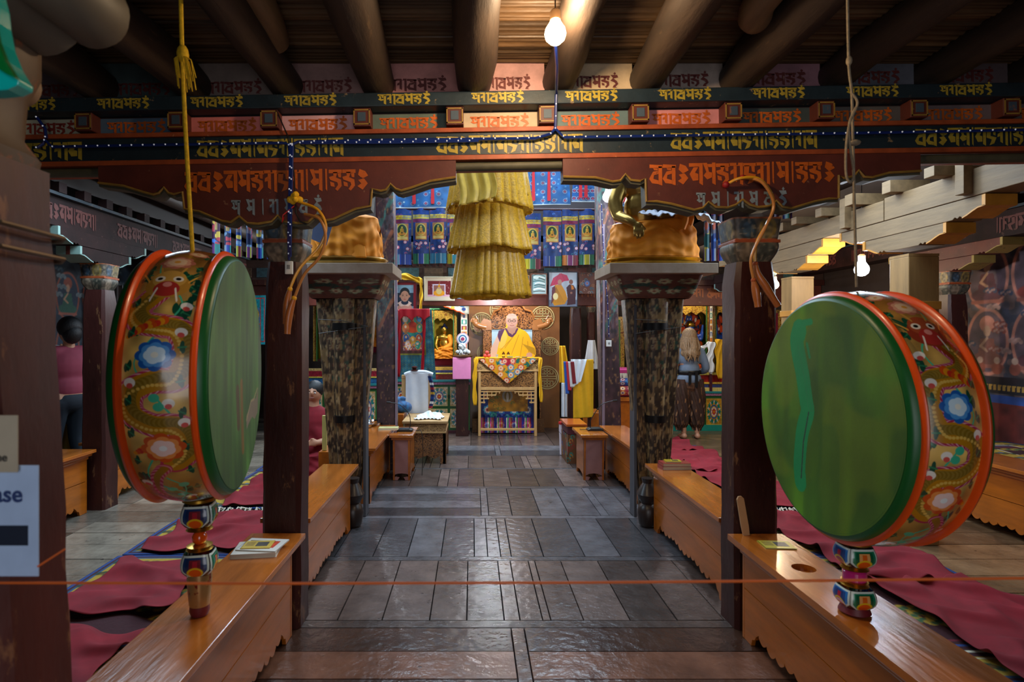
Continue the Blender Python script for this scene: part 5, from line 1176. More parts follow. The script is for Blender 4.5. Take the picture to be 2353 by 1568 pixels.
# victory banner: a stack of pleated yellow cloth drums
VB = thing('victory_banner', 'tall pleated yellow cylinder banner hanging over the middle of the aisle', 'banner', (X(1125, 7.0), 7.0, 0))
velvet = M('yellow_velvet', '#ab7f08', .5, var=.35, scale=40, bump=.25, bscale=60, )
satin = M('pale_yellow_lining', '#b89838', .55, var=.15, scale=12, bump=.1)
def pleats(zt, zb, r0, r1, seed, mat, name, n=24, lift=.0):
    rs = np.random.RandomState(seed); ph = rs.rand(6)*6; cv = Cv(420, 14, 2*PI, 1, '#ffffff')
    def fn(U, V):
        g = np.abs(np.sin(U*n/2+ph[0]+1.1*np.sin(U*3+ph[1])+.6*np.sin(U*7+ph[4])))**.7; f = 1-V
        r = r0+(r1-r0)*f+(.045*g+.014*np.sin(U*7+ph[2]))*(.25+.75*f)
        z = zt+(zb-zt)*f+f*(.014*np.sin(U*5+ph[3]))+f*lift*np.sin(U)
        return np.cos(U)*r, np.sin(U)*r*.9, z
    return paint(name, cv, fn, mat, VB, solid=.004)
pleats(3.75, 3.25, .42, .46, 4, velvet, 'pleated_tier')
pleats(Z(385, 7.0)+.1, Z(466, 6.55), .43, .50, 1, velvet, 'pleated_tier')
pleats(Z(462, 6.6)+.05, Z(566, 6.55), .38, .475, 2, velvet, 'pleated_tier')
pleats(Z(562, 6.6)+.05, Z(676, 6.5), .38, .46, 3, velvet, 'pleated_tier')
pleats(Z(640, 7), Z(679, 6.6)+.0, .36, .40, 6, P_('bright_yellow_cloth', '#d8a80a', .6), 'inner_skirt')
m_ = MB(); m_.lathe([(.36, 2.2), (.37, 2.2), (.37, 2.22), (.36, 2.22)], 40, caps=False); m_.lathe([(.4, 3.3), (.41, 3.3), (.41, 3.32), (.4, 3.32)], 40, caps=False); m_.tube([(0, 0, 3.3), (0, 0, AZ)], .01, 6); m_.box(-2.0, 2.1, -.04, .04, AZ-.06, AZ); m_.tube([(-.4, 0, 3.31), (.4, 0, 3.31)], .008, 6); m_.tube([(0, -.37, 3.31), (0, .37, 3.31)], .008, 6)
m_.build('hoop', maroon, VB)
cv = Cv(60, 40, 1, 1, '#fff'); o = paint('loose_lining', Cv(60, 30, 1, 1, '#ffffff'), lambda U, V: (-.37+.42*U+.02*np.sin(V*9)+.0, -.5-.02*np.sin(U*20)-.03*V, Z(462, 6.45)+V*(.7)+(U-.5)*.1*(1-V)), satin, VB, solid=.003)

# pictures on the lintel
def picture(label, px0, px1, py0, py1, Y, cv, frame, fw=.018, mount=None, tilt=0, glass=False):
    x0, x1, z0, z1 = X(px0, Y), X(px1, Y), Z(py1, Y), Z(py0, Y); w, h = x1-x0, z1-z0
    t = thing('framed_picture', label, 'picture', ((x0+x1)/2, Y, z0), (tilt, 0, 0))
    m_ = MB(); m_.box(-w/2, w/2, -.02, .01, 0, fw); m_.box(-w/2, w/2, -.02, .01, h-fw, h); m_.box(-w/2, -w/2+fw, -.02, .01, fw, h-fw); m_.box(w/2-fw, w/2, -.02, .01, fw, h-fw); m_.build('frame', frame, t, 0, .003)
    s = cv.ux; paint('print', cv, lambda U, V: (-w/2+fw*.6+U/cv.ux*(w-fw*1.2), -.006+0*U, fw*.6+V/cv.uy*(h-fw*1.2)), pc_print if not glass else M('glazed_print', rough=.08, attr=True, var=.02, bump=0, coat=1), t)
    boxo('backing', -w/2+.004, w/2-.004, -.002, .008, .004, h-.004, black_m, t, 0); return t
cv = Cv(80, 130, 8, 13, '#8a1020'); cv.rect(.7, 6.9, 1.2, 12, '#7898b0'); cv.rect(.7, 6.9, 4.5, 9.2, '#182438'); cv.rect(.7, 6.9, 11, 12, '#7fa8bc')
cv.circ(3.8, 2.8, 3.0, '#c08a7a', 2.9); cv.rect(.9, 6.7, 1.2, 3.0, '#c49080'); cv.poly([(1.2, 5.6), (2.6, 6.4), (3.8, 5.0), (5, 6.4), (6.4, 5.6), (5, 4.4), (3.8, 4.8), (2.4, 4.4)], '#d8b8a8'); cv.circ(3.8, 5.9, 1.3, '#182438', .9)
cv.circ(3.8, 9.2, 1.75, '#14181c', 1.9); cv.circ(3.8, 8.0, 1.5, '#b08068', 1.95); cv.circ(2.15, 8.0, .3, '#a87860', .45); cv.circ(5.45, 8.0, .3, '#a87860', .45)
for x in (3.1, 4.5): cv.circ(x, 8.25, .28, '#2a1c18', .13); cv.line([(x-.35, 8.7), (x+.35, 8.75)], .1, '#3a2820')
cv.line([(3.8, 8.1), (3.75, 7.6), (3.95, 7.5)], .12, '#96685a'); cv.circ(3.8, 6.95, .42, '#a84a4a', .17); cv.rect(0, 8, 0, .9, '#14100e')
picture('framed portrait photo of a small child in peach clothes with a yellow scarf', 905, 958, 648, 734, 8.5, cv, P_('dark_red_frame', '#3a0c14', .4), .012)
scarf = MB()
t = thing('scarf', 'yellow silk scarf draped round the portrait of the child', 'scarf', (X(935, 8.4), 8.4, 0))
cv = Cv(60, 20, 1, 1, '#ffffff')
def ribbon_path(pts, wid, y, name, mat, par, n=60):
    s = spline([(*p, 0) for p in pts], 8); n = len(s); c = Cv(n, 9, 1, 1, '#ffffff')
    P_x = np.array([q[0] for q in s]); P_z = np.array([q[1] for q in s]); dx = np.gradient(P_x); dz = np.gradient(P_z); L = np.hypot(dx, dz)+1e-6
    def fn(U, V):
        i = np.clip((U*(n-1)).round().astype(int), 0, n-1); o = (V-.5)*wid*(1+.25*np.sin(U*17))
        return P_x[i]-dz[i]/L[i]*o, y+.012*np.sin(V*9+U*12), P_z[i]+dx[i]/L[i]*o
    return paint(name, c, fn, mat, par, solid=.004)
def q_(l, Y, ox): return [(X(a, Y)-ox, Z(b, Y)) for a, b in l]
ox = t.location.x
ribbon_path(q_([(904, 646), (915, 638), (935, 636), (960, 644), (968, 642)], 8.4, ox), .085, -.0, 'top_fold', yellow_c, t)
ribbon_path(q_([(966, 640), (968, 670), (967, 700), (966, 738)], 8.4, ox), .04, -.01, 'side_fall', yellow_c, t)
c = Cv(30, 20, 1, 1, '#ffffff'); c.cut(lambda U, V: V > abs(U-.45)*1.6-.05)
paint('lower_fold', c, lambda U, V: (X(925, 8.4)-ox+U*.27, .02+.01*np.sin(U*14), Z(752, 8.4)+V*.16), yellow_c, t, solid=.004)
cv = Cv(110, 90, 11, 9, '#c8bca8'); cv.rect(1.2, 9.8, 1.5, 7.6, '#6a1c24')
for i in range(30): cv.circ(1.4+rj.random()*8.2, 2+rj.random()*5.4, .15, '#b08a80')
cv.frame(3, 7.8, 1.5, 6.3, .4, '#c8c0d8'); cv.rect(1.2, 9.8, 1.5, 2.2, '#d09ab0'); cv.rect(3.4, 7.4, 1.9, 5.9, '#8a5a50'); cv.circ(5.4, 2.8, 2.1, '#d89018', 1.2); cv.circ(5.4, 3.6, 1.1, '#c8b070', 1.3); cv.circ(5.4, 4.8, .5, '#b09070'); cv.poly([(4.9, 5.2), (5.9, 5.2), (5.5, 6.8)], '#c88a10')
picture('pale wide-framed picture of a seated figure in gold on a red throne', 974, 1045, 636, 692, 8.53, cv, P_('whitewashed_frame', '#b0a890', .5), .02)
cv = Cv(60, 30, 6, 3, '#6a98b0'); cv.cloud(2.5, 1.2, .8, '#b888a8'); cv.noise(.4, 6); cv.rect(2, 4, 0, 1, '#a86090')
picture('small landscape picture mostly hidden behind the yellow banner hem', 1050, 1104, 674, 687, 8.5, cv, P_('steel_frame', '#506870', .4), .006)
cv = Cv(30, 60, 1, 2, '#28404a'); picture('sliver of a small frame at the right edge of the yellow banner', 1204, 1217, 633, 664, 8.53, cv, P_('pine_frame', '#a07040', .5), .008)
cv = Cv(50, 60, 5, 6, '#8ab0b8')
for i in range(9): cv.line([(.5+rj.random(), .8+i*.6), (2.5, 1+i*.6+rj.random()*.3), (4.4, .9+i*.55)], .25, ['#20444c', '#e8f0f0', '#3a6068'][i % 3], True)  # glass reflections painted into the print as pale strokes
cv.circ(1.6, 5, .9, '#c8e0e0', .5); picture('small glazed picture with white reflections painted into the print', 1219, 1257, 629, 678, 8.53, cv, P_('walnut_frame', '#6a3820', .4), .014, glass=True)
cv = Cv(100, 130, 10, 13, '#a8b4c4'); cv.rect(0, 10, 0, 2.6, '#6a7488'); cv.noise(.1, 5)
cv.poly([(.4, 7.6), (1.6, 10.8), (4.2, 12.6), (6.4, 11.8), (7.2, 9.8), (5.4, 9.6), (4.0, 8.6), (2.4, 8.2)], '#b01048'); cv.line([(3.8, 12.6), (1.8, 8.3)], .1, '#80082c'); cv.line([(4.4, 12.6), (5.6, 9.7)], .1, '#80082c')
cv.poly([(2.2, 8.2), (4.4, 8.4), (5.9, 5.6), (6.6, 3), (5.6, 1), (2, .4), (1.0, 2.2), (1.2, 5.6)], '#b87c14'); cv.poly([(1.2, 7.2), (2.2, 7.9), (2.6, 5.2), (1.6, 2), (.9, 1)], '#5a2030')
for i in range(8): cv.line([(2.6, 7.4), (1.2+i*.6, 1.6)], .12, '#8a5a10')
cv.circ(2.4, 3.9, .9, '#d8c890', 1.3); cv.circ(3.9, 9.3, .75, '#a87868', .95); cv.rect(3.3, 4.5, 8.1, 8.7, '#9a6a58')
cv.poly([(6.2, 7.2), (7.2, 8.4), (8.6, 8.2), (9.5, 6.6), (9.4, 1), (6.4, .6), (6.6, 3.4)], '#3a1420'); cv.poly([(7.8, 8.2), (8.6, 7.8), (8.8, 6.6), (8, 6.4)], '#b86a18'); cv.circ(7.8, 9.3, .7, '#7a4a3c', .9); cv.circ(7.9, 5.2, .4, '#8a5a48')
picture('unframed-looking photo of two robed figures under a magenta umbrella', 1260, 1327, 625, 706, 8.5, cv, P_('navy_frame', '#141828', .4), .01)
cv = Cv(70, 80, 7, 8, '#6a4034')
for i in range(24): cv.scroll(rj.random()*7, rj.random()*8, .8, ['#4a7a8a', '#8a5a3a', '#3a5a6a', '#a08070'][i % 4], .25)
cv.flower(3.5, 4, 1.3, 8, ['#3a5a9a', '#7a8ab8', '#b85a40']); picture('square painted wooden panel with blue blossom beside the umbrella photo', 1330, 1368, 627, 676, 8.53, cv, P_('reddish_edge', '#5a3020', .5), .008)
cv = Cv(50, 110, 5, 11, '#12909c'); cv.frame(.4, 4.6, .6, 10.4, .2, '#c82818'); cv.line([(3.4, .6), (3.4, 10.4)], .2, '#c82818'); cv.rect(.5, 3.3, 5, 8.2, '#4a7aa0'); cv.circ(1.2, 6.6, 1.8, '#d8a030'); cv.circ(1.2, 6.6, 1.3, '#4060a8'); cv.circ(1.2, 6.4, .7, '#3a9a8a'); cv.circ(.6, 7.3, .6, '#b03040'); cv.line([(.5, 4.6), (3.3, 4.6)], .2, '#c82818'); cv.noise(.15, 20)
t = thing('thangka', 'turquoise scroll hanging with red lines seen past the left drum', 'thangka', (0, 7.0, 0)); paint('brocade', cv, lambda U, V: (X(570, 7)+U*.045, 0*U+.01*np.sin(U), Z(792, 7)+V*.055), pc_silk, t)

# the hanging thangka left of the throne
Yh = 8.0
t = thing('thangka', 'teal brocade scroll with painted deity panel hanging over the left altar', 'thangka', (X(957, Yh), Yh, 0)); ox = t.location.x
zt_, zb_ = Z(712, Yh), Z(872, Yh); w0, w1 = X(992, Yh)-X(912, Yh), X(1004, Yh)-X(914, Yh)
cv = Cv(130, 170, 1, 1.5, '#1c5a6e')
for i in range(13):
    for j in range(19): cv.ring(.04+i*.077, .04+j*.08, .028, .007, '#3a8a96'); cv.circ(.04+i*.077+.038, .08+j*.08, .01, '#7a9a70')
cv.rect(.04, .78, .52, 1.5, '#8a8a2c'); cv.rect(.09, .74, .56, 1.48, '#5a2c28'); cv.noise(.2, 12)
cv.rect(.16, .70, .62, 1.42, '#2a5a88'); cv.rect(.16, .70, .62, .8, '#9a4a50'); cv.circ(.43, 1.13, .19, '#2f8a78', .2); cv.circ(.43, 1.13, .15, '#c86a28', .13); cv.circ(.43, 1.28, .06, '#e0b890'); cv.circ(.43, 1.3, .11, '#3aa088', .12); cv.circ(.43, 1.27, .055, '#e0a878'); cv.circ(.43, 1.16, .1, '#c83418', .09); cv.circ(.43, 1.06, .17, '#d84a14', .06)
for x, y, c in ((.24, 1.32, '#d8d0c0'), (.62, 1.32, '#4a90c0'), (.25, .88, '#2858a0'), (.6, .86, '#c84830'), (.43, .82, '#d8a040'), (.3, .74, '#e0c8c0'), (.56, .74, '#3a9a78'), (.24, 1.1, '#d87848'), (.63, 1.1, '#58a878')): cv.circ(x, y, .075, c, .09); cv.circ(x, y+.03, .03, '#e8c8a8'); cv.ring(x, y, .085, .014, '#e09838', .1)
for i in range(60): cv.circ(.17+rj.random()*.52, .63+rj.random()*.18, .012, ['#e8e0d8', '#e86040', '#3a78b8', '#e8b040'][i % 4])
cv.noise(.2, 16)
paint('brocade', cv, lambda U, V: (X(912, Yh)-ox+(V/1.5)*0+U*(w1+(w0-w1)*V/1.5)+.0, .015*np.sin(U*5)+0*V, zb_+(zt_-zb_)*V/1.5), pc_silk, t)
for a, b in ((918, 917), (975, 970)):
    ribbon_path(q_([(a, 712), (a, 760), (b, 866)], Yh, ox), .035, -.02, 'red_ribbon', P_('scarlet_ribbon', '#b80e24', .6), t)
c = Cv(40, 20, 1, 1, '#fff'); c.cut(lambda U, V: V > .25+.3*np.abs(np.sin(U*PI*2.5))); paint('red_valance', c, lambda U, V: (X(918, Yh)-ox+U*(X(988, Yh)-X(918, Yh)), -.03+.01*np.sin(U*20), Z(752, Yh)+V*(Z(710, Yh)-Z(752, Yh))), P_('scarlet_ribbon', '#b80e24', .6), t, solid=.003)

# ================================================================ STATUES ON THE PILLARS
def blob(segs, name, mat, parent, vox=.012, sm=6, extra=None):
    """one continuous surface grown from tapering elliptical segments, fused"""
    m_ = MB()
    for s in segs:
        if s[0] == 'b': _, c, r, k = s; m_.lathe([(max(1e-4, r*math.sin(PI*i/10)), -r*k[2]*math.cos(PI*i/10)) for i in range(11)], 18, c, sx=k[0], sy=k[1])
        else: _, pts, rad = s; sp_ = spline(pts, 5) if len(pts) > 2 else [Vector(p) for p in pts]; n = len(sp_); rr = [float(np.interp(i/(n-1)*(len(rad)-1), range(len(rad)), rad)) for i in range(n)]; m_.tube(sp_, rr, 12); m_.ball(tuple(sp_[0]), rr[0], 12); m_.ball(tuple(sp_[-1]), rr[-1], 12)
    if extra: extra(m_)
    return m_.build(name, mat, parent, 180, remesh=vox, smoothit=sm)
def folds(cv, fn, name, mat, parent, solid=.005): return paint(name, cv, fn, mat, parent, solid=solid)
def robe_heap(parent, w, d, h, mat, seed, name='robe'):
    """draped cloth over crossed legs: wide at the knees, folded"""
    cv = Cv(220, 60, 2*PI, 1, '#ffffff'); r_ = np.random.RandomState(seed).rand(6)*6
    def fn(U, V):
        prof = np.where(V < .75, 1-.12*(V/.75)**2, .88*np.sqrt(np.clip(1-((V-.75)/.25)**2, 0, 1)))
        k = (np.abs(np.cos(U))**2.6+np.abs(np.sin(U))**2.6)**(-1/2.6)
        f = .009*np.sin(V*15+np.sin(U*3+r_[0])*2.5+U*1.7)*np.clip(V*3, .2, 1)+.004*np.sin(V*31+np.sin(U*5)*3+r_[1])+.006*np.sin(U*23+r_[2])*(1-V)
        rx = w/2*prof*k+f*prof; ry = d/2*prof*k+f*prof
        z = h*np.where(V < .75, V*1.15, .8625+(V-.75)*.55)+.02*np.sin(U*2+r_[3])*V
        return np.cos(U)*rx, np.sin(U)*ry, z
    return paint(name, cv, fn, mat, parent)
def statue(label, cx, cy, zs, s=1.0, full=True):
    t = thing('statue', label, 'statue', (cx, cy, zs), group='gilded seated statues on the pillar shelves'); t.scale = (s, s, s)
    MB().lathe([(.42, 0), (.44, .02), (.4, .035), (.43, .055), (.4, .07)], 40, sx=1, sy=.6, sq=2.6).build('lotus_base', gold_m, t)
    robe_heap(t, .80, .46, .36, orange_c, 3); o = t.children[-1]; o.location = (0, 0, .06)
    segs = [('b', (-.08, 0, .52), .17, (1.05, .75, 1.3)), ('b', (-.08, 0, .72), .16, (1.35, .8, .8)), ('t', [(-.08, 0, .78), (-.08, 0, .9)], [.08, .07]),
            ('t', [(-.28, 0, .74), (-.34, -.02, .58), (-.33, -.08, .44)], [.075, .068, .052]), ('t', [(-.33, -.08, .44), (-.27, -.2, .38), (-.22, -.235, .33)], [.052, .042, .034]),
            ('t', [(.12, 0, .74), (.18, -.03, .58), (.14, -.1, .46), (.02, -.16, .43)], [.075, .065, .055, .04])]
    # hand laid over the knee, fingers pointing down
    segs += [('b', (-.2, -.255, .315), .042, (1, .5, 1))]
    for i, (dx, L) in enumerate(((-.034, .07), (-.012, .09), (.01, .088), (.03, .072))): segs += [('t', [(-.2+dx, -.262, .30), (-.2+dx*1.2, -.275, .27), (-.2+dx*1.25, -.268, .30-L)], [.012, .0115, .009])]
    segs += [('t', [(-.165, -.25, .32), (-.14, -.262, .29)], [.012, .01])]
    if full:
        segs += [('b', (-.08, -.01, 1.0), .105, (.9, 1, 1.15)), ('b', (-.08, .0, 1.13), .045, (1, 1, 1)), ('b', (-.08, -.11, .985), .018, (.8, 1.2, 1.4))]
        for sx in (-1, 1): segs += [('b', (-.08+sx*.095, .01, .97), .025, (.5, .7, 2))]
    blob(segs, 'body', brass_m, t, .009, 3)
    MB().lathe([(.03, .45), (.075, .47), (.085, .5), (.08, .54), (.055, .53)], 24, (.06, -.17, 0)).build('alms_bowl', P_('navy_bowl', '#141c3a', .2, coat=.6), t)
    c = Cv(50, 60, 1, 1, '#ffffff'); paint('shoulder_cloth', c, lambda U, V: (.1+.2*U+.04*np.sin(V*6), -.1-.1*np.sin(U*PI)-.02*np.sin(U*16+V*3), .3+.5*V), orange_c, t, solid=.01)
    cv = Cv(120, 60, 1, 1, '#c8ccdc')
    for i in range(60): cv.scroll(rj.random(), rj.random(), .04, ['#dfe2ee', '#a8acc4'][i % 2], .012)
    paint('white_scarf', cv, lambda U, V: (-.16+.62*U+.02*np.sin(V*9), -.12-.24*V+.0*U-.06*np.sin(U*PI)*V, .46-.07*V*V-.16*np.clip(U-.72, 0, 1)*2+.012*np.sin(U*34+V*7)+.006*np.sin(U*80)), pc_cloth, t, solid=.006)
    return t
statue('gilded seated statue with orange robe and white scarf on the right pillar shelf', X(1503, 4.95)+.0, 5.0, 2.187, .97)
# left statue: mostly wrapped in orange
t = thing('statue', 'statue wrapped in orange cloth on the left pillar shelf, mostly hidden by the bracket', 'statue', (X(802, 4.95), 5.0, 2.187))
MB().lathe([(.4, 0), (.42, .02), (.38, .035), (.41, .055), (.38, .07)], 40, (-.08, 0, 0), sx=1, sy=.6, sq=2.6).build('lotus_base', brass_m, t)
robe_heap(t, .72, .46, .4, orange_c, 9).location = (-.08, 0, .06)
c = Cv(90, 60, 1, 1, '#ffffff')
paint('standing_robe', c, lambda U, V: (-.34+(.42+.1*(1-V))*U+.18*V*0, -.2-.03*np.sin(U*9+V*2)-.0*V+.12*V, .05+.62*V+.05*np.sin(U*6)*V), orange_c, t, solid=.01)
blob([('b', (-.14, 0, .6), .16, (1.1, .75, 1.4)), ('b', (-.14, 0, .84), .1, (1, 1, 1.2)), ('t', [(-.34, 0, .66), (-.38, -.05, .5), (-.3, -.16, .44)], [.07, .06, .04])], 'body', brass_m, t, .012)
o = MB().prism([(0, 0), (.12, -.05), (.17, .12), (.0, .16)], 0, .004).build('blue_paper', P_('pale_blue_paper', '#5a6a90', .6), None, 0); o.location = (X(716, 4.6), 4.6, Z(550, 4.6)); tag(o, 'pale blue paper tucked beside the left column capital', 'paper', kind='thing')

# ================================================================ THRONE
t = thing('backdrop_panel', 'tall polished wood panel with pale round longevity signs behind the throne', 'panel', (0, 9.75, 0)); Yp = 9.75
boxo('panel', X(1077, Yp), X(1286, Yp), 0, .04, 0, Z(680, Yp), P_('polished_panel', '#8a5c34', .3, var=.3, scale=2, stretch=(1, 1, .3), coat=.4), t)
def shou(cx, cz, r, style):
    m_ = MB(); par = t; W_ = r*.09
    m_.lathe([(r-W_, -.012), (r, -.012), (r, 0), (r-W_, 0)], 40, (cx, 0, cz), 'y', caps=False)
    m_.lathe([(r-W_*2.6, -.012), (r-W_*1.9, -.012), (r-W_*1.9, 0), (r-W_*2.6, 0)], 40, (cx, 0, cz), 'y', caps=False)
    def bar(x0, x1, z0, z1): m_.box(cx+x0*r, cx+x1*r, -.012, 0, cz+z0*r, cz+z1*r)
    if style == 0:
        for z in (-.1, .1): bar(-.75, .75, z-.035, z+.035)
        for s in (-1, 1):
            bar(-.045, .045, *sorted((s*.1, s*.75))); bar(-.5, .5, *sorted((s*.27, s*.34)))
            for x in (-.5, -.25, .25, .5): bar(x-.035, x+.035, *sorted((s*.3, s*(.68 if abs(x) < .3 else .55))))
            bar(-.28, .28, *sorted((s*.5, s*.57)))
    else:
        for x in (-.45, -.27, -.09, .09, .27, .45): bar(x-.035, x+.035, -.05, .78*math.sqrt(1-(x/.9)**2))
        bar(-.75, .75, -.1, -.04)
        for x in (-.5, .5): m_.lathe([(r*.3, -.012), (r*.37, -.012), (r*.37, 0), (r*.3, 0)], 24, (cx+x*r*.9, 0, cz-.42*r), 'y', caps=False); 
    m_.build('round_sign', P_('pale_gold_paint', '#c0b078', .45), t, 0)
for px, py, r, st in ((1107, 745, 27, 1), (1247, 730, 27, 0), (1283, 796, 27, 0), (1257, 868, 27, 0), (1150, 712, 25, 0), (1120, 812, 24, 0)):
    if px+r > 1290: r = 1286-px+18; px = 1286-r-1
    shou(X(px, Yp), Z(py, Yp), r*Yp/F, st)
t = thing('throne', 'carved wooden throne with a high scalloped back', 'throne', (X(1176, 9.35), 9.35, 0)); ox = t.location.x
def q3(l, Y=9.35): return [(X(a, Y)-ox, Z(b, Y)) for a, b in l]
ck = carved('throne_carving', '#9a6434', '#3a1c0a', .4, 26)
crest = q3([(1130, 757), (1128, 733), (1136, 716), (1148, 711), (1154, 703), (1172, 698), (1182, 698), (1200, 703), (1206, 712), (1220, 716), (1228, 730), (1228, 757)])
MB().prism(crest, 0, .06).build('crest', ck, t, 0, .006)
m_ = MB(); m_.tube([(p[0], -.01, p[1]) for p in crest[1:-1]], .018, 8); m_.build('crest_rim', P_('throne_wood', '#9a6434', .35, coat=.4), t)
boxo('back', *[q3([(a, 700)])[0][0] for a in (1130, 1224)], .02, .05, Z(880, 9.35), Z(755, 9.35), P_('pale_blue_cushion', '#a8c8d8', .6), t)
for a, b in ((1110, 1130), (1223, 1242)):
    boxo('side_post', q3([(a, 0)])[0][0], q3([(b, 0)])[0][0], -.02, .06, 0, Z(757, 9.35), ck, t)
    m_ = MB(); s = -1 if a < 1150 else 1; x = q3([((a+b)/2, 0)])[0][0]; z = Z(757, 9.35)
    m_.prism([(x-s*.07, z-.01), (x+s*.07, z-.02), (x+s*.14, z+.06), (x+s*.06, z+.18), (x-s*.06, z+.14)], -.03, .06)
    pts = spline([(x+s*.02, 0, z+.03), (x+s*.14, 0, z+.06), (x+s*.2, 0, z+.1), (x+s*.24, 0, z+.17), (x+s*.27, 0, z+.12)], 5); m_.tube(pts, [.05]*8+[.045]*5+[.02]*(len(pts)-13), 10)
    m_.ball((x+s*.2, 0, z+.13), .045, 10); m_.tube([(x+s*.16, 0, z+.16), (x+s*.2, 0, z+.24)], [.014, .004], 6); m_.tube([(x+s*.2, 0, z+.16), (x+s*.26, 0, z+.22)], [.014, .004], 6)
    m_.build('dragon_head', P_('throne_wood', '#9a6434', .35, coat=.4), t)
m_ = MB(); x, z = q3([(1177, 699)])[0]; m_.ball((x, 0, z+.02), .05, 12); m_.lathe([(.05, z+.02), (.02, z+.06), (.06, z+.12), (.03, z+.15)], 10, (x, 0, 0)); m_.build('finial', P_('throne_wood', '#9a6434', .35, coat=.4), t)
boxo('seat', q3([(1112, 0)])[0][0], q3([(1240, 0)])[0][0], -.02, .1, 0, .75, maroon_d, t)
for a in (1085, 1234): boxo('carved_foot', q3([(a, 0)])[0][0], q3([(a+16, 0)])[0][0], -.05, 0, 0, .22, cd, t)
# cut-out photo of a seated robed man
Yc_ = 9.22; PXs = 180.; cv = Cv(200, 200, 110, 110, '#e0a80e', 1125, 715)
def FY(l): return [(a, 715+825-b) for a, b in l]
sil = FY([(1126, 822), (1128, 800), (1136, 785), (1143, 770), (1146, 760), (1160, 754), (1163, 750), (1162, 738), (1163, 728), (1169, 722), (1177, 721), (1185, 723), (1190, 730), (1189, 744), (1187, 752), (1206, 760), (1214, 768), (1222, 785), (1230, 800), (1232, 815), (1226, 823)])
msk = Cv(200, 200, 110, 110, '#000000', 1125, 715); msk.poly(sil, '#ffffff'); cv.k = (msk.a[..., 0] > .5)*1.
cv.poly(FY([(1126, 824), (1128, 800), (1136, 785), (1144, 766), (1150, 775), (1144, 800), (1140, 824)]), '#c0a090'); cv.poly(FY([(1143, 760), (1160, 755), (1158, 775), (1150, 790), (1144, 775)]), '#4a2448')
cv.poly(FY([(1160, 755), (1168, 772), (1176, 776), (1187, 754), (1180, 765), (1172, 766)]), '#4a2448'); cv.poly(FY([(1160, 757), (1166, 775), (1158, 800), (1146, 800), (1152, 775)]), '#e0b048')
for a, b in (((1186, 765), (1160, 800)), ((1192, 770), (1175, 815)), ((1202, 775), (1195, 820)), ((1212, 785), (1215, 812)), ((1176, 778), (1150, 805))): cv.line(FY([a, b]), 1.3, '#a87a0c')
cv.poly(FY([(1200, 790), (1228, 800), (1232, 818), (1218, 810)]), '#a8800c'); cv.circ(*FY([(1216, 816)])[0], 7, '#b89080', 6); cv.line(FY([(1212, 816), (1208, 823)]), 3, '#b89080')
cv.poly(FY([(1168, 748), (1186, 748), (1188, 757), (1177, 770), (1164, 757)]), '#9c7464'); cv.line(FY([(1162, 756), (1170, 768), (1177, 773), (1184, 766), (1189, 756)]), 4, '#4a2448'); cv.circ(*FY([(1176, 737)])[0], 13.4, '#a88070', 17); cv.circ(*FY([(1176, 727)])[0], 12, '#b09488', 8)
for x in (1171, 1181): cv.ring(*FY([(x, 738)])[0], 3.4, 1.0, '#2a2420', 2.4); cv.line(FY([(x-3, 733.5), (x+3, 733.5)]), 1, '#5a4438')
cv.line(FY([(1174, 738), (1178, 738)]), .8, '#2a2420'); cv.line(FY([(1176, 740), (1175, 744), (1178, 744)]), 1, '#8a6254'); cv.line(FY([(1172, 748), (1176, 749), (1181, 748)]), 1.2, '#7a4038'); cv.circ(*FY([(1163.5, 740)])[0], 1.8, '#a07868', 3.6); cv.circ(*FY([(1189, 740)])[0], 1.8, '#a07868', 3.6)
o = paint('cutout_portrait', cv, lambda U, V: (X(U, Yc_), Yc_+0*U, Z(715+825-V, Yc_)), pc_print, None, solid=.01, smooth=False); tag(o, 'life-size cut-out photo of a seated man in yellow and maroon robes on the throne', 'portrait', kind='thing')
# table in front of the throne
Yq = 8.95; t = thing('offering_table', 'tall carved pine table standing in front of the throne', 'table', (X(1166, Yq), Yq, 0)); ox = t.location.x
def qx(a): return X(a, Yq)-ox
zt_ = Z(824, Yq)
boxo('top', qx(1095), qx(1241), -.02, .34, zt_-.03, zt_, pine_l, t); boxo('frieze', qx(1097), qx(1238), 0, .32, Z(850, Yq), zt_-.03, carved('pale_frieze', '#c09a62', '#7a5428', .5, 20), t)
boxo('moulding', qx(1096), qx(1239), -.01, .33, Z(854, Yq), Z(850, Yq), pine_l, t)
for a in (1099, 1228):
    for b in (0, .28): boxo('leg', qx(a), qx(a+6), b, b+.045, 0, Z(854, Yq), pine_l, t)
boxo('carved_panel', qx(1105), qx(1228), .01, .03, Z(890, Yq), Z(856, Yq), carved('openwork_panel', '#a8743c', '#3a1c0a', .45, 30), t)
boxo('rail', qx(1104), qx(1229), 0, .04, Z(897, Yq), Z(890, Yq), pine_l, t); boxo('rail', qx(1104), qx(1229), 0, .04, Z(990, Yq), Z(985, Yq), pine_l, t)
m_ = MB()
for a, b, c, d in ((1105, 1150, 899, 902), (1182, 1228, 899, 902), (1105, 1140, 907, 910), (1192, 1228, 907, 910), (1105, 1124, 915, 918), (1208, 1228, 915, 918), (1105, 1115, 924, 927), (1217, 1228, 924, 927), (1150, 1182, 897, 900)): m_.box(qx(a), qx(b), .01, .03, Z(d, Yq), Z(c, Yq))
for a, c, d in ((1112, 900, 928), (1120, 900, 918), (1130, 900, 912), (1140, 900, 908), (1148, 900, 905), (1221, 900, 928), (1212, 900, 918), (1202, 900, 912), (1192, 900, 908), (1184, 900, 905)): m_.box(qx(a-1), qx(a+1), .012, .028, Z(d, Yq), Z(c, Yq))
m_.build('lattice', pine_l, t, 0)
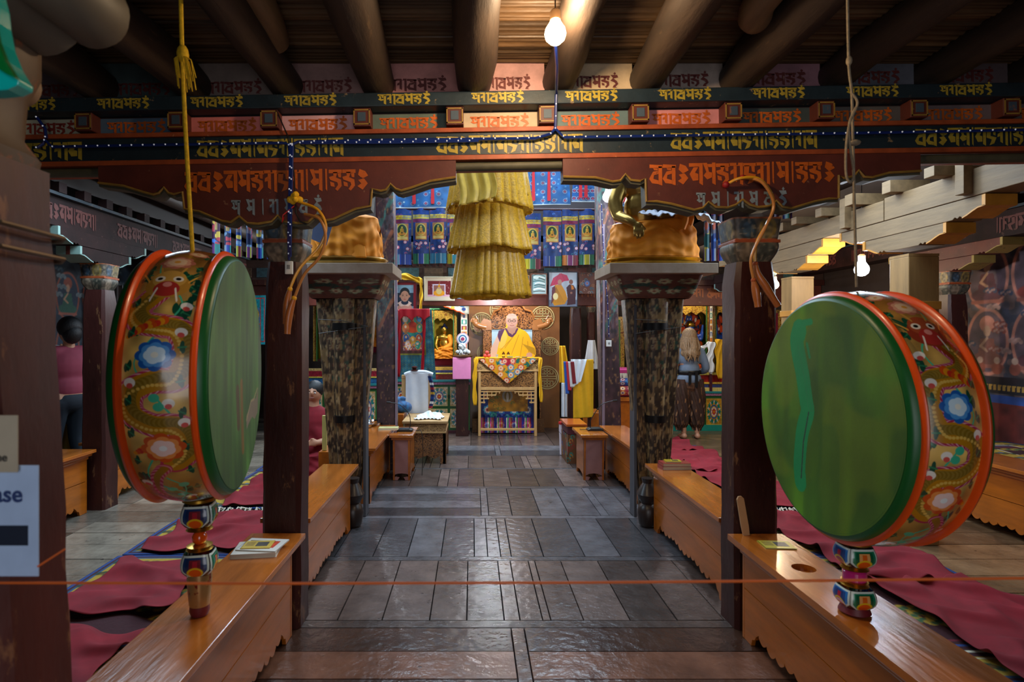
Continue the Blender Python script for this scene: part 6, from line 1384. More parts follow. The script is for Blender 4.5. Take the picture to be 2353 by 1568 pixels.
cv = brocade(120, 90, 1.0, .9, '#14307a', ['#c83848', '#2a6ab0', '#d85a40', '#3a9ac0'], 12, .09, '#2a8a7a', 3)
for i in range(40): cv.rect(i/40, i/40+.018, 0, .3, ['#c83a90', '#d8d0c0', '#3a2a8a', '#c86a20', '#5a9a40', '#28208a', '#a02030'][i*3 % 7])
cv.rect(.13, .88, .42, .95, '#b07a14'); cv.noise(.25, 14)
for i in range(30): cv.scroll(.15+rj.random()*.7, .44+rj.random()*.5, .04, ['#7a6a20', '#c89a30', '#5a7a30'][i % 3], .012)
cv.circ(.5, .72, .1, '#a8a090', .12); cv.circ(.5, .72, .06, '#8a7020', .09); cv.circ(.5, .84, .04, '#b03040'); cv.circ(.5, .7, .025, '#c8c0b0', .09)
o = paint('altar_cloth', cv, lambda U, V: (X(1106, 9.1)+U*(X(1227, 9.1)-X(1106, 9.1)), 9.14+.01*np.sin(U*60)*(V < .35), .02+V*.82), pc_silk); tag(o, 'blue floral brocade with gold square and striped fringe behind the offering table', 'cloth', kind='thing')
cv = Cv(130, 100, 147, 60, '#d8960c', 0, 0)
for i in range(40): cv.leaf(rj.random()*147, rj.random()*60, rj.random()*6, 9, '#1c6a5a')
for i, (x, y) in enumerate([(15, 52), (36, 54), (60, 50), (84, 52), (108, 53), (130, 52), (36, 38), (57, 36), (80, 38), (103, 38), (56, 22), (80, 21), (70, 8), (22, 42), (95, 28)]): cv.flower(x, y, 8, 8, [['#c83828', '#e07828', '#3a78b0'][i % 3], '#e8c8a0', '#d86048'][0:3])
cv.poly([(50, 62), (72, 40), (96, 62)], '#a81030'); cv.flower(66, 52, 6, 8, ['#e86848', '#e8c8a8', '#a02030']); cv.flower(84, 53, 6, 8, ['#e87858', '#e8c8a8', '#a02030'])
cv.cut(lambda U, V: (V > 55-(U-8)*.85) & (V > 55-(139-U)*.85) | (V > 57))
t = thing('table_cloth', 'yellow floral brocade cloth with a pointed front and long yellow ties on the offering table', 'cloth', (0, 0, 0))
paint('pointed_front', cv, lambda U, V: (X(1094+U, 8.9), 8.915-.004*np.sin(U*.3)+0*V, Z(883-V, 8.9)), pc_silk, t, solid=.004)
boxo('top_sheet', X(1092, Yq), X(1245, Yq), 8.91, 9.3, zt_+.002, zt_+.012, yellow_c, t, .002)
ribbon_path([(X(a, 8.9), Z(b, 8.9)) for a, b in ((1094, 824), (1092, 850), (1090, 890), (1092, 932))], .06, 8.9, 'hanging_tie', yellow_c, t)
ribbon_path([(X(a, 8.9), Z(b, 8.9)) for a, b in ((1242, 824), (1240, 860), (1242, 890), (1244, 925))], .05, 8.9, 'hanging_tie', yellow_c, t)
zq = zt_+.012
for i, (a, dz) in enumerate(((1115, 0), (1123, 0), (1119, .05))):
    o = MB().ball((X(a, 9.0), 9.0, zq+.03+dz), .033, 14, .92).build('apple', P_('apple_skin', '#c84a44', .35)); tag(o, ['red apple at the left on the offering table', 'red apple beside it, nearer the portrait', 'red apple on top of the other two'][i], 'apple', 'apples on the offering table', 'thing')
for i, a in enumerate((1157, 1168)):
    t = thing('bottle', 'small amber bottle with yellow label on the offering table, %s one' % ('left', 'right')[i], 'bottle', (X(a, 8.98), 8.98, zq), group='amber bottles')
    MB().lathe([(.02, 0), (.026, .005), (.026, .06), (.012, .08), (.012, .095)], 16).build('glass', P_('amber_glass', '#5a2c08', .15), t); MB().lathe([(.014, .09), (.014, .11)], 12).build('cap', yellow_c, t); MB().lathe([(.0268, .02), (.0268, .05)], 16, caps=False).build('label_band', P_('yellow_label', '#d8b838', .5), t)
for i, (a, w, h, c, l) in enumerate(((1142, .022, .05, '#c8d0d8', 'small silver cup beside the apples'), (1172, .05, .018, '#a8c8c8', 'flat pale packet between the bottles and the hand'), (1190, .04, .015, '#d0d8dc', 'small silver dish right of the bottles'), (1205, .05, .014, '#7a8a90', 'small grey tray by the portrait hand'))):
    o = MB().lathe([(w*.7, 0), (w, h*.6), (w, h), (w*.85, h*.9)], 16, (X(a, 8.97), 8.97, zq)).build('offering_cup', P_('offer_'+c[1:], c, .3, metal=.5)); tag(o, l, 'dish', kind='thing')

# ================================================================ LEFT ALTAR
gld = carved('gilt_scrollwork', '#d8b040', '#7a3a10', .35, 24); grn = P_('green_paint', '#2a6a34', .4); teal_p = P_('teal_paint', '#1c7a80', .4)
def floral(seed, bg='#c8b48c', w=80, h=80, c1='#1c7a78', c2='#c83a28'):
    cv = Cv(w, h, 1, 1, bg); r_ = random.Random(seed); 
    for i in range(40): cv.scroll(r_.random(), r_.random(), .06, '#b07a28', .02)
    cv.noise(.15, 14)
    for i in range(10):
        a = 2*PI*i/10; cv.leaf(.5+.27*math.cos(a), .5+.27*math.sin(a), a, .18, c1); cv.flower(.5+.36*math.cos(a+.3), .5+.36*math.sin(a+.3), .05, 6, ['#e8e0d8', c2])
    cv.ring(.5, .5, .22, .05, '#2858a0'); cv.flower(.5, .5, .17, 8, ['#e8e4dc', c2, '#e8b020']); cv.frame(0, 1, 0, 1, .04, '#2a6a34'); cv.frame(.045, .955, .045, .955, .02, '#d8c060'); return cv
def cabinet(label, x0, x1, y0, d, h, nx, nz, seed, c1='#1c7a78', bg='#c8b48c', loc=None):
    t = thing('painted_cabinet', label, 'cabinet', (x0, y0, 0), group='painted altar cabinets with floral doors'); w = x1-x0
    boxo('body', 0, w, .012, d, .03, h-.06, grn, t); boxo('plinth', .0, w, .0, d, 0, .05, P_('plum_paint', '#4a1c28', .4), t)
    boxo('top', -.02, w+.02, -.04, d, h-.03, h, teal_p, t); boxo('moulding', -.01, w+.01, -.02, d, h-.07, h-.03, P_('petal_moulding', '#b87a9a', .5, var=.6, scale=50), t)
    for i in range(nx):
        for j in range(nz):
            a, b = .02+(w-.04)*i/nx+.012, .02+(w-.04)*(i+1)/nx-.012; c, e = .07+(h-.16)*j/nz+.012, .07+(h-.16)*(j+1)/nz-.012
            paint('door', floral(seed+i*3+j, bg, c1=c1), lambda U, V: (a+U*(b-a), 0*U, c+V*(e-c)), pc_gloss, t)
            if nx > 1: m_ = MB(); m_.box((b if i % 2 == 0 else a)-.006, (b if i % 2 == 0 else a)+.006, -.01, .0, (c+e)/2-.03, (c+e)/2+.03); m_.build('latch', iron_m, t, 0)
    return t
Ya = 9.2
cabinet('green painted cabinet with floral doors below the left shrine', X(984, Ya), X(1079, Ya), Ya, .5, Z(874, Ya), 2, 2, 1)
cabinet('green painted cabinet farther left behind the white cloth', X(900, Ya+.1), X(980, Ya+.1), Ya+.1, .5, .86, 2, 2, 7)
cabinet('low painted altar chest at the far left past the statue pillar', X(700, Ya), X(868, Ya), Ya, .5, .8, 4, 1, 17)
def shrine(label, x0, x1, z0, z1, y, body=True, seed=0, big=False):
    """glazed shrine box: gilt carved frame round an open front, with a seated image inside"""
    t = thing('shrine_box', label, 'shrine', (x0, y, z0), group='gilt-framed shrine boxes'); w, h = x1-x0, z1-z0; f = w*.13
    boxo('back', 0, w, .26, .28, 0, h, P_('shrine_yellow', '#b8960c' if not big else '#20182c', .6, var=.3), t); boxo('side', 0, .02, 0, .27, 0, h, grn, t); boxo('side', w-.02, w, 0, .27, 0, h, grn, t); boxo('roof', -.02, w+.02, -.02, .28, h-.02, h+.02, grn, t)
    boxo('floor', 0, w, 0, .27, 0, .03, maroon_d, t); boxo('post', .0, f, -.02, 0, 0, h, gld, t); boxo('post', w-f, w, -.02, 0, 0, h, gld, t)
    pts = [(f, h), (f, h*.8)]+[(f+(w-2*f)*i/16, h*.8+h*.05*abs(math.sin(i/16*PI*3))) for i in range(17)]+[(w-f, h)]
    MB().prism(pts, -.02, 0).build('valance', gld, t, 0, .002)
    for a in (f-.008, w-f-.004): boxo('green_line', a, a+.012, -.03, -.018, 0, h, grn, t, 0)
    cx = w/2; s = min(w-2*f, h*.75)/.46
    return t, cx, s
def small_buddha(parent, cx, cy, z, s, robe=orange_c, skin=gold_m, hair='#101c40'):
    B = lambda l: [(cx+a*s, cy+b*s, z+c*s) for a, b, c in l]
    robe_heap(parent, .4*s, .26*s, .16*s, robe, 4, 'robe').location = (cx, cy, z)
    blob([('b', B([(0, 0, .2)])[0], .075*s, (1, .7, 1.3)), ('b', B([(0, 0, .29)])[0], .07*s, (1.4, .8, .7)), ('t', B([(0, 0, .3), (0, 0, .36)]), [.03*s, .028*s]), ('b', B([(0, -.01, .4)])[0], .05*s, (.85, .95, 1.15)),
          ('t', B([(-.1, 0, .29), (-.12, -.03, .2), (-.09, -.1, .13)]), [.03*s, .026*s, .018*s])], 'body', skin, parent, .008*max(s, .8), 2)
    m_ = MB(); m_.ball(B([(0, .004, .425)])[0], .05*s, 14, .8); m_.ball(B([(0, .004, .47)])[0], .02*s, 10); m_.build('hair', P_('hair_'+hair[1:], hair, .6), parent)
    blob([('t', B([(.08, -.03, .3), (.1, -.06, .2), (.0, -.1, .14)]), [.04*s, .04*s, .03*s])], 'shoulder_robe', robe, parent, .01, 2)
t, cx, s = shrine('gilt shrine box holding a seated golden figure in an orange robe, left of the throne', X(990, 9.5), X(1050, 9.5), Z(845, 9.5), Z(712, 9.5), 9.45)
o = thing('buddha_statue', 'seated golden figure in orange robe inside the left shrine box', 'statue', (X(1021, 9.58), 9.58, Z(845, 9.5)+.03)); small_buddha(o, 0, 0, .12, 1.2); boxo('red_cushion', -.17, .17, -.09, .1, 0, .12, P_('crimson_cushion', '#7a0c2c', .8), o)
t, cx, s = shrine('gilt shrine box seen between the statue pillar and the tall left column', X(822, 9.5), X(874, 9.5), Z(815, 9.5), Z(690, 9.5), 9.45)
o = thing('buddha_statue', 'seated golden figure in the shrine past the left statue pillar', 'statue', (X(852, 9.58), 9.58, Z(815, 9.5)+.03)); small_buddha(o, 0, 0, .1, 1.0); boxo('red_cushion', -.15, .15, -.09, .1, 0, .1, P_('crimson_cushion', '#7a0c2c', .8), o)
t, cx, s = shrine('gilt shrine box behind the hanging scroll at far left', X(722, 9.5), X(790, 9.5), Z(830, 9.5), Z(690, 9.5), 9.45)
t = thing('altar_steps', 'painted stepped ledges between the left cabinet and the shrine', 'shelf', (X(975, 9.3), 9.3, Z(874, 9.2)))
wq = X(1060, 9.3)-X(975, 9.3)
for i, (c, z0, z1, y) in enumerate((('#a82818', 0, .09, .02), ('#d8c050', .09, .11, .0), ('#28306a', .11, .15, .04), ('#c8a040', .15, .2, .05))): boxo('ledge', 0, wq, y, .15+.3*0+.1, z0, z1, P_('ledge_%d' % i, c, .4, var=.5, scale=40), t)
t = thing('altar_steps', 'painted stepped ledges at the far left altar', 'shelf', (X(700, 9.3), 9.3, .8)); wq = X(870, 9.3)-X(700, 9.3)
for i, (c, z0, z1, y) in enumerate((('#2c6aa0', 0, .09, .02), ('#d8c050', .09, .11, .0), ('#8a1830', .11, .2, .04), ('#c8b070', .2, .24, .05))): boxo('ledge', 0, wq, y, .15, z0, z1, P_('ledgeb_%d' % i, c, .4, var=.6, scale=40), t)
def multicol_post(label, px0, px1, py0, py1, Y):
    t = thing('painted_post', label, 'post', (X((px0+px1)/2, Y), Y, 0)); w = (X(px1, Y)-X(px0, Y)); z0, z1 = Z(py1, Y), Z(py0, Y); cv = Cv(30, 90, 1, 6, '#e0dcc8'); 
    for i in range(12): cv.rect(.1, .9, i*.5+.05, i*.5+.42, ['#1c5aa0', '#d88a18', '#8a1830', '#1c8a7a', '#e8e0c8', '#c84a20'][i % 6]); cv.rect(.35, .65, i*.5+.1, i*.5+.36, ['#e8e0d0', '#283a7a', '#e8b030'][i % 3])
    boxo('core', -w/2, w/2, .005, w, 0, z1, P_('plum_paint', '#4a1c28', .4), t, 0); paint('painted_front', cv, lambda U, V: (-w/2+U*w, 0*U, z0+V/6*(z1-z0)), pc_gloss, t)
    return t
multicol_post('striped painted post between the left shrine and the wood panel', 1059, 1074, 706, 870, 9.4)
t = thing('painted_canopy', 'curly painted cornice with orange scalloped edge above the left shrine', 'cornice', (X(1005, 9.35), 9.35, 0)); ox = t.location.x
cv = Cv(120, 60, 80, 36, '#c8d0c0')
for i in range(16): cv.circ(rj.random()*80, 8+rj.random()*26, 5, ['#2a7a90', '#d8e0d0', '#3a58a0', '#e0a040'][i % 4], 4)
cv.circ(62, 24, 8, '#2a70a0'); cv.flower(62, 24, 5, 6, ['#e8e0e0', '#c05060']); cv.cut(lambda U, V: V > 26-(U*.36)-2*np.abs(np.sin(U*.22))); cv.noise(.15, 12)
paint('board', cv, lambda U, V: (X(1004+U*.92, 9.35)-ox, 0*U, Z(722-V, 9.35)), pc_gloss, t, solid=.02)
m_ = MB(); m_.tube([(X(1004+u*.92, 9.35)-ox, -.015, Z(722-(26-u*.36-2*abs(math.sin(u*.22))), 9.35)) for u in range(0, 72, 3)], .012, 6); m_.build('orange_edge', P_('vermilion', '#d0501c', .4), t)
# pink covered box with torma
Yk = 8.9; t = thing('pink_box', 'box covered with pink paper on the left cabinet', 'box', (X(1062, Yk), Yk, 0))
boxo('cover', X(1040, Yk)-X(1062, Yk), X(1082, Yk)-X(1062, Yk), 0, .3, Z(872, Yk), Z(822, Yk), pink_m, t, .008); boxo('stand', -.1, .1, .05, .28, 0, Z(872, Yk), maroon_d, t)
t = thing('torma', 'white butter offering with a ringed disc on the pink box', 'offering', (X(1063, Yk), Yk+.12, Z(822, Yk)))
MB().lathe([(.14, 0), (.16, .02), (.14, .035), (.1, .04)], 24).build('plate', P_('bronze_plate', '#5a4020', .4, metal=.6), t)
m_ = MB()
for i in range(26): a = rj.random()*6.3; r = rj.random()*.09; m_.ball((r*math.cos(a), r*math.sin(a)*.6-.02, .04+rj.random()*(.2-r)), rj.uniform(.02, .038), 8)
m_.build('paper_and_butter', P_('crumpled_notes', '#c0ccd0', .7, var=.4, scale=30), t)
m_ = MB()
for i, (r, c, y) in enumerate(((.1, '#c8a0b0', 0), (.085, '#d8e4ea', -.006), (.065, '#2a6aa0', -.012), (.045, '#e8e8e8', -.018), (.028, '#a03868', -.024))): MB().lathe([(r, y-.006), (r, y)], 28, (0, 0, .29), 'y').build('disc_ring', P_('disc_%d' % i, c, .6), t)
# chair with white cloth
Yw = 7.75; t = thing('draped_stand', 'pine stand covered by a long white cloth with an incense cup on top', 'stand', (X(960, Yw), Yw, 0)); ox = t.location.x
for a in (926, 984): boxo('post', X(a-4, Yw)-ox, X(a+5, Yw)-ox, .04, .1, 0, Z(868, Yw), pine_l, t)
boxo('rail', X(922, Yw)-ox, X(990, Yw)-ox, .03, .11, Z(870, Yw), Z(863, Yw), pine_l, t)
o = paint('white_cloth', Cv(50, 70, 1, 1, '#fff'), lambda U, V: (X(932, Yw)-ox+U*(X(984, Yw)-X(932, Yw)), -.0+.008*np.sin(U*13+V*2), Z(960, Yw)+V*(Z(858, Yw)-Z(960, Yw))), white_c, t, solid=.004)
m_ = MB(); m_.tube(spline([(X(930, Yw)-ox, .03, Z(862, Yw)), (X(945, Yw)-ox, .02, Z(857, Yw)), (X(975, Yw)-ox, .03, Z(856, Yw)), (X(993, Yw)-ox, .05, Z(862, Yw))], 5), .03, 10); m_.build('rolled_cloth', white_c, t)
MB().lathe([(.05, 0), (.055, .008), (.02, .015), (.035, .03), (.04, .05), (.02, .06)], 16, (X(952, Yw)-ox, .02, Z(857, Yw)+.03)).build('incense_cup', P_('red_bronze', '#4a1c14', .35, metal=.4), t)
cv = Cv(20, 70, 1, 7, '#203060'); 
for i in range(7): cv.rect(0, 1, i, i+.5, ['#a02838', '#e0e0e0', '#204a90', '#c8a030'][i % 4])
paint('striped_scarf', cv, lambda U, V: (X(985, Yw)-ox+U*.05+.03*np.sin(V*.5), -.02+.01*np.sin(U*6), Z(938, Yw)+V/7*(Z(864, Yw)-Z(938, Yw))), pc_silk, t, solid=.006)
def wrinkled(name, label, x0, x1, y0, y1, z, mat, seed, h=.05, cat='scarf'):
    r_ = np.random.RandomState(seed).rand(5)*6
    o = paint(name, Cv(70, 40, 1, 1, '#fff'), lambda U, V: (x0+(x1-x0)*U+.02*np.sin(V*8+r_[0]), y0+(y1-y0)*V+.03*np.sin(U*7+r_[1]), z+.008+h*np.abs(np.sin(U*8+V*5+r_[2]))**2*np.sin(PI*np.clip(V, 0, 1))*np.sin(PI*U)**.5+.012*np.sin(U*22+V*9+r_[3])**2), mat, None, solid=.005); tag(o, label, cat, kind='thing')
wrinkled('ceremonial_scarf', 'crumpled white scarf lying on the low carved table', X(958, 7.3), X(1018, 7.3), 7.1, 7.45, .53, white_c, 3, .07)
o = blob([('b', (0, 0, .08), .09, (1.2, 1, .9)), ('b', (.08, -.02, .07), .07, (1, 1, 1)), ('b', (-.05, .0, .15), .06, (1, 1, 1)), ('b', (.02, 0, .18), .035, (1.4, 1, 1))], 'cloth_bundle', P_('patterned_bundle', '#7a5078', .8, var=.8, scale=18, base2='#2a78b0'), None, .012, 2); o.location = (-.94, 7.5, .57); tag(o, 'small patterned cloth bundle beside the white-draped stand', 'bundle', kind='thing')
boxo('side_chest', -1.04, -.885, 7.3, 7.7, 0, .57, bench_m); tag(bpy.data.objects['side_chest'], 'small varnished chest under the patterned bundle', 'chest', kind='thing')
for i, (a, b) in enumerate(((843, 983), (852, 978), (859, 986))):
    o = MB().lathe([(.02, 0), (.05, .012), (.075, .05), (.08, .07), (.076, .07), (.045, .016)], 20, (X(a, 6.6)-.12*0, 6.5+i*.12, .0)).build('steel_bowl', silver_m); o.location = (0, 0, Z(b, 6.5)-.03); tag(o, 'shiny steel bowl beyond the left statue pillar, ' + ['front one', 'rear one', 'right one'][i], 'bowl', 'steel bowls', 'thing')
boxo('low_chest', X(828, 6.6), X(872, 6.6)-.03, 6.4, 7.0, 0, Z(983, 6.5)-.034, bench_m); tag(bpy.data.objects['low_chest'], 'low wooden chest under the steel bowls', 'chest', kind='thing')

# ================================================================ RIGHT SIDE BEYOND THE PILLARS
Ys = 7.9; t = thing('scarf_stand', 'wooden stand hung with yellow, white and striped scarves right of the throne', 'stand', (X(1335, Ys), Ys, 0)); ox = t.location.x
for a in (1310, 1356): boxo('post', X(a-4, Ys)-ox, X(a+3, Ys)-ox, .02, .07, 0, Z(832, Ys), maroon_d, t)
boxo('rail', X(1300, Ys)-ox, X(1366, Ys)-ox, .02, .06, Z(836, Ys), Z(831, Ys), maroon_d, t)
paint('yellow_cloth', Cv(50, 70, 1, 1, '#fff'), lambda U, V: (X(1317, Ys)-ox+U*(X(1363, Ys)-X(1317, Ys)), -.01+.01*np.sin(U*15+V*3), Z(962, Ys)+V*(Z(829, Ys)-Z(962, Ys))+.02*U), yellow_c, t, solid=.004)
paint('white_scarf', Cv(40, 50, 1, 1, '#fff'), lambda U, V: (X(1311, Ys)-ox+(U*(.62+.38*V))*(X(1347, Ys)-X(1311, Ys)), -.04+.012*np.sin(U*17), Z(893, Ys)+V*(Z(826, Ys)-Z(893, Ys))+.1*U*(1-V)), white_c, t, solid=.005)
for k, c in enumerate(('#2458b0', '#c02838', '#d8d8d8', '#7a1420')):
    paint('striped_scarf', Cv(8, 30, 1, 1, '#fff'), lambda U, V: (X(1294+k*5, Ys)-ox+U*.05+.03*(1-V), -.03-.01*k+0*U, Z(905-8*k, Ys)+V*(Z(831, Ys)-Z(905-8*k, Ys))), P_('scarf_%d' % k, c, .7), t, solid=.004)
t = thing('robe_cloth', 'yellow robe with white sash hanging behind the scarf stand', 'cloth', (0, 0, 0))
paint('yellow_robe', Cv(30, 60, 1, 1, '#fff'), lambda U, V: (X(1286, 8.3)+U*.16*(1.0-.5*V), 8.3+.02*np.sin(U*12), Z(880, 8.3)+V*(Z(795, 8.3)-Z(880, 8.3))), yellow_c, t, solid=.005)
paint('white_sash', Cv(20, 60, 1, 1, '#fff'), lambda U, V: (X(1290, 8.3)+U*.08, 8.28+.01*np.sin(U*12), Z(958, 8.3)+V*(Z(880, 8.3)-Z(958, 8.3))), white_c, t, solid=.005)
o = paint('ceremonial_scarf', Cv(50, 50, 1, 1, '#fff'), lambda U, V: (X(1359, 9.9)+(U-.5)*(.12+.16*(1-V)), 9.9-.1*np.sin(U*PI)+.012*np.sin(U*22), Z(848, 9.9)+V*(Z(782, 9.9)-Z(848, 9.9))), white_c, None, solid=.005); tag(o, 'white scarf tied round the farthest column', 'scarf', kind='thing')
m_ = MB()
Yb_ = 7.55; t = thing('bucket', 'white plastic bucket with red rim on the floor right of the throne', 'bucket', (X(1295, Yb_), Yb_, 0))
bh = Z(970, Yb_); MB().lathe([(.045, 0), (.05, .005), (.062, bh-.02), (.058, bh-.02), (.045, .01)], 28).build('pail', P_('pinkish_plastic', '#e0d0d8', .35), t); MB().lathe([(.064, bh-.03), (.068, bh-.025), (.066, bh), (.05, bh+.002)], 28).build('red_lid', red_m, t)
MB().tube(spline([(-.062, 0, bh-.04), (-.068, -.03, bh-.12), (0, -.07, bh-.17), (.065, -.03, bh-.12), (.062, 0, bh-.04)], 6), .003, 6).build('wire_handle', silver_m, t)
# brocade seat right
Yr = 8.3; t = thing('cushioned_seat', 'wooden seat piled with blue and red brocade cushions past the right tall column', 'seat', (X(1445, Yr), Yr, 0)); ox = t.location.x
a, b = X(1418, Yr)-ox, X(1478, Yr)-ox
boxo('base', a, b, 0, .7, 0, Z(922, Yr), bench_m, t); boxo('top_board', a-.02, b+.02, -.03, .7, Z(922, Yr), Z(913, Yr), bench_t, t)
paint('blue_cushion', brocade(70, 40, .4, .2, '#1450a0', ['#7a2a6a', '#3a9ad0', '#b04878'], 6, .05, '#5ab0d8', 2), lambda U, V: (a+.02+U/.4*(b-a-.04), -.01-.02*np.sin(V/.2*PI), Z(886, Yr)+V/.2*(Z(868, Yr)-Z(886, Yr))), pc_silk, t)
paint('red_cushion', brocade(70, 40, .4, .2, '#98203c', ['#d88a28', '#3a58a8', '#d8a878'], 6, .05, '#d87858', 5), lambda U, V: (a+.02+U/.4*(b-a-.04), -.01-.02*np.sin(V/.2*PI), Z(908, Yr)+V/.2*(Z(888, Yr)-Z(908, Yr))), pc_silk, t)
boxo('cushion_core', a+.02, b-.02, .0, .65, Z(912, Yr), Z(858, Yr), P_('crimson_cushion', '#7a0c2c', .8), t, .02)
m_ = MB()
for i in range(26): x = a+.02+(b-a-.04)*i/25; m_.tube([(x, -.012, Z(858, Yr)), (x+rj.uniform(-.01, .01), -.02, Z(869, Yr))], .006, 4)
m_.build('white_fringe', P_('cream_fringe', '#cfc6b4', .9), t); boxo('pink_cover', a, b, -.012, .66, Z(858, Yr), Z(850, Yr), P_('magenta_cover', '#a82868', .8), t, .006)
boxo('small_step', X(1352, 8.0), X(1384, 8.0), 7.95, 8.4, 0, Z(948, 8.0), bench_m); tag(bpy.data.objects['small_step'], 'low varnished step box beside the right tall column', 'box', kind='thing')
t = thing('altar_post', 'narrow green and gilt altar post right of the tall column', 'post', (X(1425, 9.3), 9.3, 0)); boxo('post', -.07, .07, 0, .1, 0, Z(728, 9.3), gld, t); boxo('green_strip', -.04, .0, -.01, 0, .1, Z(735, 9.3), grn, t)
# big right altar
YA = 9.45; ax0, ax1 = X(1535, YA), X(1705, YA); t = cabinet('large painted altar cabinet with floral oval doors behind the standing woman', ax0, ax1, YA, .5, Z(900, YA), 4, 1, 31, c1='#0e7a6a', bg='#d09828')
boxo('turquoise_plinth', -.01, ax1-ax0, -.02, .01, 0, .1, P_('turquoise_paint', '#1c9a8a', .4), t, 0)
t = thing('altar_steps', 'red and gold stepped ledges of the right altar', 'shelf', (ax0, YA+.04, Z(900, YA)))
for i, (c, z0, z1, y) in enumerate((('#e0c070', 0, .06, .0), ('#3a4a8a', .06, .12, .03), ('#e0b040', .12, .15, .0), ('#a81c14', .15, .27, .04), ('#e8c860', .27, .31, .0))): boxo('ledge', 0, ax1-ax0, y, .22, z0, z1, P_('ledgec_%d' % i, c, .4, var=.5, scale=40, stretch=(1, 1, .2)), t)
zs = Z(900, YA)+.31
for i, (a, b, l) in enumerate(((1540, 1634, 'gilt shrine with a dark blue deity in front of the standing woman'), (1634, 1712, 'gilt shrine partly hidden by the right front column'))):
    t, cx, s = shrine(l, X(a, YA+.1), X(b, YA+.1), zs, Z(693, YA+.1), YA+.1, big=True)
    cv = Cv(120, 150, 1, 1.3, '#141428'); r_ = random.Random(i+5)
    for k in range(26): a_ = k/26*2*PI; cv.circ(.5+.36*math.cos(a_), .62+.46*math.sin(a_), .09, '#c84a18' if k % 2 else '#8a2818', .05, a_)
    for k in range(60): cv.circ(.2+r_.random()*.6, .2+r_.random()*.9, .045, r_.choice(['#1c4a9a', '#d8481c', '#0e2a5a', '#c89028', '#7a1828', '#d8d0c0', '#2a70b0']), .03, r_.random()*3)
    cv.circ(.5, .7, .17, '#1c50a8', .24); cv.circ(.5, 1.0, .1, '#1a48a0'); cv.circ(.5, 1.1, .06, '#d8a030', .04); cv.circ(.32, .8, .07, '#d84a18'); cv.circ(.68, .55, .07, '#d8601c'); cv.circ(.46, 1.0, .014, '#fff'); cv.circ(.54, 1.0, .014, '#fff')
    o = thing('deity_statue', ['dark blue many-armed deity figure in the shrine before the woman', 'red and blue deity figure in the shrine by the right column'][i], 'statue', (X((a+b)/2, YA+.22), YA+.25, zs+.05))
    ww = X(b, YA)-X(a, YA); 
    cv.cut(lambda U, V: (((U-.5)/.46)**2+((V-.64)/.6)**2 < 1)); paint('halo', cv, lambda U, V: ((U-.5)*ww*.8, .05+0*U, V*.85), pc_gloss, o, solid=.01)
    blue = P_('lapis_paint', '#143a8c', .3, coat=.4); segs = [('b', (0, 0, .5), .1, (1, .7, 1.2)), ('b', (0, -.01, .68), .065, (1, 1, 1.1)), ('t', [(0, 0, .4), (-.1, -.02, .25), (-.06, -.02, .1)], [.06, .05, .035]), ('t', [(0, 0, .4), (.12, -.02, .28), (.14, 0, .1)], [.06, .05, .035])]
    for sx in (-1, 1):
        for dz in (0, .08): segs.append(('t', [(sx*.08, 0, .56), (sx*.18, -.02, .5+dz), (sx*.2, -.04, .62+dz*1.5)], [.032, .026, .02]))
    blob(segs, 'body', blue, o, .012, 2); MB().lathe([(.07, .72), (.08, .75), (.03, .82)], 12).build('crown', gold_m, o); boxo('orange_skirt', -.12, .12, -.06, .04, .3, .42, orange_c, o, .02); boxo('base', -.2, .2, -.08, .08, 0, .08, P_('vermilion', '#d0501c', .4), o, .02)
t = thing('shrine_pediment', 'arched gilt pediment with blue rim above the right altar', 'pediment', (X(1585, YA+.1), YA+.1, Z(693, YA+.1))); ox = t.location.x
pts = [(X(a, YA+.1)-ox, Z(b, YA+.1)-t.location.z) for a, b in ((1545, 693), (1545, 668), (1570, 664), (1590, 668), (1604, 680), (1625, 683), (1630, 693))]
MB().prism(list(reversed(pts)), 0, .03).build('board', gld, t, 0); m_ = MB(); m_.tube([(p[0], -.01, p[1]) for p in pts[1:]], .016, 8); m_.build('blue_rim', P_('slate_blue_paint', '#3a5878', .4), t)
boxo('cornice', X(1535, YA+.1)-ox, X(1712, YA+.1)-ox, -.03, .05, -.02, .03, gld, t)
multicol_post('slim painted post between the two right shrines', 1631, 1637, 690, 860, YA+.02)
def tiedscarf(label, l, wid, mat, Y): 
    t = thing('ceremonial_scarf', label, 'scarf', (0, 0, 0)); 
    for k, (pl, w) in enumerate(l): ribbon_path([(X(a, Y), Z(b, Y)) for a, b in pl], w, Y-.02*k, 'fall', mat, t)
    return t
tiedscarf('white scarf looped from the altar post by the woman', [([(1600, 806), (1615, 800), (1633, 788)], .07), ([(1634, 786), (1632, 810), (1630, 830), (1634, 856)], .11)], 0, white_c, 9.3)
tiedscarf('yellow scarf tied to the altar post beside the right column', [([(1654, 780), (1652, 810), (1657, 870)], .12)], 0, yellow_c, 9.32)
longg = carved('gilt_scrollwork', '#d8b040', '#7a3a10')
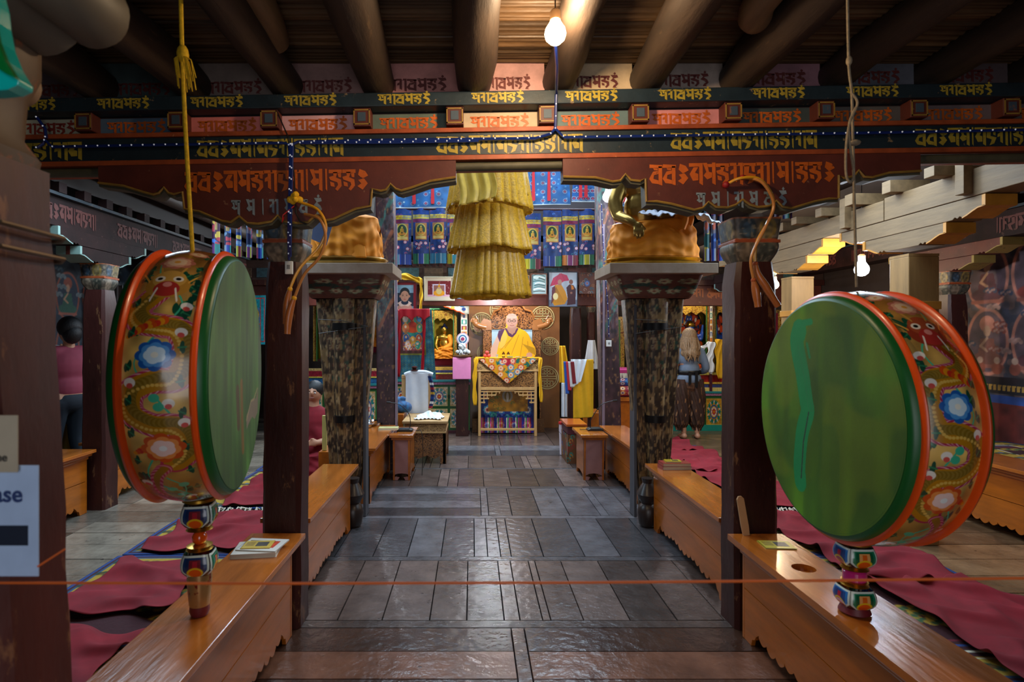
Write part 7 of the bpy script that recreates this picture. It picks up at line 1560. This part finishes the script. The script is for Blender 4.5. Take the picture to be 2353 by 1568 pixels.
# altar continuing behind the right column and drum
boxo('altar_wall', X(1712, 9.6), 5.27, 9.6, 9.8, 0, Z(712, 9.6), longg); tag(bpy.data.objects['altar_wall'], 'gilt carved altar frame glimpsed between the right column and the drum', 'altar', kind='thing')
boxo('crimson_hanging', X(1768, 9.2), X(1788, 9.2), 9.2, 9.22, Z(850, 9.2), Z(720, 9.2), P_('crimson_cushion', '#7a0c2c', .8)); tag(bpy.data.objects['crimson_hanging'], 'narrow crimson hanging just right of the right front column', 'hanging', kind='thing')
t = thing('ceremonial_scarf', 'pale grey-white curtain hanging left of the left drum', 'curtain', (0, 0, 0))
t['category'] = 'curtain'; t.name = 'curtain'
paint('curtain_cloth', Cv(40, 40, 1, 1, '#fff'), lambda U, V: (X(238, 7.2)+U*(X(285, 7.2)-X(238, 7.2)), 7.2+.03*np.sin(U*24), Z(886, 7.2)+V*(Z(655, 7.2)-Z(886, 7.2))), P_('grey_gauze', '#8a9094', .8), t, solid=.004)
for x0, x1, y0, l in ((X(243, 7.6), X(290, 7.6), 7.6, 'yellow wooden chest behind the left benches'), (X(140, 6.2)-.3, X(166, 6.2), 6.2, 'yellow wooden chest at the left edge by the walking person')):
    o = boxo('yellow_chest', x0, x1, y0, y0+.5, 0, .66, P_('yellow_board', '#8f6a1c', .5), None); tag(o, l, 'chest', kind='thing')

# lamps
bulb_e = P_('bulb_glow_warm', '#fff0d8', .3, emit='#ffd9a8', estr=60); bulb_w = P_('bulb_glow_white', '#ffffff', .3, emit='#dceaff', estr=45)
def bulb(label, x, y, z, r, e, power, col, cord, cap=white_m, side=0):
    t = thing('light_bulb', label, 'light bulb', (x, y, z), group='bare bulbs')
    b = MB(); b.lathe([(.001, -r), (r*.5, -r*.87), (r*.87, -r*.5), (r, 0), (r*.9, r*.45), (r*.6, r*.95), (r*.42, r*1.3)], 24); o = b.build('glass_bulb', e, t); o.visible_shadow = False
    MB().lathe([(r*.42, r*1.25), (r*.5, r*1.3), (r*.5, r*2.1), (r*.3, r*2.3)], 16).build('lamp_holder', cap, t)
    cord = ((AZ if (AX0 < x < AX1 and AY0 < y < AY1) else CZ)-z) if cord else 0
    if cord: MB().tube([(0, 0, r*2.2), (side, 0, cord)], .003, 5).build('cord', black_m, t)
    point('bulb_light', (x, y, z), power, col, r); return t
bulb('large glowing warm bulb hanging under the middle roof joist', X(1276, 2.3), 2.3, Z(78, 2.3), .043, bulb_e, 24, (1, .74, .45), .13, P_('brown_holder', '#7a5a3a', .5))
bulb('glowing white bulb hanging beside the right tall column', X(1397, 6.0), 6.0, Z(453, 6.0), .055, bulb_w, 36, (.75, .88, 1), 1.6)
bulb('glowing white bulb hanging behind the right drum', X(1980, 5.1), 5.1, Z(620, 5.1), .06, bulb_w, 24, (.85, .93, 1), .2)
bulb('small warm bulb by the farther new timber post', X(1780, 7.0), 7.0, Z(655, 7.0), .05, bulb_e, 26, (1, .8, .55), .3)
bulb('small white bulb at the far left altar', X(803, 8.4), 8.4, Z(608, 8.4), .05, bulb_w, 55, (.85, .93, 1), .2)
bulb('small white lamp tucked behind the hem of the yellow banner', X(1135, 8.25), 8.25, Z(686, 8.25), .03, bulb_w, 40, (.9, .95, 1), .3)
bulb('added unseen fill bulb behind the far lintel above the left altar', -.75, 9.0, 2.42, .035, bulb_w, 45, (.9, .95, 1), .2)  # unseen bulb, added to brighten the left altar
bulb('added unseen fill bulb behind the far lintel above the throne', .75, 9.0, 2.42, .035, bulb_w, 40, (1, .93, .85), .2)  # second bulb added out of sight, to brighten the throne end
bulb('small lamp lighting the right altar shrines', X(1575, 9.2), 9.2, Z(640, 9.2), .035, bulb_e, 34, (1, .9, .72), .08)
led_cable('white cable with little bulbs running down the right tall column to a socket', [[(X(1382, 6.7), 6.7, Z(470, 6.7)), (X(1388, 6.7), 6.7, Z(600, 6.7)), (X(1396, 6.7), 6.69, Z(700, 6.7)), (X(1399, 6.7), 6.69, Z(775, 6.7))]], n=.09, r=.004)
t = thing('wall_socket', 'white socket plate on the right tall column', 'socket', (X(1399, 6.7), 6.69, Z(790, 6.7))); boxo('plate', -.03, .03, 0, .02, -.035, .04, white_m, t); boxo('socket_hole', -.012, .012, -.003, 0, -.006, .016, P_('grey_hole', '#8a8a8a', .5), t)

# ================================================================ PEOPLE
hair_g = P_('ash_blonde_hair', '#8a6e50', .5, var=.6, scale=20, stretch=(6, 6, 1), bump=.4)
hair_k = P_('black_hair', '#101014', .5, var=.4, scale=20, stretch=(6, 6, 1), bump=.3)
def hand_segs(w, d, side=1, s=1.0):
    """palm and five bent fingers; w wrist point, d unit direction of the hand"""
    w, d = Vector(w), Vector(d).normalized(); u = d.cross(Vector((0, 1, 0))); u = u.normalized() if u.length > .1 else Vector((1, 0, 0)); n = u.cross(d)
    S = [('b', tuple(w+d*.045*s), .04*s, (.85, .6, 1.1))]
    for i, L in enumerate((.07, .08, .075, .058)):
        b = w+d*.075*s+u*(.027-.018*i)*s*side; m = b+d*L*.5*s-n*.004; S.append(('t', [tuple(b), tuple(m), tuple(b+d*L*.9*s-n*.02*s)], [.009*s, .0085*s, .007*s]))
    b = w+d*.03*s+u*.03*s*side; S.append(('t', [tuple(b), tuple(b+d*.03*s+u*.02*s*side), tuple(b+d*.055*s+u*.024*s*side-n*.012*s)], [.011*s, .0095*s, .008*s]))
    return S
def face(t, c, s, skin, back=False):
    """eyes, brows, mouth set on the head; looks towards -y"""
    x, y, z = c
    for sx in (-1, 1):
        MB().ball((x+sx*.032*s, y-.088*s, z+.0), .011*s, 10).build('eye', P_('eye_white', '#e0dcd8', .3), t); MB().ball((x+sx*.032*s, y-.098*s, z), .005*s, 8).build('iris', P_('iris_brown', '#2a1810', .3), t)
        MB().tube([(x+sx*.018*s, y-.098*s, z+.022*s), (x+sx*.046*s, y-.09*s, z+.022*s)], .004*s, 6).build('eyebrow', hair_k, t)
    MB().tube([(x-.022*s, y-.092*s, z-.05*s), (x, y-.099*s, z-.052*s), (x+.022*s, y-.092*s, z-.05*s)], .005*s, 6).build('lips', P_('lips', '#8a4a44', .5), t)
# woman with long hair seen from behind, facing the altar
WY = 8.75; t = thing('person', 'barefoot woman in grey-blue top and brown patterned trousers facing the right altar', 'person', (X(1583, WY), WY, 0)); k = .985
def W_(l): return [(a*k, -b*k, c*k) for a, b, c in l]     # figure faces +y
segs = [('b', W_([(0, .0, 1.56)])[0], .095, (.86, 1.0, 1.22)), ('t', W_([(0, .01, 1.46), (0, 0, 1.38)]), [.05, .055]), ('b', W_([(0, 0, 1.22)])[0], .15, (1.1, .7, 1.2)), ('b', W_([(0, 0, 1.0)])[0], .14, (1.05, .75, 1.0)), ('b', W_([(0, -.02, .88)])[0], .16, (1.12, .8, .9)),
        ('b', (0, .105, 1.55), .016, (.9, 1.3, 1.6)),
        ('t', W_([(-.19, 0, 1.34), (-.24, .0, 1.1), (-.2, -.16, 1.02)]), [.052, .045, .034]), ('t', W_([(.19, 0, 1.34), (.25, .0, 1.1), (.2, -.16, 1.02)]), [.052, .045, .034]),
        ('t', W_([(-.09, 0, .84), (-.1, -.01, .48), (-.085, .02, .1)]), [.1, .06, .038]), ('t', W_([(.09, 0, .84), (.11, -.01, .48), (.12, .02, .1)]), [.1, .06, .038]),
        ('t', W_([(-.085, .05, .045), (-.09, -.08, .03), (-.095, -.15, .022)]), [.04, .036, .026]), ('t', W_([(.12, .05, .045), (.14, -.07, .03), (.15, -.13, .022)]), [.04, .036, .026])]
for sx, fx in ((-1, -.09), (1, .145)):
    for i in range(5): segs.append(('t', W_([(fx+sx*(.03-.014*i)*-1, -.14, .02), (fx+sx*(.03-.014*i)*-1.1, -.175+.004*i*(i > 0), .014)]), [.012, .009]))
segs += hand_segs(W_([(-.2, -.16, 1.02)])[0], (.5, .8, .2), 1, .95)+hand_segs(W_([(.2, -.16, 1.02)])[0], (-.5, .8, .2), -1, .95)
for sx in (-1, 1): segs.append(('b', (sx*.083, -.0, 1.54), .022, (.5, .8, 1.3)))
blob(segs, 'body', skin_m, t, .009, 3)
for sx in (-1, 1): MB().ball((sx*.032, .088, 1.555), .011, 10).build('eye', P_('eye_white', '#e0dcd8', .3), t)
MB().tube([(-.022, .094, 1.5), (0, .1, 1.498), (.022, .094, 1.5)], .005, 6).build('lips', P_('lips', '#8a4a44', .5), t)
blob([('b', W_([(0, 0, 1.26)])[0], .16, (1.12, .74, 1.15)), ('t', W_([(-.12, 0, 1.36), (.12, 0, 1.36)]), [.075, .075]), ('b', W_([(0, 0, 1.08)])[0], .15, (1.08, .78, 1.0)), ('b', W_([(0, -.0, .93)])[0], .172, (1.1, .8, .75)),
      ('t', W_([(-.18, 0, 1.36), (-.25, .01, 1.1), (-.22, -.14, 1.03)]), [.066, .06, .044]), ('t', W_([(.18, 0, 1.36), (.26, .01, 1.1), (.22, -.14, 1.03)]), [.066, .06, .044])], 'grey_top', P_('grey_blue_jersey', '#6a7a90', .8, var=.12), t, .012, 5)
cvp = Cv(110, 160, 2*PI, 1, '#3c2418')
for i in range(90): cvp.scroll(rj.random()*6.28, rj.random(), .035+.02*(i % 2), ['#a8703c', '#7a4a28', '#c08c60'][i % 3], .009)
for i in range(10):
    for f in (1.2, 4.4): cvp.circ(f, .1*i+.05, .05, '#7a5040', .018); cvp.circ(f, .1*i+.05, .02, '#241410', .007)
for s in (-1, 1):
    def fn(U, V, s=s):
        h = .13+V*.8; cx = s*(.125-.03*V)*1.0; r = np.interp(V, [0, .04, .12, .4, .7, 1], [.055, .06, .1, .125, .13, .12]); f = .012*np.sin(U*7+V*9)+.008*np.sin(U*11+V*20)
        return cx+np.cos(U)*(r+f), np.sin(U)*(r*.95+f)-.0, h*k
    paint('patterned_trousers', cvp, fn, pc_cloth, t)
blob([('b', (0, .0, .84), .17, (1.1, .76, .9)), ('t', [(-.03, 0, .8), (-.05, 0, .55)], [.1, .06]), ('t', [(.03, 0, .8), (.05, 0, .55)], [.1, .06])], 'trouser_seat', P_('brown_print_cloth', '#3a241a', .8, var=.8, scale=30, base2='#7a5238'), t, .014, 4)
MB().lathe([(.165, .99), (.172, 1.0), (.172, 1.04), (.165, 1.05)], 32, sx=1.06, sy=.8, caps=False).build('black_sash', black_m, t)
m_ = MB(); m_.box(-.06, -.02, -.15, -.14, .84, 1.04); m_.box(.04, .08, -.15, -.14, .8, 1.04); m_.build('sash_ends', black_m, t, 0)
m_ = MB(); m_.ball((0, -.015, 1.575), .115, 20, 1.15)
for i in range(46):
    a = PI+PI*(i/45)*1.0; x0, y0 = .1*math.cos(a), .09*math.sin(a)-.01; L = rj.uniform(.28, .42); w = rj.uniform(-.02, .02)
    m_.tube(spline([(x0*.7, y0*.7, 1.64), (x0*1.1, y0*1.15, 1.55), (x0*1.35+w, y0*1.25-.02, 1.42), (x0*1.2-w, y0*1.3-.04, 1.3), (x0*1.0+w, y0*1.2-.05, 1.6-L)], 4), [.016]*12+[.014, .012, .01, .008, .005], 6)
m_.build('long_hair', hair_g, t, 60)
# person at the left, turned away, lifting a white-sleeved camera arm
PY_ = 6.0; t = thing('person', 'person in pink shirt and dark trousers walking past the left column', 'person', (X(158, PY_), PY_, 0), (0, 0, math.radians(-115)))
segs = [('b', (0, 0, 1.62), .1, (.86, 1, 1.2)), ('t', [(0, 0, 1.5), (0, 0, 1.42)], [.055, .06]), ('b', (0, 0, 1.25), .17, (1.15, .7, 1.2)), ('b', (0, 0, .98), .15, (1.1, .75, 1)), ('b', (0, -.1, 1.6), .017, (.9, 1.3, 1.5)),
        ('t', [(-.2, 0, 1.38), (-.26, -.12, 1.2), (-.16, -.3, 1.36)], [.055, .046, .034]), ('t', [(.2, 0, 1.38), (.28, -.1, 1.2), (.14, -.3, 1.38)], [.055, .046, .034]),
        ('t', [(-.1, 0, .92), (-.11, -.04, .5), (-.12, .1, .08)], [.1, .07, .042]), ('t', [(.1, 0, .92), (.1, -.1, .5), (.1, -.12, .08)], [.1, .07, .042]), ('t', [(-.12, .12, .06), (-.13, -.02, .035)], [.045, .035]), ('t', [(.1, -.1, .06), (.1, -.26, .035)], [.045, .035])]
segs += hand_segs((-.16, -.3, 1.36), (.3, -.2, .8), 1)+hand_segs((.14, -.3, 1.38), (-.3, -.2, .8), -1)
blob(segs, 'body', skin_m, t, .011, 3); face(t, (0, 0, 1.63), 1, skin_m)
blob([('b', (0, 0, 1.27), .18, (1.14, .72, 1.15)), ('b', (0, 0, 1.05), .17, (1.08, .75, 1.0)), ('t', [(-.14, 0, 1.41), (.14, 0, 1.41)], [.07, .07]), ('t', [(-.2, 0, 1.38), (-.26, -.1, 1.24)], [.075, .07]), ('t', [(.2, 0, 1.38), (.28, -.1, 1.24)], [.075, .07])], 'pink_shirt', P_('rose_shirt', '#8a3448', .8), t, .013, 5)
blob([('b', (0, 0, .9), .17, (1.08, .76, .8)), ('t', [(-.1, 0, .88), (-.11, -.04, .5), (-.12, .1, .1)], [.11, .085, .07]), ('t', [(.1, 0, .88), (.1, -.1, .5), (.1, -.12, .1)], [.11, .085, .07])], 'dark_trousers', P_('dark_navy_cloth', '#0e1a26', .8), t, .013, 5)
for p in ((-.13, .06), (.1, -.18)): MB().lathe([(.045, 0), (.055, .01), (.05, .06), (.04, .08)], 16, (p[0], p[1], 0), sx=.9, sy=2).build('shoe', black_m, t)
m_ = MB(); m_.ball((0, .015, 1.67), .115, 20, 1.05); m_.ball((0, .06, 1.6), .09, 14, 1.2); m_.build('black_hair', hair_k, t)
blob([('t', [(-.3, -.05, 1.36), (.1, -.24, 1.42), (.3, -.1, 1.42)], [.06, .08, .06])], 'white_bag', P_('grey_white_cloth', '#a8b4b4', .7), t, .013, 4)
# monk seated between the left front column and the statue pillar
MX, MY = X(722, 6.3), 6.3; t = thing('person', 'seated person in maroon robes half hidden behind the left front column', 'person', (MX, MY, 0))
hm = Z(902, MY)-.0
blob([('b', (0, 0, hm), .1, (.86, 1, 1.18)), ('t', [(0, 0, hm-.1), (0, 0, hm-.2)], [.055, .06]), ('b', (0, 0, hm-.35), .17, (1.15, .75, 1.2)), ('b', (0, -.1, hm), .017, (.9, 1.3, 1.5)), ('t', [(-.2, 0, hm-.25), (-.27, -.05, hm-.45), (-.12, -.2, hm-.52)], [.055, .045, .034]), ('t', [(.2, 0, hm-.25), (.27, -.05, hm-.45), (.1, -.2, hm-.52)], [.055, .045, .034])]+hand_segs((-.12, -.2, hm-.52), (.8, -.5, 0), 1)+hand_segs((.1, -.2, hm-.52), (-.8, -.5, 0), -1), 'body', skin_m, t, .011, 3)
face(t, (0, 0, hm), 1, skin_m); m_ = MB(); m_.ball((0, .012, hm+.03), .103, 18, 1.02); m_.build('cropped_hair', hair_k, t)
robe_heap(t, .7, .6, max(.3, hm-.62), cloth_m, 12, 'skirt_robe')
blob([('b', (0, 0, hm-.38), .19, (1.15, .8, 1.3)), ('b', (0, 0, hm-.62), .23, (1.1, .9, .9)), ('t', [(-.2, 0, hm-.24), (-.28, -.05, hm-.45)], [.08, .075]), ('t', [(-.15, -.02, hm-.2), (.15, -.1, hm-.5)], [.08, .09])], 'upper_robe', cloth_m, t, .014, 5)
o = MB().box(-.02, .02, 0, .03, .0, .32).build('yellow_binder', P_('cream_board', '#c8b868', .6), None, 0, .003); o.location = (X(746, 5.3), 5.3, Z(985, 5.3)); 
o.location = (X(745, 5.2), 5.2, .53+.0); tag(o, 'upright pale yellow board behind the left statue pillar', 'board', kind='thing')
o2 = boxo('low_shelf', X(735, 5.2), X(760, 5.2), 5.15, 5.6, 0, .528, bench_m); tag(o2, 'short shelf box behind the left statue pillar', 'box', kind='thing')
